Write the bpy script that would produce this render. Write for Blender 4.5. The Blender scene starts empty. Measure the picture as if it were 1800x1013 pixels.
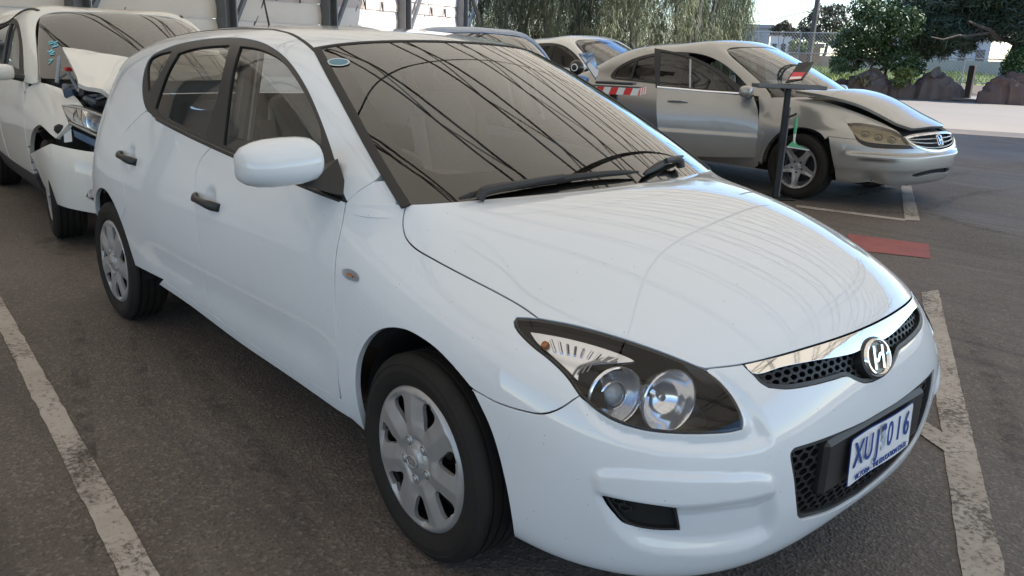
import bpy, bmesh, math, random
import numpy as np
from mathutils import Vector, Matrix
from mathutils.geometry import delaunay_2d_cdt

random.seed(7); RNG = np.random.default_rng(7)
SC = bpy.context.scene
COL = SC.collection
R = math.radians

# ------------------------------------------------------------------ camera
CAM = np.array([1.6737, -2.0534, 1.4183]); YAW, PITCH, ROLL, FPX = R(137.54), R(-16.52), R(2.0), 1429.6
IW, IH = 1800., 1013.
def _axes():
    f = np.array([math.cos(PITCH)*math.cos(YAW), math.cos(PITCH)*math.sin(YAW), math.sin(PITCH)])
    r = np.cross(f, [0, 0, 1.]); r /= np.linalg.norm(r); u = np.cross(r, f)
    c, s = math.cos(ROLL), math.sin(ROLL)
    return c*r+s*u, -s*r+c*u, f
AR, AU, AF = _axes()
def proj(P):
    d = np.atleast_2d(P)-CAM; z = d@AF
    return np.stack([IW/2+FPX*(d@AR)/z, IH/2-FPX*(d@AU)/z], 1)
def ray(px, py):
    d = AF+(px-IW/2)/FPX*AR-(py-IH/2)/FPX*AU
    return d/np.linalg.norm(d)
def at_z(px, py, z=0.):
    d = ray(px, py); return CAM+d*((z-CAM[2])/d[2])
def at_plane(px, py, p0, n):
    d = ray(px, py); n = np.array(n, float); return CAM+d*(((np.array(p0)-CAM)@n)/(d@n))
cd = bpy.data.cameras.new('camera'); cam = bpy.data.objects.new('camera', cd); COL.objects.link(cam)
M = Matrix.Identity(4)
for i in range(3):
    M[i][0], M[i][1], M[i][2], M[i][3] = AR[i], AU[i], -AF[i], CAM[i]
cam.matrix_world = M
cd.sensor_width = 36; cd.lens = FPX/IW*36; cd.clip_start = .05; cd.clip_end = 1500
SC.camera = cam

# ------------------------------------------------------------------ light
SUN_AZ, SUN_EL = R(48), R(47)
world = bpy.data.worlds.new('World'); SC.world = world; world.use_nodes = True
wn = world.node_tree.nodes; wl = world.node_tree.links
sky = wn.new('ShaderNodeTexSky'); sky.sky_type = 'NISHITA'; sky.sun_disc = False
sky.sun_elevation = SUN_EL; sky.sun_rotation = math.pi/2-SUN_AZ; sky.air_density = 1.0; sky.dust_density = .1; sky.ozone_density = 4.0
bg = wn['Background']; bg.inputs['Strength'].default_value = .12
wl.new(sky.outputs[0], bg.inputs[0])
sd = bpy.data.lights.new('sun', 'SUN'); sd.energy = 4.0; sd.angle = R(.53); sd.color = (1, .95, .87)
sun = bpy.data.objects.new('sun', sd); COL.objects.link(sun)
sun.rotation_euler = Vector((-math.cos(SUN_EL)*math.cos(SUN_AZ), -math.cos(SUN_EL)*math.sin(SUN_AZ), -math.sin(SUN_EL))).to_track_quat('-Z', 'Y').to_euler()
SC.view_settings.view_transform = 'Standard'; SC.view_settings.look = 'None'
SC.view_settings.exposure = 1.45; SC.view_settings.gamma = 1.0
SC.render.engine = 'CYCLES'
cy = SC.cycles
cy.max_bounces = 9; cy.diffuse_bounces = 4; cy.glossy_bounces = 5; cy.transmission_bounces = 6; cy.transparent_max_bounces = 24
cy.use_denoising = True; cy.caustics_reflective = False; cy.caustics_refractive = False; cy.sample_clamp_indirect = 6
try: cy.denoiser = 'OPENIMAGEDENOISE'
except Exception: pass

# ------------------------------------------------------------------ materials
MATS = {}
def _n(nt, t, **kw):
    n = nt.nodes.new(t)
    for k, v in kw.items():
        if k.startswith('i_'):
            n.inputs[k[2:].replace('_', ' ')].default_value = v
        else: setattr(n, k, v)
    return n
def mat(name, color=(.5, .5, .5), rough=.5, metal=0., coat=0., spec=None, alpha=None, emit=None, noise=None, bump=None, rvar=None):
    """principled material; noise=(scale, amount, colour2), bump=(scale, strength), rvar=(scale, lo, hi)"""
    if name in MATS: return MATS[name]
    m = bpy.data.materials.new(name); m.use_nodes = True; nt = m.node_tree
    b = nt.nodes['Principled BSDF']
    b.inputs['Base Color'].default_value = (*color, 1); b.inputs['Roughness'].default_value = rough
    b.inputs['Metallic'].default_value = metal; b.inputs['Coat Weight'].default_value = coat; b.inputs['Coat Roughness'].default_value = .02
    if spec is not None: b.inputs['Specular IOR Level'].default_value = spec
    tc = nt.nodes.new('ShaderNodeTexCoord')
    if noise:
        nz = _n(nt, 'ShaderNodeTexNoise'); nz.inputs['Scale'].default_value = noise[0]; nz.inputs['Detail'].default_value = 6
        nt.links.new(tc.outputs['Object'], nz.inputs['Vector'])
        rp = nt.nodes.new('ShaderNodeMapRange'); rp.inputs[1].default_value = .5-.5*noise[1]; rp.inputs[2].default_value = .5+.5*noise[1]
        nt.links.new(nz.outputs['Fac'], rp.inputs[0])
        mx = _n(nt, 'ShaderNodeMix', data_type='RGBA'); mx.inputs[6].default_value = (*color, 1); mx.inputs[7].default_value = (*noise[2], 1)
        nt.links.new(rp.outputs[0], mx.inputs[0]); nt.links.new(mx.outputs[2], b.inputs['Base Color'])
    if rvar:
        nz = _n(nt, 'ShaderNodeTexNoise'); nz.inputs['Scale'].default_value = rvar[0]; nz.inputs['Detail'].default_value = 5
        nt.links.new(tc.outputs['Object'], nz.inputs['Vector'])
        rp = nt.nodes.new('ShaderNodeMapRange'); rp.inputs[1].default_value = .3; rp.inputs[2].default_value = .7; rp.inputs[3].default_value = rvar[1]; rp.inputs[4].default_value = rvar[2]
        nt.links.new(nz.outputs['Fac'], rp.inputs[0]); nt.links.new(rp.outputs[0], b.inputs['Roughness'])
    if bump:
        nz = _n(nt, 'ShaderNodeTexNoise'); nz.inputs['Scale'].default_value = bump[0]; nz.inputs['Detail'].default_value = 4
        nt.links.new(tc.outputs['Object'], nz.inputs['Vector'])
        bp = nt.nodes.new('ShaderNodeBump'); bp.inputs['Strength'].default_value = bump[1]; bp.inputs['Distance'].default_value = .01
        nt.links.new(nz.outputs['Fac'], bp.inputs['Height']); nt.links.new(bp.outputs[0], b.inputs['Normal'])
    if emit: b.inputs['Emission Color'].default_value = (*emit, 1); b.inputs['Emission Strength'].default_value = 1
    MATS[name] = m
    return m
def glass(name, tint=(.8, .85, .82), ior=1.5, rough=0., k=1.7):
    """thin pane: tinted see-through plus a Fresnel mirror on the surface"""
    if name in MATS: return MATS[name]
    m = bpy.data.materials.new(name); m.use_nodes = True; nt = m.node_tree; nt.nodes.clear()
    o = nt.nodes.new('ShaderNodeOutputMaterial'); t = _n(nt, 'ShaderNodeBsdfTransparent'); t.inputs[0].default_value = (*tint, 1)
    g = _n(nt, 'ShaderNodeBsdfGlossy'); g.inputs['Roughness'].default_value = rough
    fr = nt.nodes.new('ShaderNodeFresnel'); fr.inputs[0].default_value = ior
    mul = _n(nt, 'ShaderNodeMath', operation='MULTIPLY'); mul.inputs[1].default_value = k; mul.use_clamp = True
    mx = nt.nodes.new('ShaderNodeMixShader')
    nt.links.new(fr.outputs[0], mul.inputs[0]); nt.links.new(mul.outputs[0], mx.inputs[0])
    nt.links.new(t.outputs[0], mx.inputs[1]); nt.links.new(g.outputs[0], mx.inputs[2]); nt.links.new(mx.outputs[0], o.inputs[0])
    MATS[name] = m
    return m

# ------------------------------------------------------------------ objects
def link(o, parent=None):
    COL.objects.link(o)
    if parent is not None: o.parent = parent
    return o
def tag(o, label=None, cat=None, group=None, kind=None):
    if label: o['label'] = label
    if cat: o['category'] = cat
    if group: o['group'] = group
    if kind: o['kind'] = kind
    return o
def thing(name, label, cat, loc=(0, 0, 0), rz=0., group=None):
    o = bpy.data.objects.new(name, None); o.location = loc; o.rotation_euler = (0, 0, rz); o.empty_display_size = .1
    return tag(link(o), label, cat, group)
def mesh_obj(name, V, F, m=None, parent=None, smooth=False, normals=None, angle=None):
    me = bpy.data.meshes.new(name); me.from_pydata([tuple(map(float, v)) for v in V], [], [tuple(map(int, f)) for f in F]); me.update()
    if m is not None: me.materials.append(m)
    if normals is not None:
        me.polygons.foreach_set('use_smooth', [True]*len(me.polygons))
        me.normals_split_custom_set([tuple(map(float, n)) for n in normals])
    elif smooth:
        me.polygons.foreach_set('use_smooth', [True]*len(me.polygons))
        if angle is not None:
            try: me.set_sharp_from_angle(angle=angle)
            except Exception: pass
    return link(bpy.data.objects.new(name, me), parent)
class MB:
    """collects boxes, tubes, lathes into ONE mesh"""
    def __init__(s): s.V = []; s.F = []
    def add(s, V, F):
        k = len(s.V); s.V += [tuple(v) for v in V]; s.F += [tuple(i+k for i in f) for f in F]; return s
    def box(s, c, d, rot=None, bev=0.):
        hx, hy, hz = [q/2 for q in d]; c = np.array(c, float)
        if bev > 0:
            b = min(bev, hx*.9, hy*.9, hz*.9); V = []; F = []
            idx = {}
            for sx in (-1, 1):
                for sy in (-1, 1):
                    for sz in (-1, 1):
                        for ax in range(3):
                            v = [sx*(hx-(0 if ax == 0 else b)), sy*(hy-(0 if ax == 1 else b)), sz*(hz-(0 if ax == 2 else b))]
                            idx[(sx, sy, sz, ax)] = len(V); V.append(v)
            for ax in range(3):
                o = [a for a in range(3) if a != ax]
                for sg in (-1, 1):
                    q = []
                    for (a, b2) in ((-1, -1), (1, -1), (1, 1), (-1, 1)):
                        k = [0, 0, 0]; k[ax] = sg; k[o[0]] = a; k[o[1]] = b2; q.append(idx[(*k, ax)])
                    F.append(q)
            for ax in range(3):
                o = [a for a in range(3) if a != ax]
                for a in (-1, 1):
                    for b2 in (-1, 1):
                        k0 = [0, 0, 0]; k1 = [0, 0, 0]; k0[ax] = -1; k1[ax] = 1
                        for k in (k0, k1): k[o[0]] = a; k[o[1]] = b2
                        F.append([idx[(*k0, o[0])], idx[(*k1, o[0])], idx[(*k1, o[1])], idx[(*k0, o[1])]])
            for sx in (-1, 1):
                for sy in (-1, 1):
                    for sz in (-1, 1): F.append([idx[(sx, sy, sz, a)] for a in range(3)])
            V = np.array(V)
        else:
            V = np.array([[x, y, z] for x in (-hx, hx) for y in (-hy, hy) for z in (-hz, hz)])
            F = [(0, 1, 3, 2), (4, 6, 7, 5), (0, 4, 5, 1), (2, 3, 7, 6), (0, 2, 6, 4), (1, 5, 7, 3)]
        if rot is not None: V = V@np.array(rot).T
        return s.add(V+c, F)
    def beam(s, a, b, w, h=None, up=(0, 0, 1), bev=0.):
        a = np.array(a, float); b = np.array(b, float); d = b-a; L = np.linalg.norm(d); d /= L
        up = np.array(up, float)
        if abs(d@up) > .98: up = np.array([1., 0, 0])
        sd = np.cross(up, d); sd /= np.linalg.norm(sd); u2 = np.cross(d, sd)
        return s.box((a+b)/2, (L, w, h or w), np.stack([d, sd, u2], 1), bev)
    def tube(s, pts, r, n=8, cap=True):
        pts = np.array(pts, float); N = len(pts); rr = np.broadcast_to(r, (N,)); V = []
        t = np.gradient(pts, axis=0); t /= np.linalg.norm(t, axis=1)[:, None]+1e-12
        a = np.array([0, 0, 1.]) if abs(t[0][2]) < .9 else np.array([1., 0, 0])
        for i in range(N):
            b = a-(a@t[i])*t[i]; b /= np.linalg.norm(b); c = np.cross(t[i], b); a = b
            for k in range(n):
                th = 2*math.pi*k/n; V.append(pts[i]+rr[i]*(math.cos(th)*b+math.sin(th)*c))
        F = [(i*n+k, i*n+(k+1) % n, (i+1)*n+(k+1) % n, (i+1)*n+k) for i in range(N-1) for k in range(n)]
        if cap: F += [tuple(range(n))[::-1], tuple((N-1)*n+k for k in range(n))]
        return s.add(V, F)
    def lathe(s, prof, n=32, c=(0, 0, 0), axis=(0, 0, 1), cap=False):
        """prof: (radius, height along axis)"""
        ax = np.array(axis, float); ax /= np.linalg.norm(ax)
        a = np.array([1., 0, 0]) if abs(ax[0]) < .9 else np.array([0, 0, 1.]); e1 = np.cross(ax, a); e1 /= np.linalg.norm(e1); e2 = np.cross(ax, e1)
        c = np.array(c, float); V = []
        for (r, h) in prof:
            for k in range(n):
                th = 2*math.pi*k/n; V.append(c+ax*h+r*(math.cos(th)*e1+math.sin(th)*e2))
        m = len(prof)
        F = [(i*n+k, i*n+(k+1) % n, (i+1)*n+(k+1) % n, (i+1)*n+k) for i in range(m-1) for k in range(n)]
        if cap: F += [tuple(range(n))[::-1], tuple((m-1)*n+k for k in range(n))]
        return s.add(V, F)
    def xf(s, Mx=None, t=(0, 0, 0)):
        V = np.array(s.V)
        if Mx is not None: V = V@np.array(Mx).T
        s.V = [tuple(v) for v in V+np.array(t)]; return s
    def build(s, name, m, parent=None, smooth=False, angle=R(35), fix=True):
        o = mesh_obj(name, s.V, s.F, m, parent)
        if fix:
            bm = bmesh.new(); bm.from_mesh(o.data); bmesh.ops.recalc_face_normals(bm, faces=bm.faces); bm.to_mesh(o.data); bm.free()
        if smooth:
            o.data.polygons.foreach_set('use_smooth', [True]*len(o.data.polygons))
            o.data.set_sharp_from_angle(angle=angle)
        return o

# ------------------------------------------------------------------ curves & polygons
def spline(pts, n=8, closed=False):
    """centripetal-ish Catmull-Rom; a point given as (x, y, 1) is a corner"""
    P = np.array([p[:2] for p in pts], float); C = [len(p) > 2 and p[2] == 1 for p in pts]
    N = len(P); out = []
    for i in range(N if closed else N-1):
        p1, p2 = P[i], P[(i+1) % N]; j = (i+1) % N
        p0 = P[i-1] if (closed or i > 0) and not C[i] else 2*p1-p2
        p3 = P[(i+2) % N] if (closed or i+2 < N) and not C[j] else 2*p2-p1
        d = [max(np.linalg.norm(b-a), 1e-9)**.5 for a, b in ((p0, p1), (p1, p2), (p2, p3))]
        m1 = (p1-p0)/d[0]-(p2-p0)/(d[0]+d[1])+(p2-p1)/d[1]; m2 = (p2-p1)/d[1]-(p3-p1)/(d[1]+d[2])+(p3-p2)/d[2]
        m1 *= d[1]; m2 *= d[1]
        for k in range(n):
            t = k/n; out.append((2*t**3-3*t**2+1)*p1+(t**3-2*t**2+t)*m1+(-2*t**3+3*t**2)*p2+(t**3-t**2)*m2)
    if not closed: out.append(P[-1])
    return np.array(out)
def resample(P, step, closed=True, keep=R(35)):
    P = np.array(P, float)
    Q = np.vstack([P, P[:1]]) if closed else P
    n = len(P); corner = [0]
    for i in range(1, len(Q)-1):
        a = Q[i]-Q[i-1]; b = Q[i+1]-Q[i]
        c = (a@b)/(np.linalg.norm(a)*np.linalg.norm(b)+1e-12)
        if c < math.cos(keep): corner.append(i)
    corner.append(len(Q)-1); out = []
    for a, b in zip(corner[:-1], corner[1:]):
        seg = Q[a:b+1]; d = np.r_[0, np.cumsum(np.linalg.norm(np.diff(seg, axis=0), axis=1))]
        k = max(1, int(round(d[-1]/step))); s = np.linspace(0, d[-1], k+1)[:-1]
        out.append(np.stack([np.interp(s, d, seg[:, j]) for j in range(P.shape[1])], 1))
    out = np.vstack(out)
    return out if closed else np.vstack([out, Q[-1:]])
def inside(pt, poly):
    pt = np.atleast_2d(pt); x, y = pt[:, 0], pt[:, 1]; r = np.zeros(len(pt), bool); n = len(poly)
    a = poly; b = np.roll(poly, -1, 0)
    for (x1, y1), (x2, y2) in zip(a, b):
        if y1 == y2: continue
        c = ((y1 > y) != (y2 > y)) & (x < (x2-x1)*(y-y1)/(y2-y1)+x1); r ^= c
    return r
def pdist(pt, poly, closed=True):
    pt = np.atleast_2d(pt); best = np.full(len(pt), 1e9)
    a = poly if closed else poly[:-1]; b = np.roll(poly, -1, 0) if closed else poly[1:]
    for p, q in zip(a, b):
        d = q-p; t = np.clip(((pt-p)@d)/(d@d+1e-15), 0, 1); e = pt-p-t[:, None]*d
        best = np.minimum(best, np.sqrt((e*e).sum(1)))
    return best
def sdist(pt, poly): return np.where(inside(pt, poly), 1., -1.)*pdist(pt, poly)     # positive inside
def sstep(a, b, x):
    t = np.clip((x-a)/(b-a), 0, 1); return t*t*(3-2*t)
def tri2d(outer, holes, h, keep_h=None):
    """constrained triangulation of a polygon with holes, interior points every h"""
    lo, hi = outer.min(0), outer.max(0)
    gx = np.arange(lo[0]+h*.5, hi[0], h); gy = np.arange(lo[1]+h*.5, hi[1], h*.87)
    G = np.array([(x+(h*.5 if j % 2 else 0), y) for j, y in enumerate(gy) for x in gx]) if len(gx) and len(gy) else np.zeros((0, 2))
    if len(G):
        ok = inside(G, outer) & (pdist(G, outer) > .45*h)
        for q in holes: ok &= ~inside(G, q) & (pdist(G, q) > .45*h)
        G = G[ok]
    vs = []; es = []
    for q in [outer, *holes]:
        k = len(vs); n = len(q); vs += [Vector(p) for p in q]; es += [(k+i, k+(i+1) % n) for i in range(n)]
    nb = len(vs); vs += [Vector(p) for p in G]
    V, E, F, _, _, _ = delaunay_2d_cdt(vs, es, [], 0, 1e-7)
    V = np.array([tuple(v) for v in V]); F = np.array([f for f in F if len(f) == 3])
    c = V[F].mean(1); ok = inside(c, outer)
    for q in holes: ok &= ~inside(c, q)
    F = F[ok]
    # ccw
    a, b, c = V[F[:, 0]], V[F[:, 1]], V[F[:, 2]]; cr = (b-a)[:, 0]*(c-a)[:, 1]-(b-a)[:, 1]*(c-a)[:, 0]
    F[cr < 0] = F[cr < 0][:, ::-1]
    return V, F[np.abs(cr) > 1e-12]

# ------------------------------------------------------------------ smooth body surfaces
def _knots(n): return np.r_[[0]*3, np.linspace(0, 1, n-2), [1]*3]
def _basis(n, t):
    K = _knots(n); t = np.clip(np.asarray(t, float), 0, 1-1e-12); i = np.clip(np.searchsorted(K, t, 'right')-1, 3, n-1)
    N = [np.ones_like(t)]
    L = [None]; Rr = [None]
    for j in range(1, 4):
        L.append(t-K[i+1-j]); Rr.append(K[i+j]-t); sv = np.zeros_like(t); NN = []
        for r in range(j):
            tmp = N[r]/(Rr[r+1]+L[j-r]); NN.append(sv+Rr[r+1]*tmp); sv = L[j-r]*tmp
        NN.append(sv); N = NN
    return i-3, np.stack(N, -1)
def _bmat(n, t):
    i, w = _basis(n, t); B = np.zeros((len(i), n))
    for k in range(4): B[np.arange(len(i)), i+k] += w[:, k]
    return B
class Patch:
    def __init__(s, P, lam=2e-4, extra=2, flip=False):
        P = np.array(P, float); m, n, _ = P.shape
        cu = np.r_[0, np.cumsum(np.linalg.norm(np.diff(P, axis=0), axis=2).mean(1))]; cv = np.r_[0, np.cumsum(np.linalg.norm(np.diff(P, axis=1), axis=2).mean(0))]
        s.Lu, s.Lv = cu[-1], cv[-1]; s.us, s.vs = cu/cu[-1], cv/cv[-1]
        s.nu, s.nv = m+extra, n+extra; s.flip = flip; s.disps = []
        A = np.kron(_bmat(s.nu, s.us), _bmat(s.nv, s.vs)); b = P.reshape(-1, 3)
        D = lambda k: np.diff(np.eye(k), 3, axis=0)*k**1.5/8; D2 = lambda k: np.diff(np.eye(k), 2, axis=0)*.3
        rows = [A]
        for d in (D, D2): rows += [math.sqrt(lam)*np.kron(d(s.nu), np.eye(s.nv)), math.sqrt(lam)*np.kron(np.eye(s.nu), d(s.nv))]
        AA = np.vstack(rows); bb = np.vstack([b, np.zeros((len(AA)-len(b), 3))])
        s.C = np.linalg.lstsq(AA, bb, rcond=None)[0].reshape(s.nu, s.nv, 3)
        s._g = None; s.Mx = None
    def _pj(s, uv):
        P = s.base(uv)
        return proj(P if s.Mx is None else P@s.Mx[:3, :3].T+s.Mx[:3, 3])
    def base(s, uv):
        uv = np.atleast_2d(uv); iu, wu = _basis(s.nu, uv[:, 0]); iv, wv = _basis(s.nv, uv[:, 1]); o = np.zeros((len(uv), 3))
        for a in range(4):
            for b in range(4): o += (wu[:, a]*wv[:, b])[:, None]*s.C[iu+a, iv+b]
        return o
    def _nr(s, fn, uv, e=2e-4):
        uv = np.atleast_2d(uv); a = np.clip(uv-[e, 0], 0, 1); b = np.clip(uv+[e, 0], 0, 1); c = np.clip(uv-[0, e], 0, 1); d = np.clip(uv+[0, e], 0, 1)
        n = np.cross(fn(b)-fn(a), fn(d)-fn(c)); n /= np.linalg.norm(n, axis=1)[:, None]+1e-15
        return -n if s.flip else n
    def bnorm(s, uv): return s._nr(s.base, uv)
    def pos(s, uv):
        P = s.base(uv)
        if s.disps:
            d = sum(f(np.atleast_2d(uv), P) for f in s.disps); P = P+d[:, None]*s.bnorm(uv)
        return P
    def norm(s, uv): return s._nr(s.pos, uv, 6e-4 if s.disps else 2e-4)
    def cast(s, pts, lo=(0, 0), hi=(1, 1)):
        """where the lines of sight through photo points meet this surface -> uv"""
        if s._g is None:
            g = np.stack(np.meshgrid(np.linspace(0, 1, 161), np.linspace(0, 1, 141), indexing='ij'), -1).reshape(-1, 2)
            P = s.base(g); N = s.bnorm(g); s._g0 = (P, N)
            if s.Mx is not None: P = P@s.Mx[:3, :3].T+s.Mx[:3, 3]; N = N@s.Mx[:3, :3].T
            s._g = (g, proj(P), ((CAM-P)*N).sum(1) > -.02*np.linalg.norm(CAM-P, axis=1), np.linalg.norm(P-CAM, axis=1))
        g, q, ok, dist = s._g; ok = ok & (g >= np.array(lo)-1e-9).all(1) & (g <= np.array(hi)+1e-9).all(1); out = []
        for p in np.array([x[:2] for x in pts], float):
            e = np.linalg.norm(q-p, axis=1)+1e6*(~ok); k = np.argmin(e+.0*dist); uv = g[k].copy()
            for _ in range(14):
                f = s._pj(uv)[0]-p
                if np.abs(f).max() < .02: break
                J = np.stack([(s._pj(uv+d)[0]-s._pj(uv-d)[0])/2e-4 for d in np.eye(2)*1e-4], 1)
                st = np.linalg.lstsq(J.T@J+1e-3*np.eye(2)*np.trace(J.T@J)*1e-3, -J.T@f, rcond=None)[0]
                uv = np.clip(uv+np.clip(st, -.04, .04), np.maximum(lo, 1e-4), np.minimum(hi, 1-1e-4))
            out.append(uv)
        return np.array(out)
    def trace(s, pts, n=6, closed=False, **k): return s.cast(spline(pts, n, closed), **k)
    def find(s, xyz, axes=(0, 2), hi=(1, 1)):
        """uv of the point of the surface with the given coordinates on two axes"""
        g = np.stack(np.meshgrid(np.linspace(0, hi[0], 81), np.linspace(0, hi[1], 81), indexing='ij'), -1).reshape(-1, 2); G = s.base(g)[:, axes]; out = []
        for p in np.atleast_2d(xyz):
            uv = g[np.argmin(((G-p)**2).sum(1))].copy()
            for _ in range(12):
                f = s.base(uv)[0, axes]-p
                J = np.stack([(s.base(uv+d)[0, axes]-s.base(uv-d)[0, axes])/2e-4 for d in np.eye(2)*1e-4], 1)
                uv = np.clip(uv-np.clip(np.linalg.lstsq(J, f, rcond=None)[0], -.05, .05), 1e-4, 1-1e-4)
            out.append(uv)
        return np.array(out)
    def shrink(s, uv, gap):
        """move a closed outline inwards over the surface by gap metres"""
        P = s.base(uv); N = s.bnorm(uv); t = np.roll(P, -1, 0)-np.roll(P, 1, 0); t /= np.linalg.norm(t, axis=1)[:, None]+1e-12
        a = .5*np.sum(uv[:, 0]*np.roll(uv[:, 1], -1)-np.roll(uv[:, 0], -1)*uv[:, 1])
        inn = np.cross(N, t)*(1 if (a > 0) != s.flip else -1)*gap
        e = 1e-4; Ju = (s.base(uv+[e, 0])-s.base(uv-[e, 0]))/(2*e); Jv = (s.base(uv+[0, e])-s.base(uv-[0, e]))/(2*e); out = uv.copy()
        for i in range(len(uv)):
            out[i] += np.linalg.lstsq(np.stack([Ju[i], Jv[i]], 1), inn[i], rcond=None)[0]
        return np.clip(out, 1e-4, 1-1e-4)
    def panel(s, name, outline, m, parent=None, holes=(), h=.03, gap=.002, flange=.012, off=0., mirror=False, both=False, edge=.004, thick=None):
        """cut one panel out of the surface: skin with the surface's own normals, edges turned in"""
        sc = np.array([s.Lu, s.Lv]); polys = []
        for k, q in enumerate([outline, *holes]):
            q = resample(np.array(q)*sc, min(h*.6, .02))/sc
            if gap: q = s.shrink(q, gap if k == 0 else -gap)
            polys.append(q)
        V2, F = tri2d(polys[0]*sc, [q*sc for q in polys[1:]], h)
        uv = np.clip(V2/sc, 0, 1); P = s.pos(uv); N = s.norm(uv); P = P+off*N
        if s.flip: F = F[:, ::-1]
        V = [P]; loops = N[F.ravel()]; Fs = [tuple(f) for f in F]; nl = [loops]; k = len(P)
        if flange:
            cnt = {}
            for f in F:
                for a, b in ((f[0], f[1]), (f[1], f[2]), (f[2], f[0])): cnt[(a, b)] = 1
            be = [(a, b) for (a, b) in cnt if (b, a) not in cnt]
            ids = sorted({i for e in be for i in e}); mp = {i: j for j, i in enumerate(ids)}
            inn = np.zeros((len(ids), 3)); Pi = P[ids]; Ni = N[ids]
            for a, b in be:
                d = P[b]-P[a]; o = np.cross(d, N[a]); o /= np.linalg.norm(o)+1e-12; inn[mp[a]] += o; inn[mp[b]] += o
            inn /= np.linalg.norm(inn, axis=1)[:, None]+1e-12       # outward in-surface direction
            r1 = Pi+inn*.0012-Ni*.0012; r2 = Pi+inn*.0012-Ni*flange
            n1 = Ni*.5+inn*.8; n1 /= np.linalg.norm(n1, axis=1)[:, None]
            V += [r1, r2]; q = len(ids); fl = []
            for a, b in be:
                i, j = mp[a], mp[b]
                Fs.append((a, k+i, k+j, b)); fl += [Ni[i], n1[i], n1[j], Ni[j]]
                Fs.append((k+i, k+q+i, k+q+j, k+j)); fl += [inn[i], inn[i], inn[j], inn[j]]
            nl.append(np.array(fl))
        V = np.vstack(V); nl = np.vstack(nl)
        if mirror or both:
            Vm = V*[1, -1, 1]; Fm = [f[::-1] for f in Fs]; st = 0; nm = []
            for f in Fs:
                nm.append(nl[st:st+len(f)][::-1]*[1, -1, 1]); st += len(f)
            nm = np.vstack(nm)
            if mirror: V, Fs, nl = Vm, Fm, nm
            else:
                n0 = len(V); V = np.vstack([V, Vm]); Fs = Fs+[tuple(i+n0 for i in f) for f in Fm]; nl = np.vstack([nl, nm])
        return mesh_obj(name, V, Fs, m, parent, normals=nl)
    def strip(s, name, uvline, w, h, m, parent=None, mirror=False, lift=0.):
        """a moulding of width w and height h laid along a line on the surface"""
        P = s.pos(uvline); N = s.norm(uvline); t = np.gradient(P, axis=0); t /= np.linalg.norm(t, axis=1)[:, None]+1e-12; b = np.cross(N, t)
        prof = [(-.5*w, -.004), (-.5*w, h*.5), (-.3*w, h), (.3*w, h), (.5*w, h*.5), (.5*w, -.004)]; k = len(prof); V = []
        for i in range(len(P)): V += [P[i]+b[i]*x+N[i]*(y+lift) for x, y in prof]
        F = [(i*k+j, i*k+j+1, (i+1)*k+j+1, (i+1)*k+j) for i in range(len(P)-1) for j in range(k-1)]
        F += [tuple(range(k)), tuple((len(P)-1)*k+j for j in range(k))]
        V = np.array(V)
        if mirror: V = V*[1, -1, 1]
        mb = MB().add(V, F)
        return mb.build(name, m, parent, smooth=True, angle=R(50))
def line(a, b, n=2): return np.linspace(np.array(a, float), np.array(b, float), n)
def joinl(*L): return np.vstack([np.atleast_2d(q) for q in L])
# ================================================================== shared car parts
TYRE = mat('tyre_rubber', (.012, .0115, .011), .75, spec=.25, noise=(9, .8, (.026, .022, .019)), bump=(260, .25))
SILVER = mat('silver_plastic', (.46, .46, .47), .38, .5, noise=(22, 1., (.34, .325, .31)))
STEEL = mat('dark_steel', (.03, .03, .03), .55, .3)
LENSC = glass('clear_lens', (.95, .95, .95), 1.45, k=1.15)
LAMPDARK = mat('lamp_housing', (.11, .107, .103), .35, .35, coat=.2)
REFLECT = mat('lamp_reflector', (.86, .88, .92), .12, .72)
AMBER = mat('amber_bulb', (.75, .22, .03), .2, coat=.5)
TRIM = mat('interior_trim', (.34, .32, .29), .8, noise=(30, .8, (.29, .275, .25)))
DASH = mat('dashboard', (.17, .155, .135), .75, bump=(300, .2))
SEAT = mat('seat_fabric', (.36, .35, .335), .95, bump=(400, .3), noise=(60, .8, (.30, .29, .28)))
SEATL = mat('seat_fabric_light', (.42, .40, .38), .95, bump=(400, .3))
BADGEB = mat('badge_black', (.01, .01, .012), .2)
def polar_disc(name, R0, hfun, holes, m, parent, h=.007, mx=None, rim=.012):
    """a moulded round cover: disc in the x-z plane, relief hfun(r, a) along -y, real openings"""
    a = np.linspace(0, 2*math.pi, 97)[:-1]; out = np.stack([R0*np.cos(a), R0*np.sin(a)], 1)
    V2, F = tri2d(out, [resample(q, h*.8) for q in holes], h)
    r = np.hypot(V2[:, 0], V2[:, 1]); t = np.arctan2(V2[:, 1], V2[:, 0])
    V = np.stack([V2[:, 0], -hfun(r, t), V2[:, 1]], 1); Fs = [tuple(f) for f in F]
    cnt = {(f[i], f[(i+1) % 3]) for f in Fs for i in range(3)}; be = [(p, q) for p, q in cnt if (q, p) not in cnt]
    ids = sorted({i for e in be for i in e}); mp = {i: len(V)+k for k, i in enumerate(ids)}
    W = V[ids]+[0, rim, 0]; Fs += [(p, mp[p], mp[q], q) for p, q in be]
    mb = MB().add(np.vstack([V, W]), Fs)
    o = mb.build(name, m, parent, smooth=True, angle=R(40), fix=False)
    me = o.data
    return o
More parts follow.
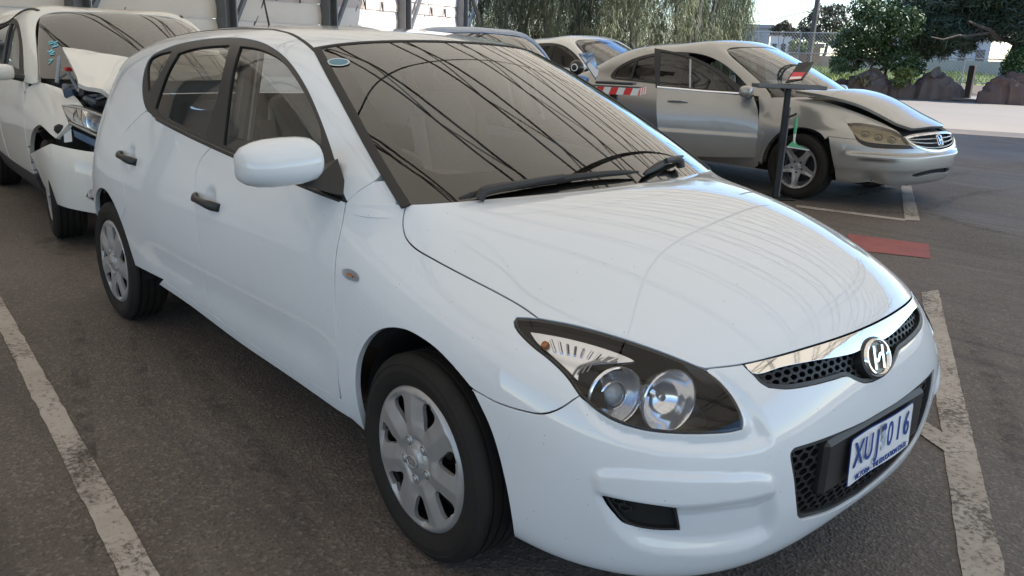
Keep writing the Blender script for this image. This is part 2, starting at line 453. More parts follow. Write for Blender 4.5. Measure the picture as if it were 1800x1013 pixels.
def tyre_mesh(Rt, Rr, w, name, parent, grooves=4):
    """lathe about y; w overall width, Rr rim radius"""
    hw = w/2; tw = hw*.80; P = []
    P += [(Rr-.004, hw*.70), (Rr+.006, hw*.84), (Rr+.25*(Rt-Rr), hw*.97), (Rr+.5*(Rt-Rr), hw), (Rr+.52*(Rt-Rr), hw*1.004), (Rr+.56*(Rt-Rr), hw*.992), (Rr+.70*(Rt-Rr), hw*.955), (Rr+.715*(Rt-Rr), hw*.970), (Rr+.735*(Rt-Rr), hw*.970), (Rr+.75*(Rt-Rr), hw*.945), (Rt-.020, hw*.91), (Rt-.009, tw*1.03), (Rt-.003, tw*.95)]
    g = []
    for k in range(grooves):
        c = tw*.9-(k+.5)*(2*tw*.9/grooves); g += [(Rt, c+.012), (Rt, c+.0055), (Rt-.008, c+.0045), (Rt-.008, c-.0045), (Rt, c-.0055), (Rt, c-.012)]
    Q = P+g+[(r, -y) for r, y in P[::-1]]
    mb = MB().lathe(Q, 72, axis=(0, -1, 0))
    o = mb.build(name, TYRE, parent, smooth=True, angle=R(32))
    return o
def wheel_hatch(car, c, side, steer=0.):
    """silver seven-blade wheel cover on a steel wheel; side -1 = right-hand side of the car"""
    w = bpy.data.objects.new('wheel', None); link(w, car); w.location = c; w.rotation_euler = (0, 0, steer if side < 0 else steer+math.pi)
    tyre_mesh(.302, .205, .185, 'tyre', w)
    MB().lathe([(.03, -.02), (.19, -.035), (.205, -.06), (.205, .06), (.2, .05)], 48, axis=(0, -1, 0)).build('steel_rim', STEEL, w, smooth=True)
    holes = []
    for k in range(7):
        b = 2*math.pi*k/7+.35
        q = [(.108, -.05), (.112, .05), (.138, .13), (.170, .19), (.184, .16), (.187, 0.), (.184, -.16), (.168, -.19), (.136, -.14)]
        holes.append(spline([(r*math.cos(b+t), r*math.sin(b+t)) for r, t in q], 4, True))
    def hf(r, t):
        ph = np.mod((t-.35)*7/(2*math.pi), 1.)          # 0 at one slot, 1 at the next: every blade is twisted
        saw = np.where(ph < .5, ph*2, 2-ph*2)
        fade = sstep(.05, .11, r)*sstep(.204, .186, r)
        h = .082+.010*(1-(r/.213)**2)+(.013*saw-.007)*fade+.009*(ph-.5)*sstep(.104, .126, r)*sstep(.200, .184, r)
        h -= .009*np.exp(-((r-.058)/.010)**2)
        h = h-.006*sstep(.206, .213, r)+.004*np.exp(-((r-.198)/.006)**2)
        return np.where(r < .036, .090+.012*np.sqrt(np.clip(1-(r/.039)**2, 0, 1)), h)
    cv = polar_disc('wheel_cover', .213, hf, holes, SILVER, w, h=.0055)
    for k in range(5):
        a = 2*math.pi*k/5+.9; p = (.0585*math.cos(a), -.072, .0585*math.sin(a))
        MB().lathe([(.0155, 0), (.0155, .017), (.0125, .019), (.012, .012), (.0095, .012), (.0095, .020), (.006, .0225), (0.0005, .0225)], 18, p, (0, -1, 0)).build('wheel_nut', SILVER, w, smooth=True)
    bd = MB(); a = np.linspace(0, 2*math.pi, 41)
    bd.tube(np.stack([.024*np.cos(a), 0*a-.1025, .016*np.sin(a)], 1), .0022, 6, False)
    bd.beam((-.011, -.103, -.010), (-.006, -.103, .010), .004, .005); bd.beam((.006, -.103, -.010), (.011, -.103, .010), .004, .005); bd.beam((-.009, -.103, -.002), (.009, -.103, .003), .004, .005)
    bd.build('centre_emblem', SILVER, w)
    return w
def text_mesh(name, body, size, m, parent, Mx, extrude=.0006, shear=0., xs=1., bold=0.):
    """flat lettering as a mesh; Mx maps text x, y, z to the scene"""
    cu = bpy.data.curves.new(name, 'FONT'); cu.body = body; cu.size = size; cu.align_x = 'CENTER'; cu.align_y = 'CENTER'; cu.extrude = extrude; cu.shear = shear; cu.offset = bold
    o = bpy.data.objects.new(name, cu); COL.objects.link(o); dg = bpy.context.evaluated_depsgraph_get(); me = bpy.data.meshes.new_from_object(o.evaluated_get(dg)); bpy.data.objects.remove(o); bpy.data.curves.remove(cu)
    V = np.array([v.co[:] for v in me.vertices]); V[:, 0] *= xs; V = np.c_[V, np.ones(len(V))]@np.array(Mx).T
    for v, q in zip(me.vertices, V): v.co = q[:3]
    me.materials.clear(); me.materials.append(m); me.name = name
    return link(bpy.data.objects.new(name, me), parent)
def frame_at(P, N, up=(0, 0, 1)):
    """4x4 with x across, y up the surface, z along the outward normal"""
    N = np.array(N)/np.linalg.norm(N); x = np.cross(up, N); x /= np.linalg.norm(x); y = np.cross(N, x); A = np.eye(4); A[:3, 0], A[:3, 1], A[:3, 2], A[:3, 3] = x, y, N, P; return A
def loft(name, secs, m, parent, closed=True, cap=True, smooth=True, angle=R(60)):
    n = len(secs[0]); V = np.vstack(secs); k = len(secs)
    F = [(i*n+j, i*n+(j+1) % n, (i+1)*n+(j+1) % n, (i+1)*n+j) for i in range(k-1) for j in range(n if closed else n-1)]
    if cap: F += [tuple(range(n))[::-1], tuple((k-1)*n+j for j in range(n))]
    return MB().add(V, F).build(name, m, parent, smooth=smooth, angle=angle)
def super_sec(c, a, b, e, n=28, ax=(0, 1)):
    """superellipse section round c; half sizes a, b on the two axes"""
    t = np.linspace(0, 2*math.pi, n+1)[:-1]; o = np.tile(np.array(c, float), (n, 1))
    o[:, ax[0]] += a*np.sign(np.cos(t))*np.abs(np.cos(t))**(2/e); o[:, ax[1]] += b*np.sign(np.sin(t))*np.abs(np.sin(t))**(2/e); return o
def hexmesh(patch, region, name, m, parent, pitch=.034, asp=.72, wall=.0035, depth=.02, off=-.012, mirror=False):
    """honeycomb grille: every cell a real hexagonal tube following the body surface"""
    sc = np.array([patch.Lu, patch.Lv]); lo, hi = (region*sc).min(0), (region*sc).max(0); mb = MB()
    dx, dy = pitch, pitch*asp*.78; k = 0; rows = int((hi[1]-lo[1])/dy)+2; cols = int((hi[0]-lo[0])/dx)+2
    hx = np.array([(.5, .28), (0, .56), (-.5, .28), (-.5, -.28), (0, -.56), (.5, -.28)])*[pitch*.98, pitch*asp*.93]
    inn = hx*(1-2*wall/pitch*1.25)
    cs = np.array([(lo[0]+(i+(.5 if j % 2 else 0))*dx, lo[1]+j*dy) for j in range(rows) for i in range(cols)])
    cs = cs[inside(cs, region*sc)]
    for c in cs:
        o = (c+hx)/sc; q = (c+inn)/sc; o = np.clip(o, 0, 1); q = np.clip(q, 0, 1)
        uv = np.vstack([o, q]); P = patch.base(uv); N = patch.bnorm(uv)
        V = np.vstack([P+off*N, P[6:]+(off-depth)*N[6:]])
        if mirror: V = V*[1, -1, 1]
        F = [(i, (i+1) % 6, 6+(i+1) % 6, 6+i) for i in range(6)]+[(6+i, 6+(i+1) % 6, 12+(i+1) % 6, 12+i) for i in range(6)]
        mb.add(V, F)
    return mb.build(name, m, parent, fix=False)

def wheel_alloy(car, c, side, Rt=.333, Rr=.222, w=.235, spokes=5, steer=0., m=None, holes_fn=None, dish=.05):
    """cast alloy wheel with open spokes, brake disc behind"""
    wl_ = bpy.data.objects.new('wheel', None); link(wl_, car); wl_.location = c; wl_.rotation_euler = (0, 0, steer if side < 0 else steer+math.pi)
    m = m or SILVER
    tyre_mesh(Rt, Rr, w, 'tyre', wl_)
    MB().lathe([(Rr*.2, -.03), (Rr*.93, -.045), (Rr*.96, -w*.3), (Rr*.97, w*.34), (Rr, w*.40), (Rr*1.01, w*.36)], 48, axis=(0, -1, 0)).build('rim_barrel', m, wl_, smooth=True)
    MB().lathe([(.02, -.005), (Rr*.72, -.005), (Rr*.72, .010), (Rr*.4, .012), (.02, .02)], 40, axis=(0, -1, 0)).build('brake_disc', STEEL, wl_, smooth=True)
    holes = []; ph = .3
    for k in range(spokes):
        b = 2*math.pi*k/spokes+ph; hw = math.pi/spokes
        q = [(.36, 0), (.42, .16*hw/.63), (.62, .40*hw/.63), (.86, .46*hw/.63), (.91, .30*hw/.63), (.92, 0), (.91, -.30*hw/.63), (.86, -.46*hw/.63), (.62, -.40*hw/.63), (.42, -.16*hw/.63)]
        holes.append(spline([(r*Rr*math.cos(b+t), r*Rr*math.sin(b+t)) for r, t in q], 3, True))
    def hf(r, t):
        sp = np.cos(spokes*(t-ph)+math.pi); h = w*.5-.030-.02*np.exp(-(r/(.35*Rr))**2)+.012*sstep(.2*Rr, .8*Rr, r)
        h = h-.007*np.clip((sp-.86)/.14, 0, 1)*sstep(.35*Rr, .5*Rr, r)*sstep(.98*Rr, .85*Rr, r)
        return h+.008*sstep(.92*Rr, .99*Rr, r)+np.where(r < .13*Rr, .008, 0)
    polar_disc('rim_face', Rr, hf, holes, m, wl_, h=.012, rim=.02)
    for k in range(5):
        a = 2*math.pi*k/5+.9; MB().lathe([(.010, 0), (.010, .012), (.0005, .014)], 10, (.26*Rr*math.cos(a), -(w*.5-.045), .26*Rr*math.sin(a)), (0, -1, 0)).build('wheel_nut', STEEL, wl_)
    return wl_
def mir_m(car, s): return np.array([1, s, 1])
# ================================================================== ground and painted lines
def at_d(px, py, dist):
    """point on the line of sight at a horizontal distance from the camera"""
    d = ray(px, py); return CAM+d*dist/math.hypot(d[0], d[1])
def ground_mat():
    m = bpy.data.materials.new('worn_asphalt'); m.use_nodes = True; nt = m.node_tree; L = nt.links.new; b = nt.nodes['Principled BSDF']; b.inputs['Roughness'].default_value = .8
    tc = nt.nodes.new('ShaderNodeTexCoord')
    def nz(scale, det=5, rough=.55, dist=0.):
        n = nt.nodes.new('ShaderNodeTexNoise'); n.inputs['Scale'].default_value = scale; n.inputs['Detail'].default_value = det; n.inputs['Roughness'].default_value = rough; n.inputs['Distortion'].default_value = dist; L(tc.outputs['Object'], n.inputs['Vector']); return n.outputs['Fac']
    def mr(x, a, b_, c=0., d=1.):
        n = nt.nodes.new('ShaderNodeMapRange'); L(x, n.inputs[0]); n.inputs[1].default_value, n.inputs[2].default_value, n.inputs[3].default_value, n.inputs[4].default_value = a, b_, c, d; return n.outputs[0]
    def mx(f, c1, c2, blend='MIX'):
        n = _n(nt, 'ShaderNodeMix', data_type='RGBA', blend_type=blend)
        if isinstance(f, float): n.inputs[0].default_value = f
        else: L(f, n.inputs[0])
        for k, c in ((6, c1), (7, c2)):
            if isinstance(c, tuple): n.inputs[k].default_value = (*c, 1)
            else: L(c, n.inputs[k])
        return n.outputs[2]
    base = mx(mr(nz(.55, 6, .6, .6), .35, .68), (.088, .070, .058), (.126, .103, .087))
    base = mx(mr(nz(3.2, 6, .7), .45, .75, 0, .55), base, (.075, .060, .050))
    base = mx(mr(nz(.22, 4, .5, 1.), .56, .70, 0, .75), base, (.052, .046, .042))          # oily patches
    vo = nt.nodes.new('ShaderNodeTexVoronoi'); vo.inputs['Scale'].default_value = 95; L(tc.outputs['Object'], vo.inputs['Vector'])
    sp = mr(vo.outputs['Color'], .0, 1.)
    cr = nt.nodes.new('ShaderNodeSeparateColor'); L(vo.outputs['Color'], cr.inputs[0])
    base = mx(mr(cr.outputs[0], .68, .98, 0, .5), base, (.23, .195, .165))                    # pale stones
    base = mx(mr(cr.outputs[1], .70, .99, 0, .6), base, (.04, .038, .037))
    # long drag marks
    mp = nt.nodes.new('ShaderNodeMapping'); mp.inputs['Scale'].default_value = (.35, 7., 1); mp.inputs['Rotation'].default_value = (0, 0, R(24)); L(tc.outputs['Object'], mp.inputs['Vector'])
    n2 = nt.nodes.new('ShaderNodeTexNoise'); n2.inputs['Scale'].default_value = .9; n2.inputs['Detail'].default_value = 5; L(mp.outputs[0], n2.inputs['Vector'])
    base = mx(mr(n2.outputs['Fac'], .54, .72, 0, .6), base, (.044, .038, .035))
    mp2 = nt.nodes.new('ShaderNodeMapping'); mp2.inputs['Scale'].default_value = (1., 9., 1); mp2.inputs['Rotation'].default_value = (0, 0, R(-62)); L(tc.outputs['Object'], mp2.inputs['Vector'])
    n3 = nt.nodes.new('ShaderNodeTexNoise'); n3.inputs['Scale'].default_value = .7; n3.inputs['Detail'].default_value = 7; L(mp2.outputs[0], n3.inputs['Vector'])
    base = mx(mr(n3.outputs['Fac'], .60, .72, 0, .35), base, (.22, .195, .17))
    L(base, b.inputs['Base Color'])
    L(mr(nz(.35, 4), .3, .7, .55, .9), b.inputs['Roughness'])
    bp = nt.nodes.new('ShaderNodeBump'); bp.inputs['Strength'].default_value = .55; bp.inputs['Distance'].default_value = .006; L(vo.outputs['Distance'], bp.inputs['Height']); 
    bp2 = nt.nodes.new('ShaderNodeBump'); bp2.inputs['Strength'].default_value = .3; bp2.inputs['Distance'].default_value = .03; L(nz(7, 8, .7), bp2.inputs['Height']); L(bp.outputs[0], bp2.inputs['Normal']); L(bp2.outputs[0], b.inputs['Normal'])
    return m
ASPH = ground_mat()
GN = 60; gx = np.linspace(-1, 1, GN); gx = np.sign(gx)*(np.abs(gx)**3)*600
V = [(x, y, 0.) for x in gx for y in gx]
tag(mesh_obj('ground', V, [(i*GN+j, (i+1)*GN+j, (i+1)*GN+j+1, i*GN+j+1) for i in range(GN-1) for j in range(GN-1)], ASPH), kind='structure')
def paint_mat(name, col, worn=.5):
    m = bpy.data.materials.new(name); m.use_nodes = True; nt = m.node_tree; L = nt.links.new; b = nt.nodes['Principled BSDF']; b.inputs['Roughness'].default_value = .75
    tc = nt.nodes.new('ShaderNodeTexCoord')
    n1 = nt.nodes.new('ShaderNodeTexNoise'); n1.inputs['Scale'].default_value = 48; n1.inputs['Detail'].default_value = 9; n1.inputs['Roughness'].default_value = .75; L(tc.outputs['Object'], n1.inputs['Vector'])
    n2 = nt.nodes.new('ShaderNodeTexNoise'); n2.inputs['Scale'].default_value = 2.2; n2.inputs['Detail'].default_value = 4; L(tc.outputs['Object'], n2.inputs['Vector'])
    ad = _n(nt, 'ShaderNodeMath', operation='ADD'); L(n1.outputs['Fac'], ad.inputs[0]); ml = _n(nt, 'ShaderNodeMath', operation='MULTIPLY'); ml.inputs[1].default_value = .55; L(n2.outputs['Fac'], ml.inputs[0]); L(ml.outputs[0], ad.inputs[1])
    mr = nt.nodes.new('ShaderNodeMapRange'); mr.inputs[1].default_value = worn+.20; mr.inputs[2].default_value = worn+.34; L(ad.outputs[0], mr.inputs[0])
    mx = _n(nt, 'ShaderNodeMix', data_type='RGBA'); mx.inputs[6].default_value = (*col, 1); mx.inputs[7].default_value = (.095, .08, .069, 1); L(mr.outputs[0], mx.inputs[0])
    n3 = nt.nodes.new('ShaderNodeTexNoise'); n3.inputs['Scale'].default_value = 6; n3.inputs['Detail'].default_value = 6; L(tc.outputs['Object'], n3.inputs['Vector'])
    m3 = _n(nt, 'ShaderNodeMix', data_type='RGBA', blend_type='MULTIPLY'); mr3 = nt.nodes.new('ShaderNodeMapRange'); mr3.inputs[1].default_value = .4; mr3.inputs[2].default_value = .7; mr3.inputs[4].default_value = .5; L(n3.outputs['Fac'], mr3.inputs[0]); L(mr3.outputs[0], m3.inputs[0]); L(mx.outputs[2], m3.inputs[6]); m3.inputs[7].default_value = (.62, .56, .5, 1)
    L(m3.outputs[2], b.inputs['Base Color'])
    bp = nt.nodes.new('ShaderNodeBump'); bp.inputs['Strength'].default_value = .4; bp.inputs['Distance'].default_value = .004; L(n1.outputs['Fac'], bp.inputs['Height']); L(bp.outputs[0], b.inputs['Normal'])
    return m
LINEW = paint_mat('worn_white_paint', (.40, .36, .315), .58); LINER = paint_mat('worn_red_paint', (.30, .085, .08), .66)
def floor_quad(name, pts, m, z=.004):
    P = np.array(pts, float); out = resample(P, .06); out = out+RNG.normal(0, .0018, out.shape)
    V2, F = tri2d(out, [], .3); return tag(mesh_obj(name, np.c_[V2, np.full(len(V2), z)], F, m), kind='structure')
def px_quad(name, L, m, z=.004): return floor_quad(name, [at_z(*p)[:2] for p in L], m, z)
floor_quad('bay_line', [(-5.6, -1.175), (-5.6, -1.105), (.35, -1.510), (.35, -1.600)], LINEW)
floor_quad('bay_line', [(-.245, 3.24), (-.205, 3.40), (1.172, .36), (1.86, -1.11), (1.78, -1.15), (1.06, .32)], LINEW)
floor_quad('bay_line', [(.40, 1.27), (.47, 1.33), (.80, 1.14), (.74, 1.05)], LINEW, .0055)
px_quad('bay_line', [(1400,361), (1590,385.5), (1592,389.5), (1400,365)], LINEW)
px_quad('bay_line', [(1583,318), (1599,317), (1617,389), (1590,388)], LINEW, .0055)
px_quad('red_mark', [(1490,412), (1632,430), (1636,455), (1496,440)], LINER)

# tyre scuffs: thin broken dark films on the asphalt
def scuff_mat():
    m = bpy.data.materials.new('tyre_scuff'); m.use_nodes = True; nt = m.node_tree; b = nt.nodes['Principled BSDF']; b.inputs['Base Color'].default_value = (.028, .025, .023, 1); b.inputs['Roughness'].default_value = .8
    tc = nt.nodes.new('ShaderNodeTexCoord'); n = nt.nodes.new('ShaderNodeTexNoise'); n.inputs['Scale'].default_value = 9; n.inputs['Detail'].default_value = 9; n.inputs['Roughness'].default_value = .75; nt.links.new(tc.outputs['Object'], n.inputs['Vector'])
    r = nt.nodes.new('ShaderNodeMapRange'); r.inputs[1].default_value = .46; r.inputs[2].default_value = .70; r.inputs[4].default_value = .5; nt.links.new(n.outputs['Fac'], r.inputs[0]); nt.links.new(r.outputs[0], b.inputs['Alpha']); return m
SCUFF = scuff_mat()
def scuff(L, w):
    P = np.array([at_z(*p)[:2] for p in L]); P = resample(P, .08, closed=False); t = np.gradient(P, axis=0); t /= np.linalg.norm(t, axis=1)[:, None]; n = np.stack([-t[:, 1], t[:, 0]], 1); ww = w*np.interp(np.linspace(0, 1, len(P)), [0, .15, .85, 1], [.2, 1, 1, .2])[:, None]
    V = np.vstack([np.c_[P+n*ww/2, np.full(len(P), .0065)], np.c_[P-n*ww/2, np.full(len(P), .0065)]]); k = len(P); tag(mesh_obj('tyre_scuff', V, [(i, i+1, k+i+1, k+i) for i in range(k-1)], SCUFF), kind='structure')
for L, w in (([(132, 545), (140, 640), (150, 790), (160, 1000)], .07), ([(232, 560), (248, 650), (262, 760)], .05), ([(300, 600), (420, 760), (560, 960)], .10), ([(1720, 300), (1500, 345), (1420, 352)], .10), ([(1800, 420), (1640, 380), (1500, 372)], .16), ([(1800, 330), (1690, 345), (1620, 372)], .12), ([(1690, 560), (1760, 700), (1800, 860)], .09)): scuff(L, w)
for L in ([(60, 430), (110, 415), (170, 430), (150, 450), (90, 448)], [(700, 985), (745, 978), (790, 990), (740, 1005)], [(1440, 320), (1530, 335), (1590, 330), (1540, 318)]):
    floor_quad('oil_stain', [at_z(*p)[:2] for p in spline(L, 4, True)], SCUFF, .0058)
# ================================================================== open-sided shed: columns, wall sheets, trusses, roof sheet
SO = np.array([-10.93, -7.66]); SW = np.array([math.cos(R(114)), math.sin(R(114))]); SN = np.array([math.cos(R(24)), math.sin(R(24))])
def sh(t, n, z): p = SO+t*SW+n*SN; return np.array([p[0], p[1], z])
T0, T1, N0, N1, ZR = -9., 26.2, 0., 27., 5.6
SHED = thing('open_sided_shed', 'open-sided steel shed with grey columns and a white sheeted back wall', 'shed', tuple(sh(12, 0, 0)))
SHED.location = (0, 0, 0)
STEELG = mat('galvanised_grey', (.17, .18, .20), .55, .3, noise=(6, .8, (.12, .125, .135)))
STEELL = mat('galvanised_light', (.42, .45, .46), .5, .35, noise=(8, .8, (.32, .34, .35)))
TRUSS = mat('truss_steel', (.05, .048, .046), .6)
def fabric():
    m = bpy.data.materials.new('translucent_roof_sheet'); m.use_nodes = True; nt = m.node_tree; nt.nodes.clear(); L = nt.links.new
    o = nt.nodes.new('ShaderNodeOutputMaterial'); t = nt.nodes.new('ShaderNodeBsdfTranslucent'); d = nt.nodes.new('ShaderNodeBsdfDiffuse'); a = nt.nodes.new('ShaderNodeAddShader')
    tc = nt.nodes.new('ShaderNodeTexCoord'); n = nt.nodes.new('ShaderNodeTexNoise'); n.inputs['Scale'].default_value = .5; n.inputs['Detail'].default_value = 5; L(tc.outputs['Object'], n.inputs['Vector'])
    mx = _n(nt, 'ShaderNodeMix', data_type='RGBA'); mx.inputs[6].default_value = (.285, .25, .195, 1); mx.inputs[7].default_value = (.325, .288, .23, 1); L(n.outputs['Fac'], mx.inputs[0])
    L(mx.outputs[2], t.inputs[0]); d.inputs[0].default_value = (.45, .42, .37, 1); L(t.outputs[0], a.inputs[0]); L(d.outputs[0], a.inputs[1]); L(a.outputs[0], o.inputs[0]); return m
ROOFM = fabric()
TE = 21.6; V = [sh(T0, N0-.3, ZR), sh(TE, N0-.3, ZR), sh(TE, N1, ZR+.5), sh(T0, N1, ZR+.5)]
mesh_obj('roof_sheet', V, [(0, 1, 2, 3)], ROOFM, SHED)
zr = lambda n: ZR+.5*n/N1-.06
ts = np.arange(14.9-3.8*7, 26.5, 3.8)
# lattice rafters span the shed, each two thin chords with zigzag webs; lattice girders cross them along its length
def lattice(name, P0, P1, dz, ch, wb, step):
    m_ = MB(); P0, P1 = np.array(P0), np.array(P1); D = np.array([0, 0, -dz]); m_.beam(P0, P1, ch, ch); m_.beam(P0+D, P1+D, ch, ch); L_ = np.linalg.norm(P1-P0); k = int(L_/step)
    for i in range(k):
        a_, b_ = P0+(P1-P0)*i/k, P0+(P1-P0)*(i+1)/k
        m_.beam(a_ if i % 2 else a_+D, b_+D if i % 2 else b_, wb, wb)
    m_.build(name, TRUSS, SHED)
for t in np.arange(14.9-1.9*14, TE, 1.9): lattice('lattice_rafter', sh(t, .2, zr(.2)-.02), sh(t, N1-.3, zr(N1)-.02), .45, .042, .024, 1.25)
for n in (2.8, 8., 13.3, 18.6, 23.8): lattice('lattice_girder', sh(T0, n, zr(n)-.5), sh(TE, n, zr(n)-.5), .5, .042, .028, 1.2)
MB().beam(sh(T0, 10.75, zr(10.75)-.5), sh(T1, 10.75, zr(10.75)-.5), .022, .022).build('tie_rod', TRUSS, SHED)
# columns: I sections with a light flange, cable braces
for i, t in enumerate(ts):
    if t < T0: continue
    for n_, nm in ((.0, 'column'),):
        m_ = MB(); A, B = sh(t, 0, 0), sh(t, 0, ZR)
        m_.beam(A+[*(SN*.0), 0], B, .32, .02, up=(*SN, 0)); 
        c = MB(); c.box(sh(t-.16, .08, ZR/2), (.02, .30, ZR), np.array([[SW[0], SN[0], 0], [SW[1], SN[1], 0], [0, 0, 1]])); c.box(sh(t+.16, .08, ZR/2), (.02, .30, ZR), np.array([[SW[0], SN[0], 0], [SW[1], SN[1], 0], [0, 0, 1]])); c.box(sh(t, .06, ZR/2), (.30, .02, ZR), np.array([[SW[0], SN[0], 0], [SW[1], SN[1], 0], [0, 0, 1]]))
        col = c.build('column', STEELG, SHED)
        MB().box(sh(t+.182, .09, ZR/2), (.018, .31, ZR), np.array([[SW[0], SN[0], 0], [SW[1], SN[1], 0], [0, 0, 1]])).build('column_flange', STEELL, col)
    MB().beam(sh(t+.22, .15, 1.75), sh(t+1.9, .15, 4.3), .09, .09).build('knee_brace', STEELG if t < 26 else STEELL, SHED)
# wall of overlapping sheets, one object per sheet
WALLM = mat('wall_sheet_white', (.70, .67, .63), .6, noise=(1.1, .9, (.60, .53, .47)), bump=(2.5, .5))
WALLP = mat('wall_sheet_dull', (.58, .53, .51), .6, noise=(1.3, .9, (.48, .40, .36)), bump=(2.5, .5))
for i in range(len(ts)-1):
    if ts[i] < T0: continue
    z = 0.; k = 0
    while z < ZR-.1:
        h = (.52, .34, .62, .30)[k % 4]; z1 = min(z+h, ZR-.05); n_ = 13; a0, a1 = ts[i]+.19, ts[i+1]-.17; V = []
        for q in np.linspace(0, 1, n_):
            sag = .03*math.sin(q*math.pi)+RNG.normal(0, .006); e = .02*(abs(q-.5)*2)**6
            V += [sh(a0+(a1-a0)*q, -.06+sag+.03, z+.004+e), sh(a0+(a1-a0)*q, -.06+sag+.045, (z+z1)/2), sh(a0+(a1-a0)*q, -.06+sag, z1+.03-e)]
        F = [(3*j+r, 3*j+3+r, 3*j+4+r, 3*j+1+r) for j in range(n_-1) for r in range(2)]
        mesh_obj('wall_sheet', V, F, WALLP if k % 4 == 1 else WALLM, SHED, smooth=True); z = z1; k += 1
for t in ts[:-1]:
    if t < 9: continue
    MB().tube([sh(t+.4, -.02, .8), sh(t+2.6, -.02, 4.0)][::-1], .02, 6).build('wall_tie', TRUSS, SHED)
    for q in (1.7, 2.6): MB().tube([sh(t+q, .04, 2.55), sh(t+q+.04, .08, 2.3), sh(t+q+.1, .04, 2.55)], .02, 6).build('strap_hook', TRUSS, SHED)

# paler ground sheet past the roof's shadow edge: sunlit brightness put into its colour
YARD = mat('yard_sunlit_tone', (.17, .152, .134), .85, noise=(.35, 1., (.22, .197, .175)), bump=(30, .3))
out = [sh(20.6, -14, 0)[:2], sh(20.6, 60, 0)[:2], sh(72, 60, 0)[:2], sh(72, -14, 0)[:2]]; tag(mesh_obj('sunlit_yard_sheet', [(*p, .003) for p in out], [(0, 3, 2, 1)], YARD), kind='structure')
# ================================================================== the white hatchback
PAINT = mat('white_paint', (.70, .73, .76), .6, 0, 1.0, spec=.0, noise=(3, 1.2, (.675, .705, .735)))
def specks(m, scale, thr, col):
    nt = m.node_tree; b = nt.nodes['Principled BSDF']; L = nt.links.new; src = b.inputs['Base Color'].links[0].from_socket; tc = nt.nodes.new('ShaderNodeTexCoord')
    v = nt.nodes.new('ShaderNodeTexVoronoi'); v.inputs['Scale'].default_value = scale; L(tc.outputs['Object'], v.inputs['Vector']); sp = nt.nodes.new('ShaderNodeSeparateColor'); L(v.outputs['Color'], sp.inputs[0])
    a = _n(nt, 'ShaderNodeMath', operation='GREATER_THAN'); L(sp.outputs[0], a.inputs[0]); a.inputs[1].default_value = thr
    d = _n(nt, 'ShaderNodeMath', operation='LESS_THAN'); L(v.outputs['Distance'], d.inputs[0]); d.inputs[1].default_value = .22
    mu = _n(nt, 'ShaderNodeMath', operation='MULTIPLY'); L(a.outputs[0], mu.inputs[0]); L(d.outputs[0], mu.inputs[1])
    n = nt.nodes.new('ShaderNodeTexNoise'); n.inputs['Scale'].default_value = 1.6; n.inputs['Detail'].default_value = 8; L(tc.outputs['Object'], n.inputs['Vector']); r = nt.nodes.new('ShaderNodeMapRange'); r.inputs[1].default_value = .5; r.inputs[2].default_value = .8; r.inputs[4].default_value = .16; L(n.outputs['Fac'], r.inputs[0])
    m1 = _n(nt, 'ShaderNodeMix', data_type='RGBA'); L(r.outputs[0], m1.inputs[0]); L(src, m1.inputs[6]); m1.inputs[7].default_value = (.50, .46, .41, 1)
    m2 = _n(nt, 'ShaderNodeMix', data_type='RGBA'); L(mu.outputs[0], m2.inputs[0]); L(m1.outputs[2], m2.inputs[6]); m2.inputs[7].default_value = (*col, 1); L(m2.outputs[2], b.inputs['Base Color'])
specks(PAINT, 170, .9945, (.22, .19, .16))
PAINT.node_tree.nodes['Principled BSDF'].inputs['Coat IOR'].default_value = 1.6
BLACKP = mat('black_plastic', (.018, .018, .019), .42, bump=(600, .15))
GLOSSB = mat('gloss_black_trim', (.012, .012, .013), .18)
RUBBER = mat('rubber_seal', (.012, .012, .012), .6)
SHELL = mat('dark_inner_shell', (.008, .008, .008), .9)
GLASS_S = glass('side_glass', (.84, .85, .82), k=1.6); GLASS_W = glass('windscreen_glass', (.90, .91, .88), k=2.3)
CHROME = mat('chrome', (.86, .86, .85), .06, 1.)

def half(rows): return np.array(rows, float)
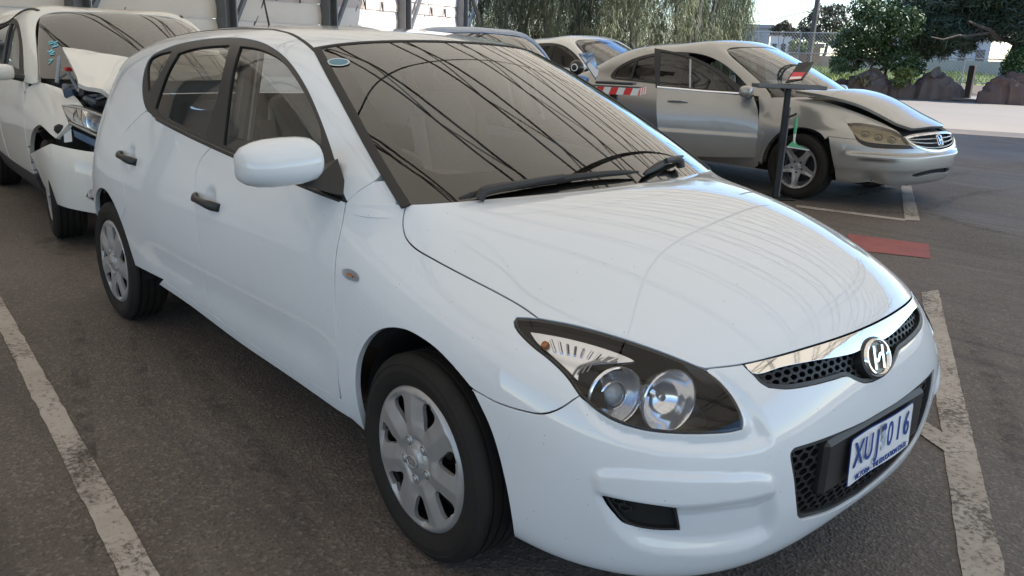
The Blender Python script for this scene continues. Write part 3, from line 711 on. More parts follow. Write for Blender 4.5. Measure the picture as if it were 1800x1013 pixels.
# front half-net: stations from the nose centre round to the front door, rows from the bumper's lip up to the windscreen base
ZS = [.17, .25, .34, .44, .54, .64, .73, .81, .88]
YS = [.785, .836, .866, .878, .886, .8875, .883, .868, .846]
def side_col(x, taper, top, xs=None, dz=0.):
    c = [[x, y-taper, z+dz*(z-.17)/.7] for y, z in zip(YS, ZS)]; c.append(top)
    if xs:
        for i, d in xs.items(): c[i][0] += d
    return c
FH = [
 [(.80,0,.195),(.862,0,.26),(.886,0,.385),(.888,0,.50),(.868,0,.60),(.805,0,.735),(.665,0,.815),(.42,0,.892),(.18,0,.952),(-.03,0,1.0)],
 [(.793,.24,.195),(.855,.24,.26),(.879,.24,.385),(.881,.24,.50),(.860,.24,.60),(.795,.235,.735),(.655,.225,.812),(.41,.21,.889),(.17,.20,.949),(-.04,.19,.999)],
 [(.765,.44,.195),(.825,.45,.26),(.849,.46,.385),(.85,.46,.50),(.828,.46,.60),(.755,.45,.728),(.61,.42,.803),(.375,.39,.88),(.14,.37,.941),(-.07,.36,.996)],
 [(.69,.61,.195),(.74,.635,.26),(.762,.65,.385),(.762,.655,.50),(.735,.65,.60),(.655,.62,.706),(.515,.57,.785),(.30,.535,.862),(.085,.515,.927),(-.11,.505,.990)],
 [(.54,.745,.20),(.575,.775,.265),(.59,.79,.385),(.59,.797,.50),(.575,.792,.60),(.51,.755,.70),(.39,.69,.772),(.20,.645,.842),(.015,.625,.91),(-.16,.62,.985)],
 [(.365,.795,.21),(.385,.828,.27),(.395,.842,.385),(.395,.85,.50),(.38,.850,.60),(.335,.822,.70),(.235,.765,.775),(.085,.72,.836),(-.06,.70,.90),(-.205,.695,.98)],
 side_col(0, .028, (-.24,.735,.98), None)[:5]+[(-.0,.862,.645),(-.02,.838,.735),(-.08,.80,.815),(-.16,.765,.89),(-.24,.735,.98)],
 side_col(-.22, .016, None)[:6]+[(-.235,.857,.735),(-.26,.833,.815),(-.30,.80,.885),(-.345,.772,.965)],
 side_col(-.47, .008, (-.47,.79,.955)),
]
FH = np.array(FH)
for u_, dz_ in enumerate(((.032, .058, .046), (.032, .057, .045), (.031, .054, .043), (.028, .050, .040), (.020, .038, .030), (.008, .018, .013))): FH[u_, 6:9, 2] += dz_
F_ = np.concatenate([(FH*[1, -1, 1])[::-1], FH[1:]], 0)
FP = Patch(F_, lam=2.5e-4, flip=False)
# side net: stations from the A pillar back to the tail lamp, rows from the sill up over the cant rail to the roof's centre
UP = [
 [(-.24,.735,.98),(-.46,.70,1.10),(-.66,.655,1.205),(-.86,.602,1.306),(-1.045,.548,1.383),(-1.02,.46,1.402),(-.985,.33,1.415),(-.965,.16,1.424),(-.96,0,1.427)],
 [(-.47,.79,.955),(-.62,.752,1.075),(-.79,.705,1.20),(-.97,.648,1.325),(-1.16,.59,1.404),(-1.2,.49,1.43),(-1.19,.34,1.447),(-1.18,.17,1.456),(-1.18,0,1.459)],
 [(-.85,.803,.975),(-.92,.775,1.08),(-1.02,.738,1.2),(-1.15,.69,1.32),(-1.31,.634,1.408),(-1.37,.54,1.441),(-1.38,.38,1.461),(-1.38,.19,1.472),(-1.38,0,1.475)],
 [(-1.4,.80,1.01),(-1.42,.775,1.10),(-1.45,.742,1.2),(-1.5,.70,1.315),(-1.55,.648,1.404),(-1.58,.56,1.443),(-1.6,.40,1.467),(-1.6,.2,1.479),(-1.6,0,1.482)],
 [(-2.0,.787,1.06),(-2.0,.765,1.13),(-2.01,.737,1.215),(-2.02,.698,1.315),(-2.03,.645,1.393),(-2.03,.56,1.433),(-2.03,.40,1.460),(-2.03,.2,1.473),(-2.03,0,1.476)],
 [(-2.42,.768,1.09),(-2.41,.75,1.15),(-2.4,.725,1.225),(-2.4,.69,1.305),(-2.41,.64,1.368),(-2.42,.56,1.407),(-2.42,.40,1.434),(-2.42,.2,1.447),(-2.42,0,1.45)],
 [(-2.78,.735,1.10),(-2.76,.72,1.155),(-2.74,.698,1.215),(-2.73,.665,1.28),(-2.74,.618,1.33),(-2.75,.545,1.366),(-2.76,.39,1.392),(-2.77,.2,1.406),(-2.77,0,1.409)],
 [(-3.10,.66,1.09),(-3.08,.645,1.135),(-3.06,.622,1.185),(-3.05,.595,1.235),(-3.04,.56,1.275),(-3.05,.495,1.31),(-3.06,.37,1.333),(-3.07,.19,1.349),(-3.07,0,1.352)],
]
def sidec(x, taper, xs=0.):
    return [[x+xs*i/8, y-taper, z] for i, (y, z) in enumerate(zip(YS, ZS))]
LOW = [
 [[-.22+0*i, p[1], p[2]] for i, p in enumerate(FH[7][:6])]+[list(FH[7][6]), (-.245,.825,.815), (-.25,.785,.885)],
 sidec(-.47, .008), sidec(-.85, .002), sidec(-1.4, 0), sidec(-2.0, .003), sidec(-2.42, .012), sidec(-2.78, .03),
 [(-3.20,.66,.20),(-3.22,.70,.26),(-3.23,.725,.34),(-3.23,.735,.44),(-3.225,.74,.54),(-3.215,.742,.64),(-3.20,.74,.73),(-3.18,.73,.81),(-3.16,.715,.90)],
]
SH = []
for a, b in zip(LOW, UP):
    SH.append([list(q) for q in a]+[list(q) for q in b]+[[b[-2][0], -b[-2][1], b[-2][2]], [b[-3][0], -b[-3][1], b[-3][2]]])
SH = np.array(SH)*[1, -1, 1]
SP = Patch(SH[::-1], lam=2e-4)           # u runs nose-ward
def centre_v():
    vs = np.linspace(.6, 1, 400); y = SP.base(np.stack([0*vs+.5, vs], 1))[:, 1]; return vs[np.argmin(np.abs(y))]
VC = centre_v()
# windscreen net
wb = [FH[k][9] for k in range(7)]; wb = np.array(wb); wt = np.array([UP[0][k] for k in (8, 7, 6, 5, 4)])
def curve_at(P, ys): 
    o = np.argsort(P[:, 1]); return np.stack([np.interp(ys, P[o, 1], P[o, k]) for k in range(3)], 1)
se = np.array(UP[0][:5]); WN = []
for t in np.linspace(0, 1, 6):
    # edge point on the A pillar at fraction t
    d = np.r_[0, np.cumsum(np.linalg.norm(np.diff(se, axis=0), axis=1))]; e = np.array([np.interp(t*d[-1], d, se[:, k]) for k in range(3)])
    fr = np.linspace(0, 1, 6); row = []
    c0 = curve_at(wb, fr*wb[:, 1].max()); c1 = curve_at(wt, fr*wt[:, 1].max())
    for k in range(6):
        p = (1-t)*c0[k]+t*c1[k]; q = p.copy(); q += (e-((1-t)*c0[-1]+t*c1[-1]))*fr[k]**2
        q[2] += .020*math.sin(math.pi*t)*(1-fr[k]**2*.9); row.append(q)
    WN.append(row)
WN = np.array(WN); WN = np.concatenate([(WN*[1, -1, 1])[:, ::-1], WN[:, 1:]], 1)   # rows t, cols y- .. y+
WP = Patch(np.swapaxes(WN, 0, 1), lam=.25)
HB = thing('hatchback_car', 'white five-door hatchback parked nearest the camera, taking up most of the view', 'car', (0, 0, 0))
def cut_half(uv):
    """keep the near half (u<=.5) of a traced line, ending exactly on the centre line"""
    o = []
    for i in range(len(uv)):
        o.append(uv[i])
        if i+1 < len(uv) and (uv[i, 0]-.5)*(uv[i+1, 0]-.5) < 0:
            t = (.5-uv[i, 0])/(uv[i+1, 0]-uv[i, 0]); o.append(uv[i]+t*(uv[i+1]-uv[i]))
    o = np.array([q for q in o if q[0] <= .5+1e-9]); return o
def sym(uv):
    """near line from centre round to centre -> closed symmetric outline"""
    uv = cut_half(uv); m = uv[::-1].copy(); m[:, 0] = 1-m[:, 0]
    keep = [q for q in m if abs(q[0]-.5) > 1e-6]
    return np.vstack([uv, keep])
NEAR = dict(hi=(.62, 1))
# ---- lines on the front surface
hood_side = [(714,359,1),(709,378),(708,400),(714,420),(730,437),(760,455),(820,487),(880,518),(920,541),(946,560,1)]
lamp_top = [(946,560,1),(1013,572.7),(1093,595),(1173,623),(1236,649,1)]
hood_nose = [(1236,648.5,1),(1308,640),(1370,625),(1421.7,610),(1470,595),(1502,583.5)]
lamp_low = [(1238,649,1),(1266.7,671),(1293,703),(1307,738),(1306,755,1),(1280,760.7),(1200,763),(1133,756.7),(1080,740.7),(1045,719),(1018.7,695,1)]
lamp_out = [(1018.7,695,1),(997,663),(968,634),(933,606),(909,580.7),(903,567),(908,558,1),(946,560,1)]
seam_fb = [(829,684,1),(852,697),(874,708.5),(919,722.7),(953,728),(981,720),(1018.7,695,1)]
arch_f = [(641,757),(630,718),(625,683),(626,650),(631,627),(640,607),(653.5,590),(670,580),(687,577),(704,578.5),(721,584),(761,609.6),(795,643.5),(829,684)]
arch_b = [(829,684),(862.7,756.6),(885,836),(898,905),(903,941)]
door_f = [(608,357),(599.5,402),(592.5,435),(589,465),(588,494),(588.5,530),(590,563),(592.5,630),(594.5,667),(600,704)]
T = lambda L, n=6, **k: FP.trace(L, n, **{**NEAR, **k})
uvb = FP.cast([(714, 359)], **NEAR)[0]
wsb = np.stack([np.linspace(.5, uvb[0], 30), np.full(30, .997)], 1)
HOODN = T(hood_nose)
def to_c(uv):
    """bring the last traced point exactly to the centre line"""
    uv = uv.copy()
    if uv[-1, 0] < .5: uv = np.vstack([uv, [.5, uv[-1, 1]]])
    return uv
near_hood = joinl(wsb, T(hood_side)[1:], T(lamp_top)[1:], to_c(cut_half(HOODN))[1:])
FP.panel('bonnet', sym(near_hood), PAINT, HB, h=.028, gap=.0036, flange=.02)
uv_lamp = joinl(T(lamp_top), T(lamp_low)[1:], T(lamp_out)[1:-1])
# fender: on the front surface, down to the sill line
fe = joinl(T(hood_side), T(lamp_out)[::-1][1:], T(seam_fb)[::-1][1:], T(arch_f)[::-1][1:])
dl = T(door_f); lowc = FP.find([(-.30, .275), (-.40, .30)])
fender = joinl(fe, T([(620, 738), (602, 726)])[0:], dl[::-1][0:], [[dl[0, 0], .997]], np.stack([np.linspace(dl[0, 0], uvb[0], 12), np.full(12, .997)], 1)[1:-1])
for mir in (False, True):
    FP.panel('front_fender', fender, PAINT, HB, h=.03, gap=.0032, flange=.02, mirror=mir)
# bumper
gr_low = [(1308,643,1),(1326,660),(1337,672),(1352,681,1),(1385,683.5),(1430,676.5),(1467,667),(1490,661),(1503,667),(1520,673),(1535,671)]
GR_LOW = T(gr_low); GR_UP = T([(1308,643),(1370,628.5),(1421.7,613.5),(1470,598.5),(1502,587)])
grille_uv = sym(joinl(to_c(cut_half(GR_UP))[::-1], to_c(cut_half(GR_LOW))[1:]))
int_top = [(1391,806,1),(1391,797),(1397,789,1),(1440,775.5),(1494,754),(1520,742)]; int_bot = [(1391,806,1),(1397,843),(1402,895),(1404,908),(1412,914,1),(1458,901),(1500,878),(1520,866)]
IT = cut_half(T(int_top)); IB = cut_half(T(int_bot))
intake_uv = sym(joinl(to_c(IT)[::-1], to_c(IB)[1:]))
fog_uv = T([(1058,874,1),(1090,878),(1130,884),(1187,893,1),(1193,915),(1198,941,1),(1165,941),(1133,938),(1112,933),(1094,924),(1080,908),(1068,892)], 4, closed=True)
fogm = fog_uv.copy(); fogm[:, 0] = 1-fogm[:, 0]
bot = np.stack([np.linspace(.5, FP.cast([(903, 941)], **NEAR)[0][0], 40), np.full(40, .012)], 1)
bump = joinl(bot, T(arch_b)[::-1], T(seam_fb)[1:], T(lamp_low)[::-1][1:], to_c(cut_half(HOODN))[1:])
# relief pressed into the bumper: the pocket round the lamp, the bar and the scoop below it
sFP = np.array([FP.Lu, FP.Lv])
bar = T([(1047,838),(1056,831),(1120,832),(1200,836),(1280,838),(1345,838),(1358,844),(1359,866),(1345,872),(1290,884),(1200,893),(1130,887),(1062,874),(1050,862)], 5, closed=True)*sFP
scoop = T([(1052,868),(1065,905),(1085,935),(1120,962),(1200,975),(1290,968),(1352,945),(1365,920),(1362,872,1),(1290,884),(1200,893),(1130,886)], 4, closed=True)*sFP
pocket = T([(1018,695),(1035,735),(1075,768),(1140,788),(1230,797),(1320,792),(1356,778),(1352,755),(1330,715),(1300,680),(1262,655),(1236,648),(1266,671),(1307,738),(1306,755),(1200,763),(1080,741)], 4, closed=True)*sFP
def d_bumper(uv, P):
    q = uv.copy(); q[:, 0] = np.where(q[:, 0] > .5, 1-q[:, 0], q[:, 0]); q = q*sFP
    near = (q[:, 0] > .2*sFP[0]) & (q[:, 1] < .5*sFP[1]); d = np.zeros(len(q))
    if near.any():
        z = q[near]
        d[near] = -.020*sstep(-.008, .036, sdist(z, scoop))+.008*sstep(-.012, .014, sdist(z, bar))-.017*sstep(-.008, .034, sdist(z, pocket))
    return d
FP.disps.append(d_bumper)
BUMP = FP.panel('front_bumper', sym(bump), PAINT, HB, holes=[grille_uv, intake_uv, fog_uv, fogm], h=.0085, gap=.003, flange=.016)
FP.disps.clear()

# ---- side lines
S_ = lambda L, n=6, **k: SP.trace(L, n, **k)
dlo_top = [(607,355,1),(582.7,265),(552.7,184.4),(535,148),(515,117),(498,98),(477.6,83),(459,74),(440,69),(417.6,66),(365,68),(312.6,77.5),(282.6,88.8),(269,96),(260,106),(253.7,121),(249,149),(250.5,175),(256,192),(262,200),(271,207)]
belt = [(607,355),(556,336),(487,307.5),(417.6,277.5),(372.6,257.6),(327.6,236.5),(290,217.5),(271,207)]
door_fs = [(607,355),(599.5,402),(592.5,435),(589,465),(588,494),(588.5,530),(590,563),(592.5,630),(594.5,667),(597.5,699)]
door_b = [(372,258),(355,277),(345,300),(342.4,330),(344.6,376.5),(349,420),(354.5,463),(359,507),(371,551)]
door_r = [(256,195),(236,214),(220,233),(214,255),(213,278),(215,305),(217.5,330),(222,360)]
sill_t = [(286,492),(330,523),(371,551.5),(464,620),(540,668),(597.5,702.5)]
sill_b = [(279.5,500),(333.8,537),(420.6,602),(507.5,661),(594.4,722)]
DT = S_(dlo_top); BL = S_(belt); DFS = S_(door_fs); DB = S_(door_b); DR = S_(door_r); ST = S_(sill_t); SB = S_(sill_b)
RC = np.array([-2.65, .33]); RA = .345
arc = lambda a0, a1, n=24: SP.find(np.stack([RC[0]+RA*np.cos(np.radians(np.linspace(a0, a1, n))), RC[1]+RA*np.sin(np.radians(np.linspace(a0, a1, n)))], 1))
d_r_end = SP.base(DR[-1:])[0]; a_dr = math.degrees(math.atan2(d_r_end[2]-RC[1], d_r_end[0]-RC[0]))
p_st = SP.base(ST[:1])[0]; a_st = math.degrees(math.atan2(p_st[2]-RC[1], p_st[0]-RC[0]))
fdoor = joinl(DFS, ST[ST[:, 0] > DB[-1, 0]+.003][::-1][0:], DB[::-1], [q for q in BL if q[0] > DB[0, 0]+.002][::-1])
A1 = arc(a_dr, max(a_st, 4))
rdoor = joinl(DB, [q for q in ST if q[0] < DB[-1, 0]-.003][::-1], A1[::-1], DR[::-1], [q for q in BL if q[0] < DB[0, 0]-.002][::-1])
ditch = S_([(556,92),(538,76),(512,60),(480,52)])
v_d = ditch[-1, 1]; dd = np.stack([np.linspace(ditch[-1, 0], .004, 30), np.full(30, v_d)], 1)
v9 = SP.vs[9]
A2 = arc(a_dr, 178, 30)
rear_bot = SP.find([(-3.0, .24), (-3.15, .22)])
dlr = [q for q in DT[::-1]]
apil = np.stack([np.full(24, .996), np.linspace(v9+.004, ditch[0, 1], 24)], 1)
seam = S_([(609.5,354),(618,345),(632,334),(646,325),(658,318.5)])
apil = apil[apil[:, 1] > seam[-1, 1]+.004]
body_side = joinl(seam, apil, ditch[1:], dd[1:], [[.004, v_d*.7], [.004, .3], [.004, .05]], A2[::-1], DR[::-1], DT[::-1][3:-1])
fcap = joinl(seam[::-1], [[seam[0, 0], v9-.03]], [[.997, v9-.03]], [[.997, seam[-1, 1]]])
sillp = joinl(SB, [[.94, SB[-1, 1]]], [[.94, ST[-1, 1]]], ST[::-1], SP.find([(p_st[0], p_st[2])]))
for mir in (False, True):
    SP.panel('body_side', body_side, PAINT, HB, h=.035, gap=.0016, flange=.02, mirror=mir)
    SP.panel('pillar_foot', fcap, PAINT, HB, h=.03, gap=.001, flange=.015, off=-.0025, mirror=mir)
cups = SP.base(SP.cast([(367, 350), (229, 274)]))
cup = lambda P: sum(np.exp(-(((P[:, 0]-c[0])/.045)**2+((P[:, 2]-c[2])/.040)**2)**2) for c in cups)
SP.disps.append(lambda uv, P: -.007*np.exp(-((P[:, 2]-.47)/.075)**2)*sstep(-2.3, -1.9, P[:, 0])*sstep(-.38, -.6, P[:, 0])-.013*cup(P))
for mir in (False, True):
    fd = SP.panel('front_door', fdoor, PAINT, HB, h=.017, gap=.0034, flange=.02, mirror=mir)
    rd = SP.panel('rear_door', rdoor, PAINT, HB, h=.017, gap=.0034, flange=.02, mirror=mir)
SP.disps.clear()
for mir in (False, True): SP.panel('sill', sillp, PAINT, HB, h=.04, gap=.002, flange=.04, mirror=mir)
# roof: both halves as one skin, ditch mouldings
roof = joinl(np.stack([np.full(14, .996), np.linspace(VC, ditch[0, 1], 14)], 1), ditch[1:], dd[1:], np.stack([np.full(14, .004), np.linspace(v_d, VC, 14)], 1)[1:], np.stack([np.linspace(.004, .996, 40), np.full(40, VC)], 1)[1:-1])
SP.panel('roof', roof, PAINT, HB, h=.04, gap=0, flange=.01, both=True)
for mir in (False, True): SP.strip('roof_moulding', joinl(ditch, dd[1:]), .014, .0015, RUBBER, HB, mirror=mir)
# dark shell behind every gap
def inner(patch, name, off, keep, mirror=(False,)):
    g = np.stack(np.meshgrid(np.linspace(0, 1, 60), np.linspace(0, 1, 50), indexing='ij'), -1).reshape(-1, 2); P = patch.base(g); N = patch.bnorm(g); P2 = P-off*N
    F = [(i*50+j, (i+1)*50+j, (i+1)*50+j+1, i*50+j+1) for i in range(59) for j in range(49)]
    F = [f for f in F if keep(P[list(f)].mean(0))]
    for m_ in mirror: mesh_obj(name, P2*[1, -1 if m_ else 1, 1], F, SHELL, HB, smooth=True)
# ---- daylight opening: black frame with panes set in
w_f = [(421,80,1),(451,84),(485,98.5),(502,114),(515,132),(537.7,170),(556,210),(562,228),(561,287),(559,324,1),(490,297),(419.5,268),(390.6,254,1),(396,205),(402.6,152.5),(410,113)]
w_r = [(402.6,78,1),(365,80.5),(335,85.5),(312,93,1),(299,115),(290,134),(279,165),(271,190,1),(290,206),(325,224.5),(359.5,241,1),(369,207),(380,171),(391,124)]
w_q = [(301,89,1),(279,94),(264,102.5),(258,116),(257.5,140),(259.5,163,1),(272,143),(284,122)]
WF, WR, WQ = [SP.trace(q, 5, closed=True) for q in (w_f, w_r, w_q)]
dlo = joinl(DT, BL[::-1][1:-1])
for mir in (False, True):
    SP.panel('window_frame', dlo, BLACKP, HB, holes=[WF, WR, WQ], h=.03, gap=.001, flange=.014, off=-.003, mirror=mir)
    for q in (WF, WR, WQ): SP.panel('side_window', SP.shrink(q, -.004), GLASS_S, HB, h=.05, gap=0, flange=0, off=-.010, mirror=mir)
    SP.strip('belt_moulding', BL[1:-1], .016, .004, GLOSSB, HB, mirror=mir, lift=-.002)
# B pillar seam and mirror-corner sail
# ---- windscreen
wfull = joinl(np.stack([np.linspace(.002, .998, 60), np.full(60, .002)], 1), np.stack([np.full(30, .998), np.linspace(.002, .998, 30)], 1)[1:], np.stack([np.linspace(.998, .002, 60), np.full(60, .998)], 1)[1:], np.stack([np.full(30, .002), np.linspace(.998, .002, 30)], 1)[1:-1])
def rrect(u0, u1, v0, v1, ru, rv, n=8):
    o = []
    for cx, cy, a in ((u1-ru, v1-rv, 0), (u0+ru, v1-rv, 90), (u0+ru, v0+rv, 180), (u1-ru, v0+rv, 270)):
        o += [(cx+ru*math.cos(R(a+90*k/n)), cy+rv*math.sin(R(a+90*k/n))) for k in range(n+1)]
    return np.array(o)
ws_in = rrect(.046, .954, .105, .955, .05, .12)
FRIT = mat('windscreen_frit', (.012, .011, .010), .35)
SP_w = WP.panel('windscreen', wfull, GLASS_W, HB, h=.05, gap=.001, flange=0, off=-.001)
WP.panel('windscreen_frit', wfull, FRIT, SP_w, holes=[ws_in], h=.04, gap=.001, flange=0, off=-.004)
WP.strip('windscreen_seal', np.stack([np.full(30, .006), np.linspace(.0, .998, 30)], 1), .030, .003, RUBBER, SP_w)
WP.strip('windscreen_seal', np.stack([np.full(30, .994), np.linspace(.0, .998, 30)], 1), .030, .003, RUBBER, SP_w)
WP.strip('windscreen_seal', np.stack([np.linspace(.01, .99, 40), np.full(40, .996)], 1), .018, .002, RUBBER, SP_w)
# ---- hidden lining that closes the gaps
ingrid = lambda P, c, r: (P[0]-c[0])**2+(P[2]-c[1])**2 < r*r
inner(FP, 'front_lining', .028, lambda P: not ((P[0] < .45 and P[2] < .70 and abs(P[1]) > .5) or (P[0] > .55 and P[2] > .5)))
inner(SP, 'side_lining', .03, lambda P: .33 < P[2] < .93 and P[0] < -.5 and not ingrid(P, (-2.65, .33), .42), (False, True))
# ---- wheel liners
for x in (.01, -2.65):
    for s in (-1, 1):
        a = np.linspace(R(-8), R(188), 26); r = .348; V = []
        for t in a:
            for y in (.815, .55): V.append((x+.01+r*math.cos(t), s*y, .33+r*math.sin(t)))
        F = [(2*i, 2*i+1, 2*i+3, 2*i+2) for i in range(25)]; k = len(V)
        for t in a: V.append((x+.01+r*math.cos(t), s*.55, .33+r*math.sin(t)))
        F.append(tuple(range(k, k+26)))
        mesh_obj('wheel_arch_liner', V, F, mat('arch_liner', (.012, .012, .013), .8, bump=(80, .4)), HB)
FLOOR = mat('underbody', (.01, .01, .01), .9)
fl = [(.72, -.55), (.5, -.70), (.4, -.54), (-.4, -.54), (-.45, -.72), (-2.2, -.72), (-2.25, -.54), (-3.05, -.54), (-3.15, -.5)]
fl = fl+[(x, -y) for x, y in fl[::-1]]
mesh_obj('underbody', [(x, y, .262) for x, y in fl], [tuple(range(len(fl)))], FLOOR, HB)
# ---- wheels
for s in (-1, 1):
    wheel_hatch(HB, (0., s*.772, .300), s, R(-2)); wheel_hatch(HB, (-2.65, s*.772, .300), s)
# ---- tail: glass hatch, lamps, bumper
def tail_patch(v0, v1, bulge, nv=12, xo=0.):
    vs = np.linspace(v0, v1, nv); E = SP.base(np.stack([np.full(nv, .003), vs], 1)); rows = []
    for e in E:
        t = np.linspace(-1, 1, 9); rows.append([(e[0]-bulge*(1-abs(q)**2.4)+xo, e[1]*-q, e[2]) for q in t])
    return Patch(np.swapaxes(np.array(rows), 0, 1), lam=1e-4)
sq = lambda a=.003: np.array([(a, a), (1-a, a), (1-a, 1-a), (a, 1-a)])
v_b, v_h, v_g = .05, .235, SP.vs[9]+.01
tail_patch(.0, v_h, .15).panel('rear_bumper', sq(), PAINT, HB, h=.08, gap=.002)
tg = tail_patch(v_h, v_g, .13).panel('tailgate', sq(), PAINT, HB, h=.08, gap=.002)
tail_patch(v_g, VC-.02, .10).panel('rear_window', sq(), GLASS_S, tg, h=.08, gap=.002, flange=0)
GRILL = mat('grille_black', (.007, .0075, .009), .5)
# ---- bumper openings
for q in (grille_uv, intake_uv):
    FP.panel('opening_back', FP.shrink(q, -.004), SHELL, HB, h=.04, gap=0, flange=0, off=-.045)
FP.panel('grille_surround', grille_uv, BLACKP, HB, holes=[FP.shrink(grille_uv, .011)], h=.02, gap=.001, flange=.03, off=-.004)
FP.panel('intake_surround', intake_uv, BLACKP, HB, holes=[FP.shrink(intake_uv, .010)], h=.02, gap=.001, flange=.03, off=-.006)
hexmesh(FP, FP.shrink(resample(grille_uv*sFP, .02)/sFP, .004), 'honeycomb_grille', GRILL, HB, pitch=.029, asp=.62, off=-.016)
hexmesh(FP, FP.shrink(resample(intake_uv*sFP, .02)/sFP, .004), 'honeycomb_intake', GRILL, HB, pitch=.038, asp=.66, off=-.016, depth=.026)
for mir in (False, True):
    FP.panel('fog_blank', fog_uv, BLACKP, HB, h=.02, gap=.001, flange=0, off=-.030, mirror=mir)
    FP.panel('fog_surround', fog_uv, BLACKP, HB, holes=[FP.shrink(resample(fog_uv*sFP, .012)/sFP, .004)], h=.02, gap=.0005, flange=.03, off=-.016, mirror=mir)
    fg = T([(1060,875,1),(1100,880,1),(1104,905,1),(1085,912,1),(1070,893)], 3, closed=True)
    hexmesh(FP, fg, 'fog_grille', BLACKP, HB, pitch=.028, off=-.022, depth=.008, mirror=mir)
# chrome wing over the grille and the oval badge
ch_lo = [(1308,643.5,1),(1326,658),(1376,645),(1430.7,634.5),(1476,627),(1497,622),(1512,616)]
chrome_uv = sym(joinl(to_c(cut_half(T([(1309,642),(1370,627.5),(1421.7,612.5),(1470,597.5),(1502,586)])))[::-1], to_c(cut_half(T(ch_lo)))[1:]))
FP.panel('chrome_wing', chrome_uv, CHROME, HB, h=.018, gap=.001, flange=.012, off=.003)
bu = FP.cast([(1526, 628)], **NEAR)[0]; bu = np.array([.5, bu[1]-.006]); BF = frame_at(FP.base(bu)[0]+.007*FP.bnorm(bu)[0], FP.bnorm(bu)[0])
def local(Fm, pts): return (np.c_[np.array(pts, float), np.ones(len(pts))]@Fm.T)[:, :3]
t = np.linspace(0, 2*math.pi, 49); bw, bh = .060, .045
bk = MB(); bk.add(local(BF, [(bw*math.cos(a), bh*math.sin(a), .0) for a in t[:-1]]), [tuple(range(48))]); bo = bk.build('badge', BADGEB, HB, fix=False)
BACKW = MB(); prof = [(1.10, -.012), (1.10, .002), (1.06, .007), (.98, .008), (.90, .005), (.87, -.001)]
V = []
for f, z in prof: V += list(local(BF, [(bw*f*math.cos(a), bh*f*math.sin(a), z) for a in t[:-1]]))
F = [(i*48+j, i*48+(j+1) % 48, (i+1)*48+(j+1) % 48, (i+1)*48+j) for i in range(len(prof)-1) for j in range(48)]
BACKW.add(V, F).build('badge_ring', CHROME, bo, smooth=True, angle=R(50))
hl = MB()
def bar3(pts, w0, th=.006):
    P = np.array(pts); d = np.gradient(P, axis=0); d /= np.linalg.norm(d, axis=1)[:, None]; n = np.stack([-d[:, 1], d[:, 0]], 1); w = np.broadcast_to(w0, (len(P),))[:, None]
    A = P+n*w/2; B = P-n*w/2; m_ = len(P)
    V = np.vstack([np.c_[A, np.full(m_, th)], np.c_[B, np.full(m_, th)], np.c_[A, np.zeros(m_)], np.c_[B, np.zeros(m_)]])
    F = []
    for i in range(m_-1): F += [(i, m_+i, m_+i+1, i+1), (i, i+1, 2*m_+i+1, 2*m_+i), (m_+i, 3*m_+i, 3*m_+i+1, m_+i+1)]
    F += [(0, 2*m_, 3*m_, m_), (m_-1, 2*m_-1, 4*m_-1, 3*m_-1)]
    hl.add(local(BF, V), F)
bar3(spline([(-.031, -.027), (-.024, -.004), (-.012, .032)], 6), .0105)
bar3(spline([(.012, -.032), (.024, .004), (.031, .027)], 6), .0105)
bar3(spline([(-.026, -.004), (-.008, -.006), (.008, .006), (.024, .004)], 6), .009)
hl.build('badge_letter', CHROME, bo)
bz = MB(); V = []
for f, z in [(1.22, -.03), (1.22, -.002), (1.1, .001)]: V += list(local(BF, [(bw*f*math.cos(a), bh*f*math.sin(a), z-.002) for a in t[:-1]]))
bz.add(V, [(i*48+j, i*48+(j+1) % 48, (i+1)*48+(j+1) % 48, (i+1)*48+j) for i in range(2) for j in range(48)]).build('badge_bezel', BLACKP, bo, smooth=True)
# ---- number plate and its bracket
PLATE = mat('plate_white', (.78, .79, .80), .35, coat=.3); PBLUE = mat('plate_blue', (.008, .055, .27), .4)
PF = frame_at((.893, 0, .446), (math.cos(.05), 0, math.sin(.05)))
pb = MB(); pb.box((.862, 0, .452), (.05, .56, .15), None, .012); bk_ = pb.build('plate_bracket', BLACKP, HB, smooth=True)
def sheet(name, w, h, r, z, m, parent, rip=False):
    q = rrect(-w/2, w/2, -h/2, h/2, r, r, 5); V2, F = tri2d(resample(q, .012), [], .014)
    zz = z+.0025*np.sin(V2[:, 0]*22)*np.cos(V2[:, 1]*9)+.004*np.exp(-((V2[:, 0]+.01)/.05)**2-((V2[:, 1]-.02)/.05)**2)
    V = local(PF, np.c_[V2, zz]); return mesh_obj(name, V, F, m, parent, smooth=True)
pl = sheet('number_plate', .372, .134, .010, .006, PBLUE, HB)
sheet('plate_face', .366, .128, .008, .0075, PLATE, pl)
PT = PF.copy()
def ptext(s, x, y, size, xs, nm='plate_letter', bold=.0008):
    Mx = PF.copy(); Mx[:3, 3] = local(PF, [(x, y, .0115)])[0]; return text_mesh(nm, s, size, PBLUE, pl, Mx, .0008, 0, xs, bold)
for ch, x in zip('XUJ016', (-.142, -.088, -.036, .036, .088, .138)): ptext(ch, x, .014, .098, .72, bold=.0004)
ptext('VICTORIA - THE EDUCATION STATE', 0, -.0485, .0215, .86, 'plate_motto', 0.)
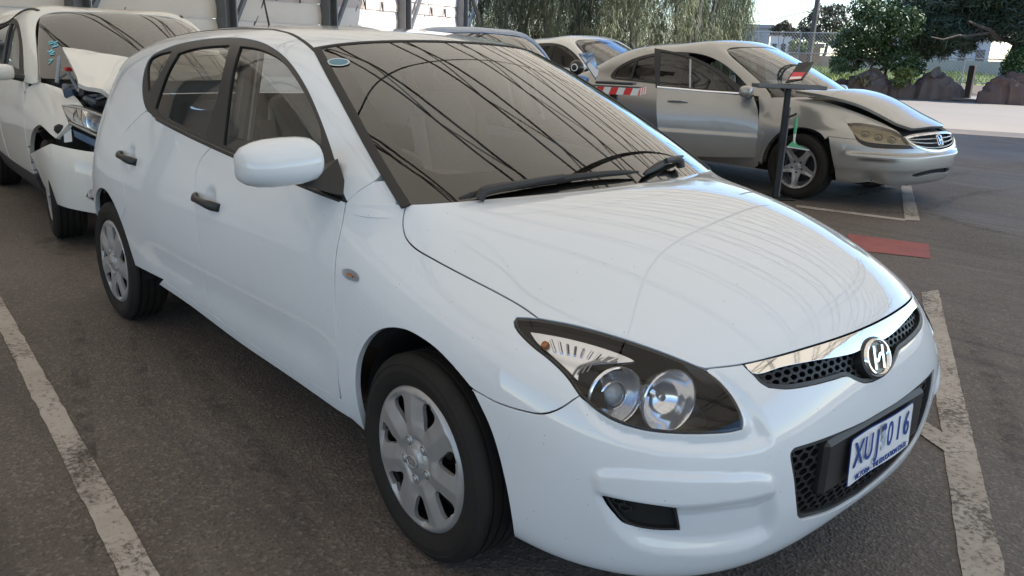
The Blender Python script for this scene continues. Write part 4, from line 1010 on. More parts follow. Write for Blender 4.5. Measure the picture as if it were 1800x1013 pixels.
# torn strip of the plate film over the middle letters
tear = [(-.020, .060), (.002, .057), (.006, .040), (-.002, .030), (.010, .018), (.004, -.004), (-.006, -.020), (-.014, -.012), (-.012, .004), (-.022, .012), (-.014, .026), (-.026, .036), (-.018, .046)]
V2, F = tri2d(np.array(tear), [], .01); mesh_obj('torn_film', local(PF, np.c_[V2, .0135+.004*np.sin(V2[:, 0]*140+V2[:, 1]*90)]), F, mat('torn_film', (.58, .59, .62), .5, noise=(60, .7, (.34, .40, .55))), pl, smooth=True)
tear2 = [(-.030, .058), (-.004, .062), (.000, .046), (-.008, .040), (-.022, .044)]
V2, F = tri2d(np.array(tear2), [], .01); mesh_obj('torn_film', local(PF, np.c_[V2, np.full(len(V2), .016)]), F, PBLUE, pl)
# ---- headlamps
def head_lamp(mir):
    my = np.array([1, -1 if mir else 1, 1])
    lens = FP.panel('headlamp', uv_lamp, LENSC, HB, h=.03, gap=.004, flange=0, off=-.001, mirror=mir)
    FP.panel('lamp_seal', uv_lamp, GLOSSB, lens, holes=[FP.shrink(resample(uv_lamp*sFP, .015)/sFP, .0075)], h=.02, gap=.0015, flange=.145, off=-.0025, mirror=mir)
    sh_ = FP.shrink(resample(uv_lamp*sFP, .015)/sFP, .002)
    FP.panel('lamp_housing', sh_, LAMPDARK, lens, h=.03, gap=0, flange=0, off=-.15, mirror=mir)
    def bowl(px, r, dep, ring, ax, inset, prof=None, n=36):
        uv = FP.cast([px], **NEAR)[0]; P = FP.base(uv)[0]-inset*FP.bnorm(uv)[0]; a = np.array(ax, float); a /= np.linalg.norm(a)
        pr = prof or [(r*1.05, -.004), (r*1.05, .001), (r, .003), (r*.97, 0), (r*.90, -dep*.35), (r*.72, -dep*.75), (r*.42, -dep*.97), (r*.12, -dep*1.05)]
        return MB().lathe(pr, n, P*my, a*my).build(ring, REFLECT, lens, smooth=True, angle=R(50)), P, a
    ax = (.93, -.30, .05)
    _, P, a = bowl((1081, 688), .069, .055, 'low_beam_reflector', ax, .046)
    MB().lathe([(.036, -.050), (.036, -.010), (.032, -.008), (.031, -.018)], 28, P*my, a*my).build('projector_ring', REFLECT, lens, smooth=True)
    MB().lathe([(.0315, -.020), (.025, -.004), (.015, .005), (.0005, .009)], 28, P*my, a*my).build('projector_lens', mat('projector_glass', (.35, .42, .5), .03, 0, 1.), lens, smooth=True)
    _, P2, a2 = bowl((1187, 694), .074, .066, 'high_beam_reflector', (.95, -.26, .06), .058)
    MB().lathe([(.011, -.062), (.011, -.028), (.008, -.024), (.0005, -.023)], 18, P2*my, a2*my).build('bulb_shield', REFLECT, lens, smooth=True)
    ind = T([(928,576,1),(950,579),(1000,588),(1060,604),(1108,622),(1116,627,1),(1090,629),(1062,630),(1035,634),(1016,645),(1012,663,1),(990,640),(960,612),(938,592)], 4, closed=True)
    FP.panel('indicator_reflector', ind, REFLECT, lens, h=.012, gap=0, flange=.012, off=-.022, mirror=mir)
    for k in range(0 if mir else 9):          # stepped flutes across the indicator reflector
        f = k/8; a_, b_ = np.array([965+f*120, 590+f*32]), np.array([972+f*95, 612+f*18]); q = FP.cast([a_, (a_+b_)/2, b_], **NEAR)
        P = (FP.base(q)-.020*FP.bnorm(q))*my; MB().tube(P, .0035, 6).build('indicator_flute', REFLECT, lens, smooth=True)
    for k in range(0 if mir else 4):
        f = k*9; q = FP.cast(spline([(1003+f, 655-f*.25), (1016+f, 638-f*.3), (1045+f*.8, 631-f*.35), (1085, 628.5-f*.2)], 5), **NEAR); P = (FP.base(q)-.019*FP.bnorm(q))*my
        MB().tube(P, .0022, 6).build('indicator_rib', SILVER, lens, smooth=True)
    if mir: return lens
    q = FP.cast([(955, 601)], **NEAR); P = (FP.base(q)-.016*FP.bnorm(q))[0]*my; n_ = FP.bnorm(q)[0]*my
    MB().lathe([(.0105, -.02), (.0105, 0), (.008, .006), (.0005, .009)], 20, P, n_).build('indicator_bulb', AMBER, lens, smooth=True)
    return lens
head_lamp(False); head_lamp(True)
# ---- side repeater
for mir in (False, True):
    rp = FP.trace([(603.5,477),(608,473),(618,474.5),(628,482),(631.5,490),(628,494.5),(618,492),(607,485)], 4, closed=True)
    rl = FP.panel('side_repeater', rp, LENSC, HB, h=.01, gap=0, flange=.004, off=.006, mirror=mir)
    FP.panel('repeater_base', rp, REFLECT, rl, h=.01, gap=0, flange=0, off=.0015, mirror=mir)
    q = FP.cast([(612, 481), (621, 487)]); P = (FP.base(q)+.003*FP.bnorm(q))*[1, -1 if mir else 1, 1]; MB().tube(P, .0035, 6).build('repeater_bulb', AMBER, rl, smooth=True)
# ---- door handles
for ends in (((345, 345), (386, 366)), ((214, 271), (240, 286))):
    q = SP.cast([np.array(ends[0])+f*(np.array(ends[1])-np.array(ends[0])) for f in np.linspace(0, 1, 9)]); P = SP.base(q); N = SP.bnorm(q)
    o = np.array([.004, .022, .034, .038, .039, .038, .034, .026, .004]); w = np.array([.016, .017, .0155, .013, .0125, .013, .0155, .018, .016])
    for s in (1, -1):
        secs = []
        for i in range(9):
            t_ = P[min(i+1, 8)]-P[max(i-1, 0)]; t_ /= np.linalg.norm(t_); b = np.cross(N[i], t_); a = np.linspace(0, 2*math.pi, 17)[:-1]; c = P[i]+N[i]*o[i]
            th = .010 if 0 < i < 8 else .012
            secs.append((c+np.outer(np.cos(a)*w[i], b)+np.outer(np.sin(a)*th, N[i]))*[1, s, 1])
        loft('door_handle', secs, BLACKP, HB)
        # the hollow behind the grip: rim of a pressed cup
# ---- door mirrors
def door_mirror(s, fold=0.):
    fc, fs = math.cos(fold), math.sin(fold); hp = np.array([-.56 if fold == 0 else -.70, -.86, 0]); fR = np.array([[fc, -fs, 0], [fs, fc, 0], [0, 0, 1]])
    fx = lambda q: ((q-hp)@fR.T+hp)*[1, s, 1]
    c0 = np.array([-.565, -.945, 1.060]); secs = []
    ys = .86*np.array([.148, .142, .125, .095, .055, 0., -.055, -.092, -.110, -.116]); f = np.array([.18, .48, .70, .87, .97, 1., .97, .88, .72, .42])
    for y, k in zip(ys, f):
        n = 28; t = np.linspace(0, 2*math.pi, n+1)[:-1]; zz = np.sin(t); xx = np.cos(t)
        a = .098*k**.8; b = .077*k**.72
        X = np.sign(xx)*np.abs(xx)**(2/2.1)*a; Z = np.sign(zz)*np.abs(zz)**(2/2.15)*b
        X = np.where(X < -.035, -.035-(X+.035)*-.35, X)       # flattened towards the glass
        tilt = .012*(y/.12)
        secs.append(np.stack([c0[0]+X-.10*y, np.full(n, c0[1]-y), c0[2]+Z*np.where(Z > 0, 1.0, .84)-tilt*.6+.004], 1))
    secs = [fx(q-(0 if fold == 0 else np.array([.14, -.01, .03]))) for q in secs]
    m_ = loft('door_mirror', secs, PAINT, HB)
    g = super_sec((0, 0, 0), .105, .062, 3., 28, (1, 2)); g[:, 0] = -.052; R_ = np.array([[math.cos(.1), -math.sin(.1), 0], [math.sin(.1), math.cos(.1), 0], [0, 0, 1]]); g = g@R_.T+c0
    mesh_obj('mirror_glass', fx(g-(0 if fold == 0 else np.array([.14, -.01, .03]))), [tuple(range(28))], mat('mirror_silver', (.8, .8, .8), .02, 1.), m_)
    ft = [np.array([(-.47, -.775, .965), (-.68, -.78, .985), (-.66, -.775, 1.03), (-.55, -.765, 1.07)]), np.array([(-.50, -.82, .975), (-.63, -.825, .985), (-.625, -.82, 1.02), (-.54, -.815, 1.04)]), np.array([(-.53, -.88, .995), (-.62, -.885, 1.0), (-.62, -.885, 1.025), (-.55, -.88, 1.03)])]
    loft('mirror_foot', [q*[1, s, 1] for q in ft], BLACKP, m_, smooth=False)
    return m_
door_mirror(1); door_mirror(-1, R(-68))
# ---- wipers and cowl
def on_ws(pts, off=.012): q = WP.cast(pts); return WP.base(q)+off*WP.bnorm(q)
def wiper(blade, arm, spoiler=True):
    w = MB(); B = on_ws(spline(blade, 8), .016); w.tube(B, np.interp(np.linspace(0, 1, len(B)), [0, .1, .5, .9, 1], [.004, .009, .013, .009, .004]), 8)
    o = w.build('wiper_blade', RUBBER, HB, smooth=True)
    a = on_ws(spline(arm, 6), .030); a[0] -= [0, 0, .02]
    MB().tube(a, np.linspace(.016, .009, len(a)), 8).build('wiper_arm', BLACKP, o, smooth=True)
wiper([(806,356.5),(850,345),(920,332),(1000,320),(1060,313),(1118,309)], [(840,352),(880,343),(930,334),(985,324)])
wiper([(1128,313),(1145,303),(1165,292),(1196,281)], [(1190,296),(1178,293),(1163,295)])
cw = MB(); CE = FP.base(np.stack([np.linspace(.155, .845, 40), np.full(40, .992)], 1)); CI = CE+[-.16, 0, -.028]; V = np.vstack([CE-[.0, 0, .012], CI]); cw.add(V, [(i, i+1, 41+i, 40+i) for i in range(39)]); cw.build('cowl_panel', BLACKP, HB, smooth=True)
# ---- antenna
MB().tube([(-2.52, 0, 1.435), (-2.53, 0, 1.46), (-2.70, .01, 1.86)], [.014, .006, .0028], 8).build('antenna', GLOSSB, HB, smooth=True)
# ---- cabin
def seat(x, y, w=.26, top=1.20, tilt=.28, nm='front_seat', light=True):
    prof = [(0, .00, .22, .06), (.16, -.01, .235, .065), (.36, -.012, .25, .075), (.52, .0, .235, .062), (.60, .012, .17, .05), (.64, .016, .155, .052), (.76, .02, .16, .06), (.84, .02, .14, .05), (.865, .02, .09, .03)]
    secs = []
    for h, dx, hw, hd in prof:
        z = .42+h*(top-.42)/.865; xx = x-math.sin(tilt)*(z-.42)+dx; secs.append(super_sec((xx, y, z), hd, hw*w/.26, 3.2, 28, (0, 1)))
    o = loft('seat_back', secs, SEAT, None); o.name = 'seat_back'; o.parent = HB
    loft('seat_cushion', [super_sec((x+.03, y, .40), .06, w*.9, 3, 28, (2, 1)), super_sec((x+.25, y, .41), .08, w, 3, 28, (2, 1)), super_sec((x+.50, y, .42), .07, w*.95, 3, 28, (2, 1))], SEAT, HB)
    if light:
        for s in (-1, 1):
            bs = [super_sec((x-math.sin(tilt)*(z-.42)+.045, y+s*w*.72, z), .022, .035, 3, 16, (0, 1)) for z in np.linspace(.5, 1.10, 8)]; loft('seat_bolster', bs, SEATL, o)
    return o
for y in (-.37, .37): seat(-1.32, y)
for y in (-.36, .36): seat(-2.30, y, .30, 1.10, .40, light=False)
ds = []
for y in np.linspace(-.70, .70, 19):
    hood_b = .05*math.exp(-((y+.37)/.2)**2); x0 = -.25-.25*abs(y/.7)**3
    ds.append(np.array([(x0, y, .90), (x0-.15, y, .945), (-.60, y, .955+hood_b), (-.72, y, .93+hood_b), (-.76, y, .88), (-.74, y, .70), (-.70, y, .45), (x0, y, .45)]))
loft('dashboard', ds, DASH, HB, angle=R(40))
sw = MB(); Sc = np.array([-.93, -.37, .87]); ax = np.array([-.88, 0, .47]); e1 = np.array([0, 1., 0]); e2 = np.cross(ax, e1); e2 /= np.linalg.norm(e2); a = np.linspace(0, 2*math.pi, 41)
sw.tube([Sc+.185*(math.cos(k)*e1+math.sin(k)*e2) for k in a], .0155, 10, False)
for an in (10, 170, 270): sw.beam(Sc, Sc+.18*(math.cos(R(an))*e1+math.sin(R(an))*e2), .045, .02)
sw.tube([Sc-ax*.03, Sc+ax*.02], [.075, .06], 18); sw.tube([Sc, Sc-ax*.30], .04, 12)
sw.build('steering_wheel', DASH, HB, smooth=True)
MB().box((-.90, 0, 1.315), (.03, .24, .065), None, .02).build('rear_view_mirror', BLACKP, HB, smooth=True)
MB().tube([(-.89, 0, 1.32), (-.86, 0, 1.385)], .012, 8).build('mirror_stalk', BLACKP, HB)
MB().box((-1.45, 0, .30), (2.3, 1.5, .02)).build('cabin_floor', DASH, HB)
vs_ = np.linspace(.62, VC, 12); us_ = np.linspace(.05, .94, 20)
hv = []; 
for u_ in us_:
    uv = np.stack([np.full(12, u_), vs_], 1); P = SP.base(uv)-.03*SP.bnorm(uv); hv.append(np.vstack([P, (P*[1, -1, 1])[::-1][1:]]))
k = len(hv[0]); mesh_obj('headlining', np.vstack(hv), [(i*k+j, i*k+j+1, (i+1)*k+j+1, (i+1)*k+j) for i in range(19) for j in range(k-1)], mat('headlining', (.42, .40, .36), .95), HB, smooth=True)
for s in (-1, 1):
    P = SP.base(SP.cast([(409, 82), (399, 152), (383, 245)]))*[1, -s, 1]; P[:, 1] *= .90; MB().tube(P, .035, 8).build('pillar_trim', TRIM, HB, smooth=True)
    V = SP.base(SP.find([(x, z) for z in (.50, .97) for x in (-.48, -1.0, -1.6, -2.2)]))*[1, -s, 1]; V[:, 1] *= .93
    mesh_obj('door_trim', V, [(i, i+1, 5+i, 4+i) for i in range(3)], TRIM, HB)
    P = SP.base(SP.cast([(430, 90), (419, 150), (404, 250)]))*[1, -s, 1]; P[:, 1] *= .90
    MB().tube(P, .012, 6).build('seat_belt', mat('seat_belt', (.30, .28, .26), .9), HB)
# round registration sticker high on the glass
uvs = WP.cast([(595, 110)])[0]; SF = frame_at(WP.base(uvs)[0]+.002*WP.bnorm(uvs)[0], WP.bnorm(uvs)[0]); a = np.linspace(0, 2*math.pi, 29)[:-1]
st = mesh_obj('glass_sticker', local(SF, [(.040*math.cos(q), .030*math.sin(q), 0) for q in a]), [tuple(range(28))], mat('sticker_pale', (.5, .56, .58), .5), HB)
mesh_obj('sticker_core', local(SF, [(.033*math.cos(q), .022*math.sin(q), .0008) for q in a]), [tuple(range(28))], mat('sticker_blue', (.10, .22, .28), .5), st)
# ================================================================== the silver sedan with its door ajar
def pose(x, y, a, s=1., z=0.):
    c, sn = math.cos(R(a))*s, math.sin(R(a))*s; A = np.eye(4); A[:2, :2] = [[c, -sn], [sn, c]]; A[2, 2] = s; A[:3, 3] = (x, y, z); return A
SDM = pose(-2.553, 6.64, -2.3)
SD = thing('sedan_car', 'silver four-door sedan with its front door ajar and a sprung bonnet', 'car', (-2.553, 6.64, 0), R(-2.3))
SILV = mat('champagne_paint', (.385, .378, .362), .36, .55, 1., noise=(5, .9, (.345, .338, .32)))
LAMPY = mat('yellowed_lens', (.50, .475, .41), .35, .2, coat=.6)
hx_ = np.array([(-3.23,-3.85),(-2.78,-3.15),(-2.42,-2.72),(-2.0,-2.2),(-1.05,-1.27),(-.47,-.66),(-.24,-.42),(0,0),(.4,.45),(.888,.985)])
def to_sedan(P, st=None):
    P = np.array(P, float); Q = P.copy(); Q[..., 0] = np.interp(P[..., 0], hx_[:, 0], hx_[:, 1]); Q[..., 1] *= 1.039; return Q
FH0 = FH.copy()
for u_, dz_ in enumerate(((.032, .058, .046), (.032, .057, .045), (.031, .054, .043), (.028, .050, .040), (.020, .038, .030), (.008, .018, .013))): FH0[u_, 6:9, 2] -= np.array(dz_)*.6
FH2 = to_sedan(FH0); FH2[:4, 6:9, 2] += [-.01, .0, .012]; FH2[:, 3:6, 2] += .02; FH2[:5, 0, 2] += .02
FH2[:5, :6, 0] += .035
def lift(P):
    P = P.copy(); P[..., 2] += .085*np.clip((P[..., 2]-.85)/.5, 0, 1.4); return P
FH2 = lift(FH2)
F2 = Patch(np.concatenate([(FH2*[1, -1, 1])[::-1], FH2[1:]], 0), lam=3e-4); F2.Mx = SDM
SHh = np.abs(SH*[0, 1, 0])+SH*[1, 0, 1]; SHs = to_sedan(SHh*[1, 1, 1])
fac = [1, 1, 1.015, 1.05, 1.11, 1.16, .86, .25]
for i in range(8):
    bz = SHs[i, 9, 2]; nb = [.98, .965, .975, .99, 1.005, 1.01, 1.02, 1.03][i]
    SHs[i, 9:, 2] = nb+(SHs[i, 9:, 2]-bz)*fac[i]*(1.43-nb)/(1.482-1.01)*1.01
SHs = lift(SHs); SHs[:, -2:, 1] *= -1; SHs = SHs*[1, -1, 1]
S2 = Patch(SHs[::-1], lam=3e-4); S2.Mx = SDM
# windscreen
def make_ws(FHx, UPx, bul=.02, lam=2e-3):
    wb = FHx[:7, 9]; wt = UPx[[8, 7, 6, 5, 4]]; se = UPx[:5]; N = []
    d = np.r_[0, np.cumsum(np.linalg.norm(np.diff(se, axis=0), axis=1))]
    for t in np.linspace(0, 1, 6):
        e = np.array([np.interp(t*d[-1], d, se[:, k]) for k in range(3)]); fr = np.linspace(0, 1, 6); c0 = curve_at(wb, fr*wb[:, 1].max()); c1 = curve_at(wt, fr*wt[:, 1].max()); row = []
        for k in range(6):
            q = (1-t)*c0[k]+t*c1[k]; q = q+(e-((1-t)*c0[-1]+t*c1[-1]))*fr[k]**2; q[2] += bul*math.sin(math.pi*t)*(1-fr[k]**2*.9); row.append(q)
        N.append(row)
    N = np.array(N); N = np.concatenate([(N*[1, -1, 1])[:, ::-1], N[:, 1:]], 1); return Patch(np.swapaxes(N, 0, 1), lam=lam)
UP2 = (SHs*[1, -1, 1])[0, 9:18]; W2 = make_ws(FH2, UP2); W2.Mx = SDM
NR = dict(hi=(.6, 1)); T2 = lambda L, n=4, **k: F2.trace(L, n, **{**NR, **k}); s2 = np.array([F2.Lu, F2.Lv])
import copy as _cp
# bonnet sprung from its latch: the same surface raised, most towards the windscreen
F2h = _cp.copy(F2); F2h._g = None; F2h.C = F2.C.copy(); F2h.C[..., 2] += .02+.055*np.clip((.95-F2.C[..., 0])/.6, 0, 1)
h_edge = F2h.trace([(1403,160),(1448,167.5),(1506,182.5),(1545,200),(1576,216.5),(1604,226)], 4, **NR)
h_nose = F2h.trace([(1604,226),(1625,224),(1645,221)], 4, **NR)
wsb2 = np.stack([np.linspace(.5, h_edge[0, 0], 24), np.full(24, .99)], 1)
F2h.panel('bonnet', sym(joinl(wsb2, h_edge, to_c(cut_half(h_nose))[1:])), SILV, SD, h=.05, gap=.003, flange=.03)
f_top = T2([(1397,168),(1430,174),(1467,184),(1526,205.6),(1556,219),(1578,231)])
l_top = [(1489,217,1),(1505,216),(1530,219),(1557,225),(1578,233),(1590,243),(1600,255,1)]; l_low = [(1600,255,1),(1580,253.5),(1557,252),(1530,250),(1512,245),(1500,233),(1489,217,1)]
LT, LL = T2(l_top), T2(l_low)
seam2 = T2([(1456,240,1),(1480,243),(1512,246)])
arch2 = T2([(1339,290),(1342,272),(1350.6,254),(1361,241),(1370,233.5),(1382,228),(1395,225),(1408,224),(1420.6,225.5),(1434,230),(1444,237),(1456,255)])
archb = T2([(1456,240),(1459.5,262),(1465,290),(1468,317)])
dline = T2([(1341,173),(1339,206),(1334,250),(1331,280)])
iD = np.argmin(np.abs(arch2[:, 1]-seam2[0, 1])*(arch2[:, 0] > .18)+(arch2[:, 0] <= .18)*9)
fend2 = joinl(f_top, LT[::-1][6:][:-1], [LL[-1]], LL[::-1][1:9], seam2[::-1][1:], arch2[::-1][2:], dline[::-1])
for mir in (False, True): F2.panel('front_fender', fend2, SILV, SD, h=.05, gap=.003, flange=.03, mirror=mir)
lampo = joinl(LT, LL[1:-1])
gtop = T2([(1600,238),(1625,233),(1650,231)]); 
bot2 = np.stack([np.linspace(.5, archb[-1, 0], 30), np.full(30, .03)], 1)
# bumper runs from the lamps down; its top edge dips round the grille
bump2 = joinl(bot2, archb[::-1], seam2[1:], LL[::-1][9:], LT[::-1][1:6], to_c(cut_half(T2([(1590,240),(1603,236),(1625,233),(1648,231)])))[0:])
g_up = to_c(cut_half(T2([(1590,242),(1612,237.5),(1648,233)]))); g_lo = to_c(cut_half(T2([(1590,242),(1600,252),(1615,261),(1632,266),(1650,267)])))
gr2 = sym(joinl(g_up[::-1], g_lo[1:]))
in2 = sym(joinl(to_c(cut_half(T2([(1604,309),(1625,302),(1650,297)])))[::-1], to_c(cut_half(T2([(1604,309),(1612,312),(1635,307),(1655,303)])))[1:]))
def d_b2(uv, P):
    dent = -.05*np.exp(-((P[:, 0]-.72)/.09)**2-((P[:, 1]+.72)/.10)**2-((P[:, 2]-.27)/.07)**2)+.02*np.exp(-((P[:, 0]-.80)/.06)**2-((P[:, 1]+.60)/.1)**2-((P[:, 2]-.33)/.04)**2)
    rub = .016*sstep(.485, .495, P[:, 2])*sstep(.545, .535, P[:, 2])*sstep(.45, .55, P[:, 0])
    return dent+rub-.012*sstep(.40, .34, P[:, 2])
F2.disps.append(d_b2); F2.panel('front_bumper', sym(bump2), SILV, SD, holes=[gr2, in2], h=.03, gap=.003, flange=.03); F2.disps.clear()
for q in (gr2, in2):
    F2.panel('opening_back', q, SHELL, SD, h=.06, gap=0, flange=0, off=-.05)
F2.panel('grille_frame', gr2, CHROME, SD, holes=[F2.shrink(resample(gr2*s2, .02)/s2, .018)], h=.03, gap=.001, flange=.02, off=.004)
for f in (.30, .55, .80):
    q = []
    for k in np.linspace(.06, .94, 16):
        i = int(k*(len(g_lo)-1)); q.append(g_up[min(int(k*(len(g_up)-1)), len(g_up)-1)]*(1-f)+g_lo[i]*f)
    q = np.array(q); m2 = q[::-1].copy(); m2[:, 0] = 1-m2[:, 0]; F2.strip('grille_bar', joinl(q, m2), .014, .006, mat('grille_silver', (.35, .34, .33), .3, .7), SD, lift=-.012)
# emblem: a rounded frame with an upright H
eb = F2.cast([(1655, 247)], **NR)[0]; eb = np.array([.5, eb[1]]); EF = frame_at(F2.base(eb)[0]+.012*F2.bnorm(eb)[0], F2.bnorm(eb)[0]); em = MB()
for a_, b_ in (((-.030, .045), (-.018, -.045)), ((.030, .045), (.018, -.045)), ((-.024, 0), (.024, 0))):
    A_, B_ = local(EF, [(*a_, .004), (*b_, .004)]); em.beam(A_, B_, .012, .008, up=EF[:3, 2])
a = np.linspace(0, 2*math.pi, 29); em.tube(local(EF, np.stack([.055*np.sign(np.cos(a))*np.abs(np.cos(a))**.6, .055*np.sign(np.sin(a))*np.abs(np.sin(a))**.6, 0*a], 1)), .006, 6, False)
em.build('emblem', CHROME, SD, smooth=True)
# lamps: clouded yellow lenses over a dark tray
for mir in (False, True):
    ln = F2.panel('headlamp', lampo, glass('clouded_lens', (.88, .84, .74), 1.5, k=1.), SD, h=.05, gap=.003, flange=.02, mirror=mir)
    F2.panel('lamp_tray', lampo, LAMPY, ln, h=.05, gap=0, flange=0, off=-.03, mirror=mir)
    for px in ((1522, 232), (1546, 238), (1570, 243)):
        uv = F2.cast([px], **NR)[0]; P = (F2.base(uv)[0]-.022*F2.bnorm(uv)[0])*[1, -1 if mir else 1, 1]
        MB().lathe([(.040, .004), (.036, .005), (.030, -.004), (.012, -.007), (.004, .004)], 18, P, F2.bnorm(uv)[0]*[1, -1 if mir else 1, 1]).build('lamp_reflector', SILVER, ln, smooth=True)
    F2.panel('lamp_gasket', T2([(1500,234,1),(1512,246),(1530,251),(1557,253.5),(1600,256,1),(1607,262,1),(1580,262),(1550,261),(1525,258),(1508,249)], 3, closed=True), GLOSSB, SD, h=.03, gap=0, flange=.01, off=.002, mirror=mir)
# sides
T3 = lambda L, n=4, **k: S2.trace(L, n, **k)
F3 = lambda L: S2.find(np.array(L, float)); v9s = S2.vs[9]
def vc_of(P):
    vs = np.linspace(.6, 1, 400); y = P.base(np.stack([0*vs+.5, vs], 1))[:, 1]; return vs[np.argmin(np.abs(y))]
VC2 = vc_of(S2)
dlo2 = spline([(-.66,1.005,1),(-.80,1.12),(-1.05,1.27),(-1.30,1.37),(-1.55,1.415),(-1.95,1.42),(-2.30,1.38),(-2.55,1.305),(-2.76,1.19),(-2.82,1.10),(-2.74,1.065,1),(-2.2,1.055),(-1.6,1.035),(-1.1,1.02)], 5, True)
D2 = F3(dlo2)
RC2 = np.array([-2.80, .345]); arc2 = lambda a0, a1, n=20: F3(np.stack([RC2[0]+.37*np.cos(np.radians(np.linspace(a0, a1, n))), RC2[1]+.37*np.sin(np.radians(np.linspace(a0, a1, n)))], 1))
dit = np.stack([np.linspace(.992, .004, 30), np.full(30, S2.vs[13]+.012)], 1)
fd_o = spline([(-.60,1.00,1),(-.53,.85),(-.50,.62),(-.50,.36,1),(-1.1,.325),(-1.56,.32,1),(-1.58,.6),(-1.62,.85),(-1.64,1.04,1),(-1.1,1.02)], 5, True)
opening = F3(fd_o)
sideb = joinl(np.stack([np.full(16, .995), np.linspace(.03, dit[0, 1], 16)], 1)[4:], dit, [[.004, .3], [.004, .05]], arc2(178, 4), F3([(-2.35, .25), (-1.6, .245), (-.52, .245)]), [[.975, .05]])
rear_d = joinl(F3(spline([(-1.66,1.04,1),(-1.64,.85),(-1.60,.6),(-1.58,.325,1),(-2.30,.33),(-2.42,.42,1)], 5)), arc2(40, 75, 8), F3(spline([(-2.62,.80),(-2.66,.95),(-2.72,1.06,1),(-2.2,1.052)], 4)))
for mir in (False, True):
    S2.panel('body_side', sideb, SILV, SD, holes=[D2, opening], h=.06, gap=.002, flange=.03, mirror=mir)
    S2.panel('rear_door', rear_d, SILV, SD, h=.06, gap=.003, flange=.012, off=.002, mirror=mir)
S2.panel('roof', joinl(np.stack([np.full(10, .995), np.linspace(VC2, dit[0, 1], 10)], 1), dit[1:], np.stack([np.full(10, .004), np.linspace(dit[-1, 1], VC2, 10)], 1)[1:], np.stack([np.linspace(.004, .995, 30), np.full(30, VC2)], 1)[1:-1]), SILV, SD, h=.07, gap=0, flange=.01, both=True)
sr = F3([(-1.45, 0), (-2.0, 0)]); 
GLASS_D = glass('dark_side_glass', (.30, .33, .32))
sun_uv = np.array([(.80, VC2-.005), (.80, VC2-.10), (.60, VC2-.10), (.60, VC2-.005)])
S2.panel('sunroof', sun_uv, GLOSSB, SD, h=.06, gap=0, flange=.004, off=.004, both=True)
rw = F3(spline([(-1.72,1.065,1),(-1.72,1.395,1),(-1.95,1.395),(-2.25,1.36),(-2.42,1.315,1),(-2.44,1.08,1)], 4, True)); rq = F3(spline([(-2.48,1.085,1),(-2.46,1.30,1),(-2.60,1.24),(-2.74,1.15),(-2.74,1.09,1)], 4, True)); fw = F3(spline([(-.86,1.045,1),(-.94,1.15),(-1.12,1.28),(-1.35,1.365),(-1.60,1.378,1),(-1.60,1.065,1)], 4, True))
S2.panel('window_frame', D2, BLACKP, SD, holes=[rw, rq, fw], h=.06, gap=.001, flange=.02, off=-.004, mirror=True)
S2.panel('window_frame', joinl(F3(spline([(-1.66,1.04,1),(-1.66,1.42,1),(-1.95,1.42),(-2.30,1.38),(-2.55,1.305),(-2.76,1.19),(-2.82,1.10),(-2.74,1.065,1),(-2.2,1.055)], 5, True))), BLACKP, SD, holes=[rw, rq], h=.06, gap=.001, flange=.02, off=-.004)
for mir in (False, True):
    for q in ((rw, rq, fw) if mir else (rw, rq)): S2.panel('side_window', S2.shrink(q, -.005), GLASS_D, SD, h=.08, gap=0, flange=0, off=-.012, mirror=mir)
# the open door: skin, frame, pane, handle, mirror, swung about its hinge
AJ = R(28); HX, HY = -.50, -.88
def swing(o): o.matrix_local = Matrix.Translation((HX, HY, 0)) @ Matrix.Rotation(AJ, 4, 'Z') @ Matrix.Translation((-HX, -HY, 0)); return o
S2.disps.append(lambda uv, P: .006*sstep(.545, .555, P[:, 2])*sstep(.60, .59, P[:, 2]))
door = swing(S2.panel('front_door', opening, SILV, SD, h=.03, gap=.004, flange=.05)); S2.disps.clear()
S2.panel('front_door', opening, SILV, SD, h=.06, gap=.004, flange=.03, mirror=True)
frm = F3(spline([(-.62,1.0,1),(-.80,1.13),(-1.05,1.28),(-1.32,1.385),(-1.56,1.435),(-1.74,1.46,1),(-1.66,1.04,1),(-1.1,1.015)], 5, True)); glz = F3(spline([(-.80,1.045,1),(-.92,1.15),(-1.12,1.275),(-1.36,1.37),(-1.56,1.41),(-1.66,1.42,1),(-1.62,1.065,1)], 4, True))
S2.panel('door_frame', frm, BLACKP, door, holes=[glz], h=.05, gap=.002, flange=.03, off=-.004)
S2.panel('door_window', S2.shrink(glz, -.005), GLASS_D, door, h=.08, gap=0, flange=0, off=-.014)
S2.strip('quarter_bar', F3([(-1.28, 1.05), (-1.30, 1.2), (-1.32, 1.36)]), .02, .006, mat('satin_bar', (.4, .4, .4), .4, .5), door, lift=-.012)
S2.strip('belt_moulding', F3([(-.72, 1.02), (-1.1, 1.025), (-1.64, 1.045)]), .02, .006, CHROME, door)
tr = S2.base(opening)-[0, -.07, 0]; 
V2, F_t = tri2d(opening*[S2.Lu, S2.Lv], [], .15); mesh_obj('door_trim', S2.base(V2/[S2.Lu, S2.Lv])-.07*S2.bnorm(V2/[S2.Lu, S2.Lv]), F_t, TRIM, door)
hq = F3([(-1.50, .905), (-1.44, .91), (-1.36, .91), (-1.28, .905)]); P = S2.base(hq); N = S2.bnorm(hq); secs = []
for i, (o_, w_) in enumerate(((.004, .012), (.032, .02), (.032, .018), (.004, .01))):
    t_ = np.array([1., 0, 0]); b = np.cross(N[i], t_); aa = np.linspace(0, 2*math.pi, 13)[:-1]; secs.append(P[i]+N[i]*o_+np.outer(np.cos(aa)*w_, b)+np.outer(np.sin(aa)*.01, N[i]))
loft('door_handle', secs, SILV, door)
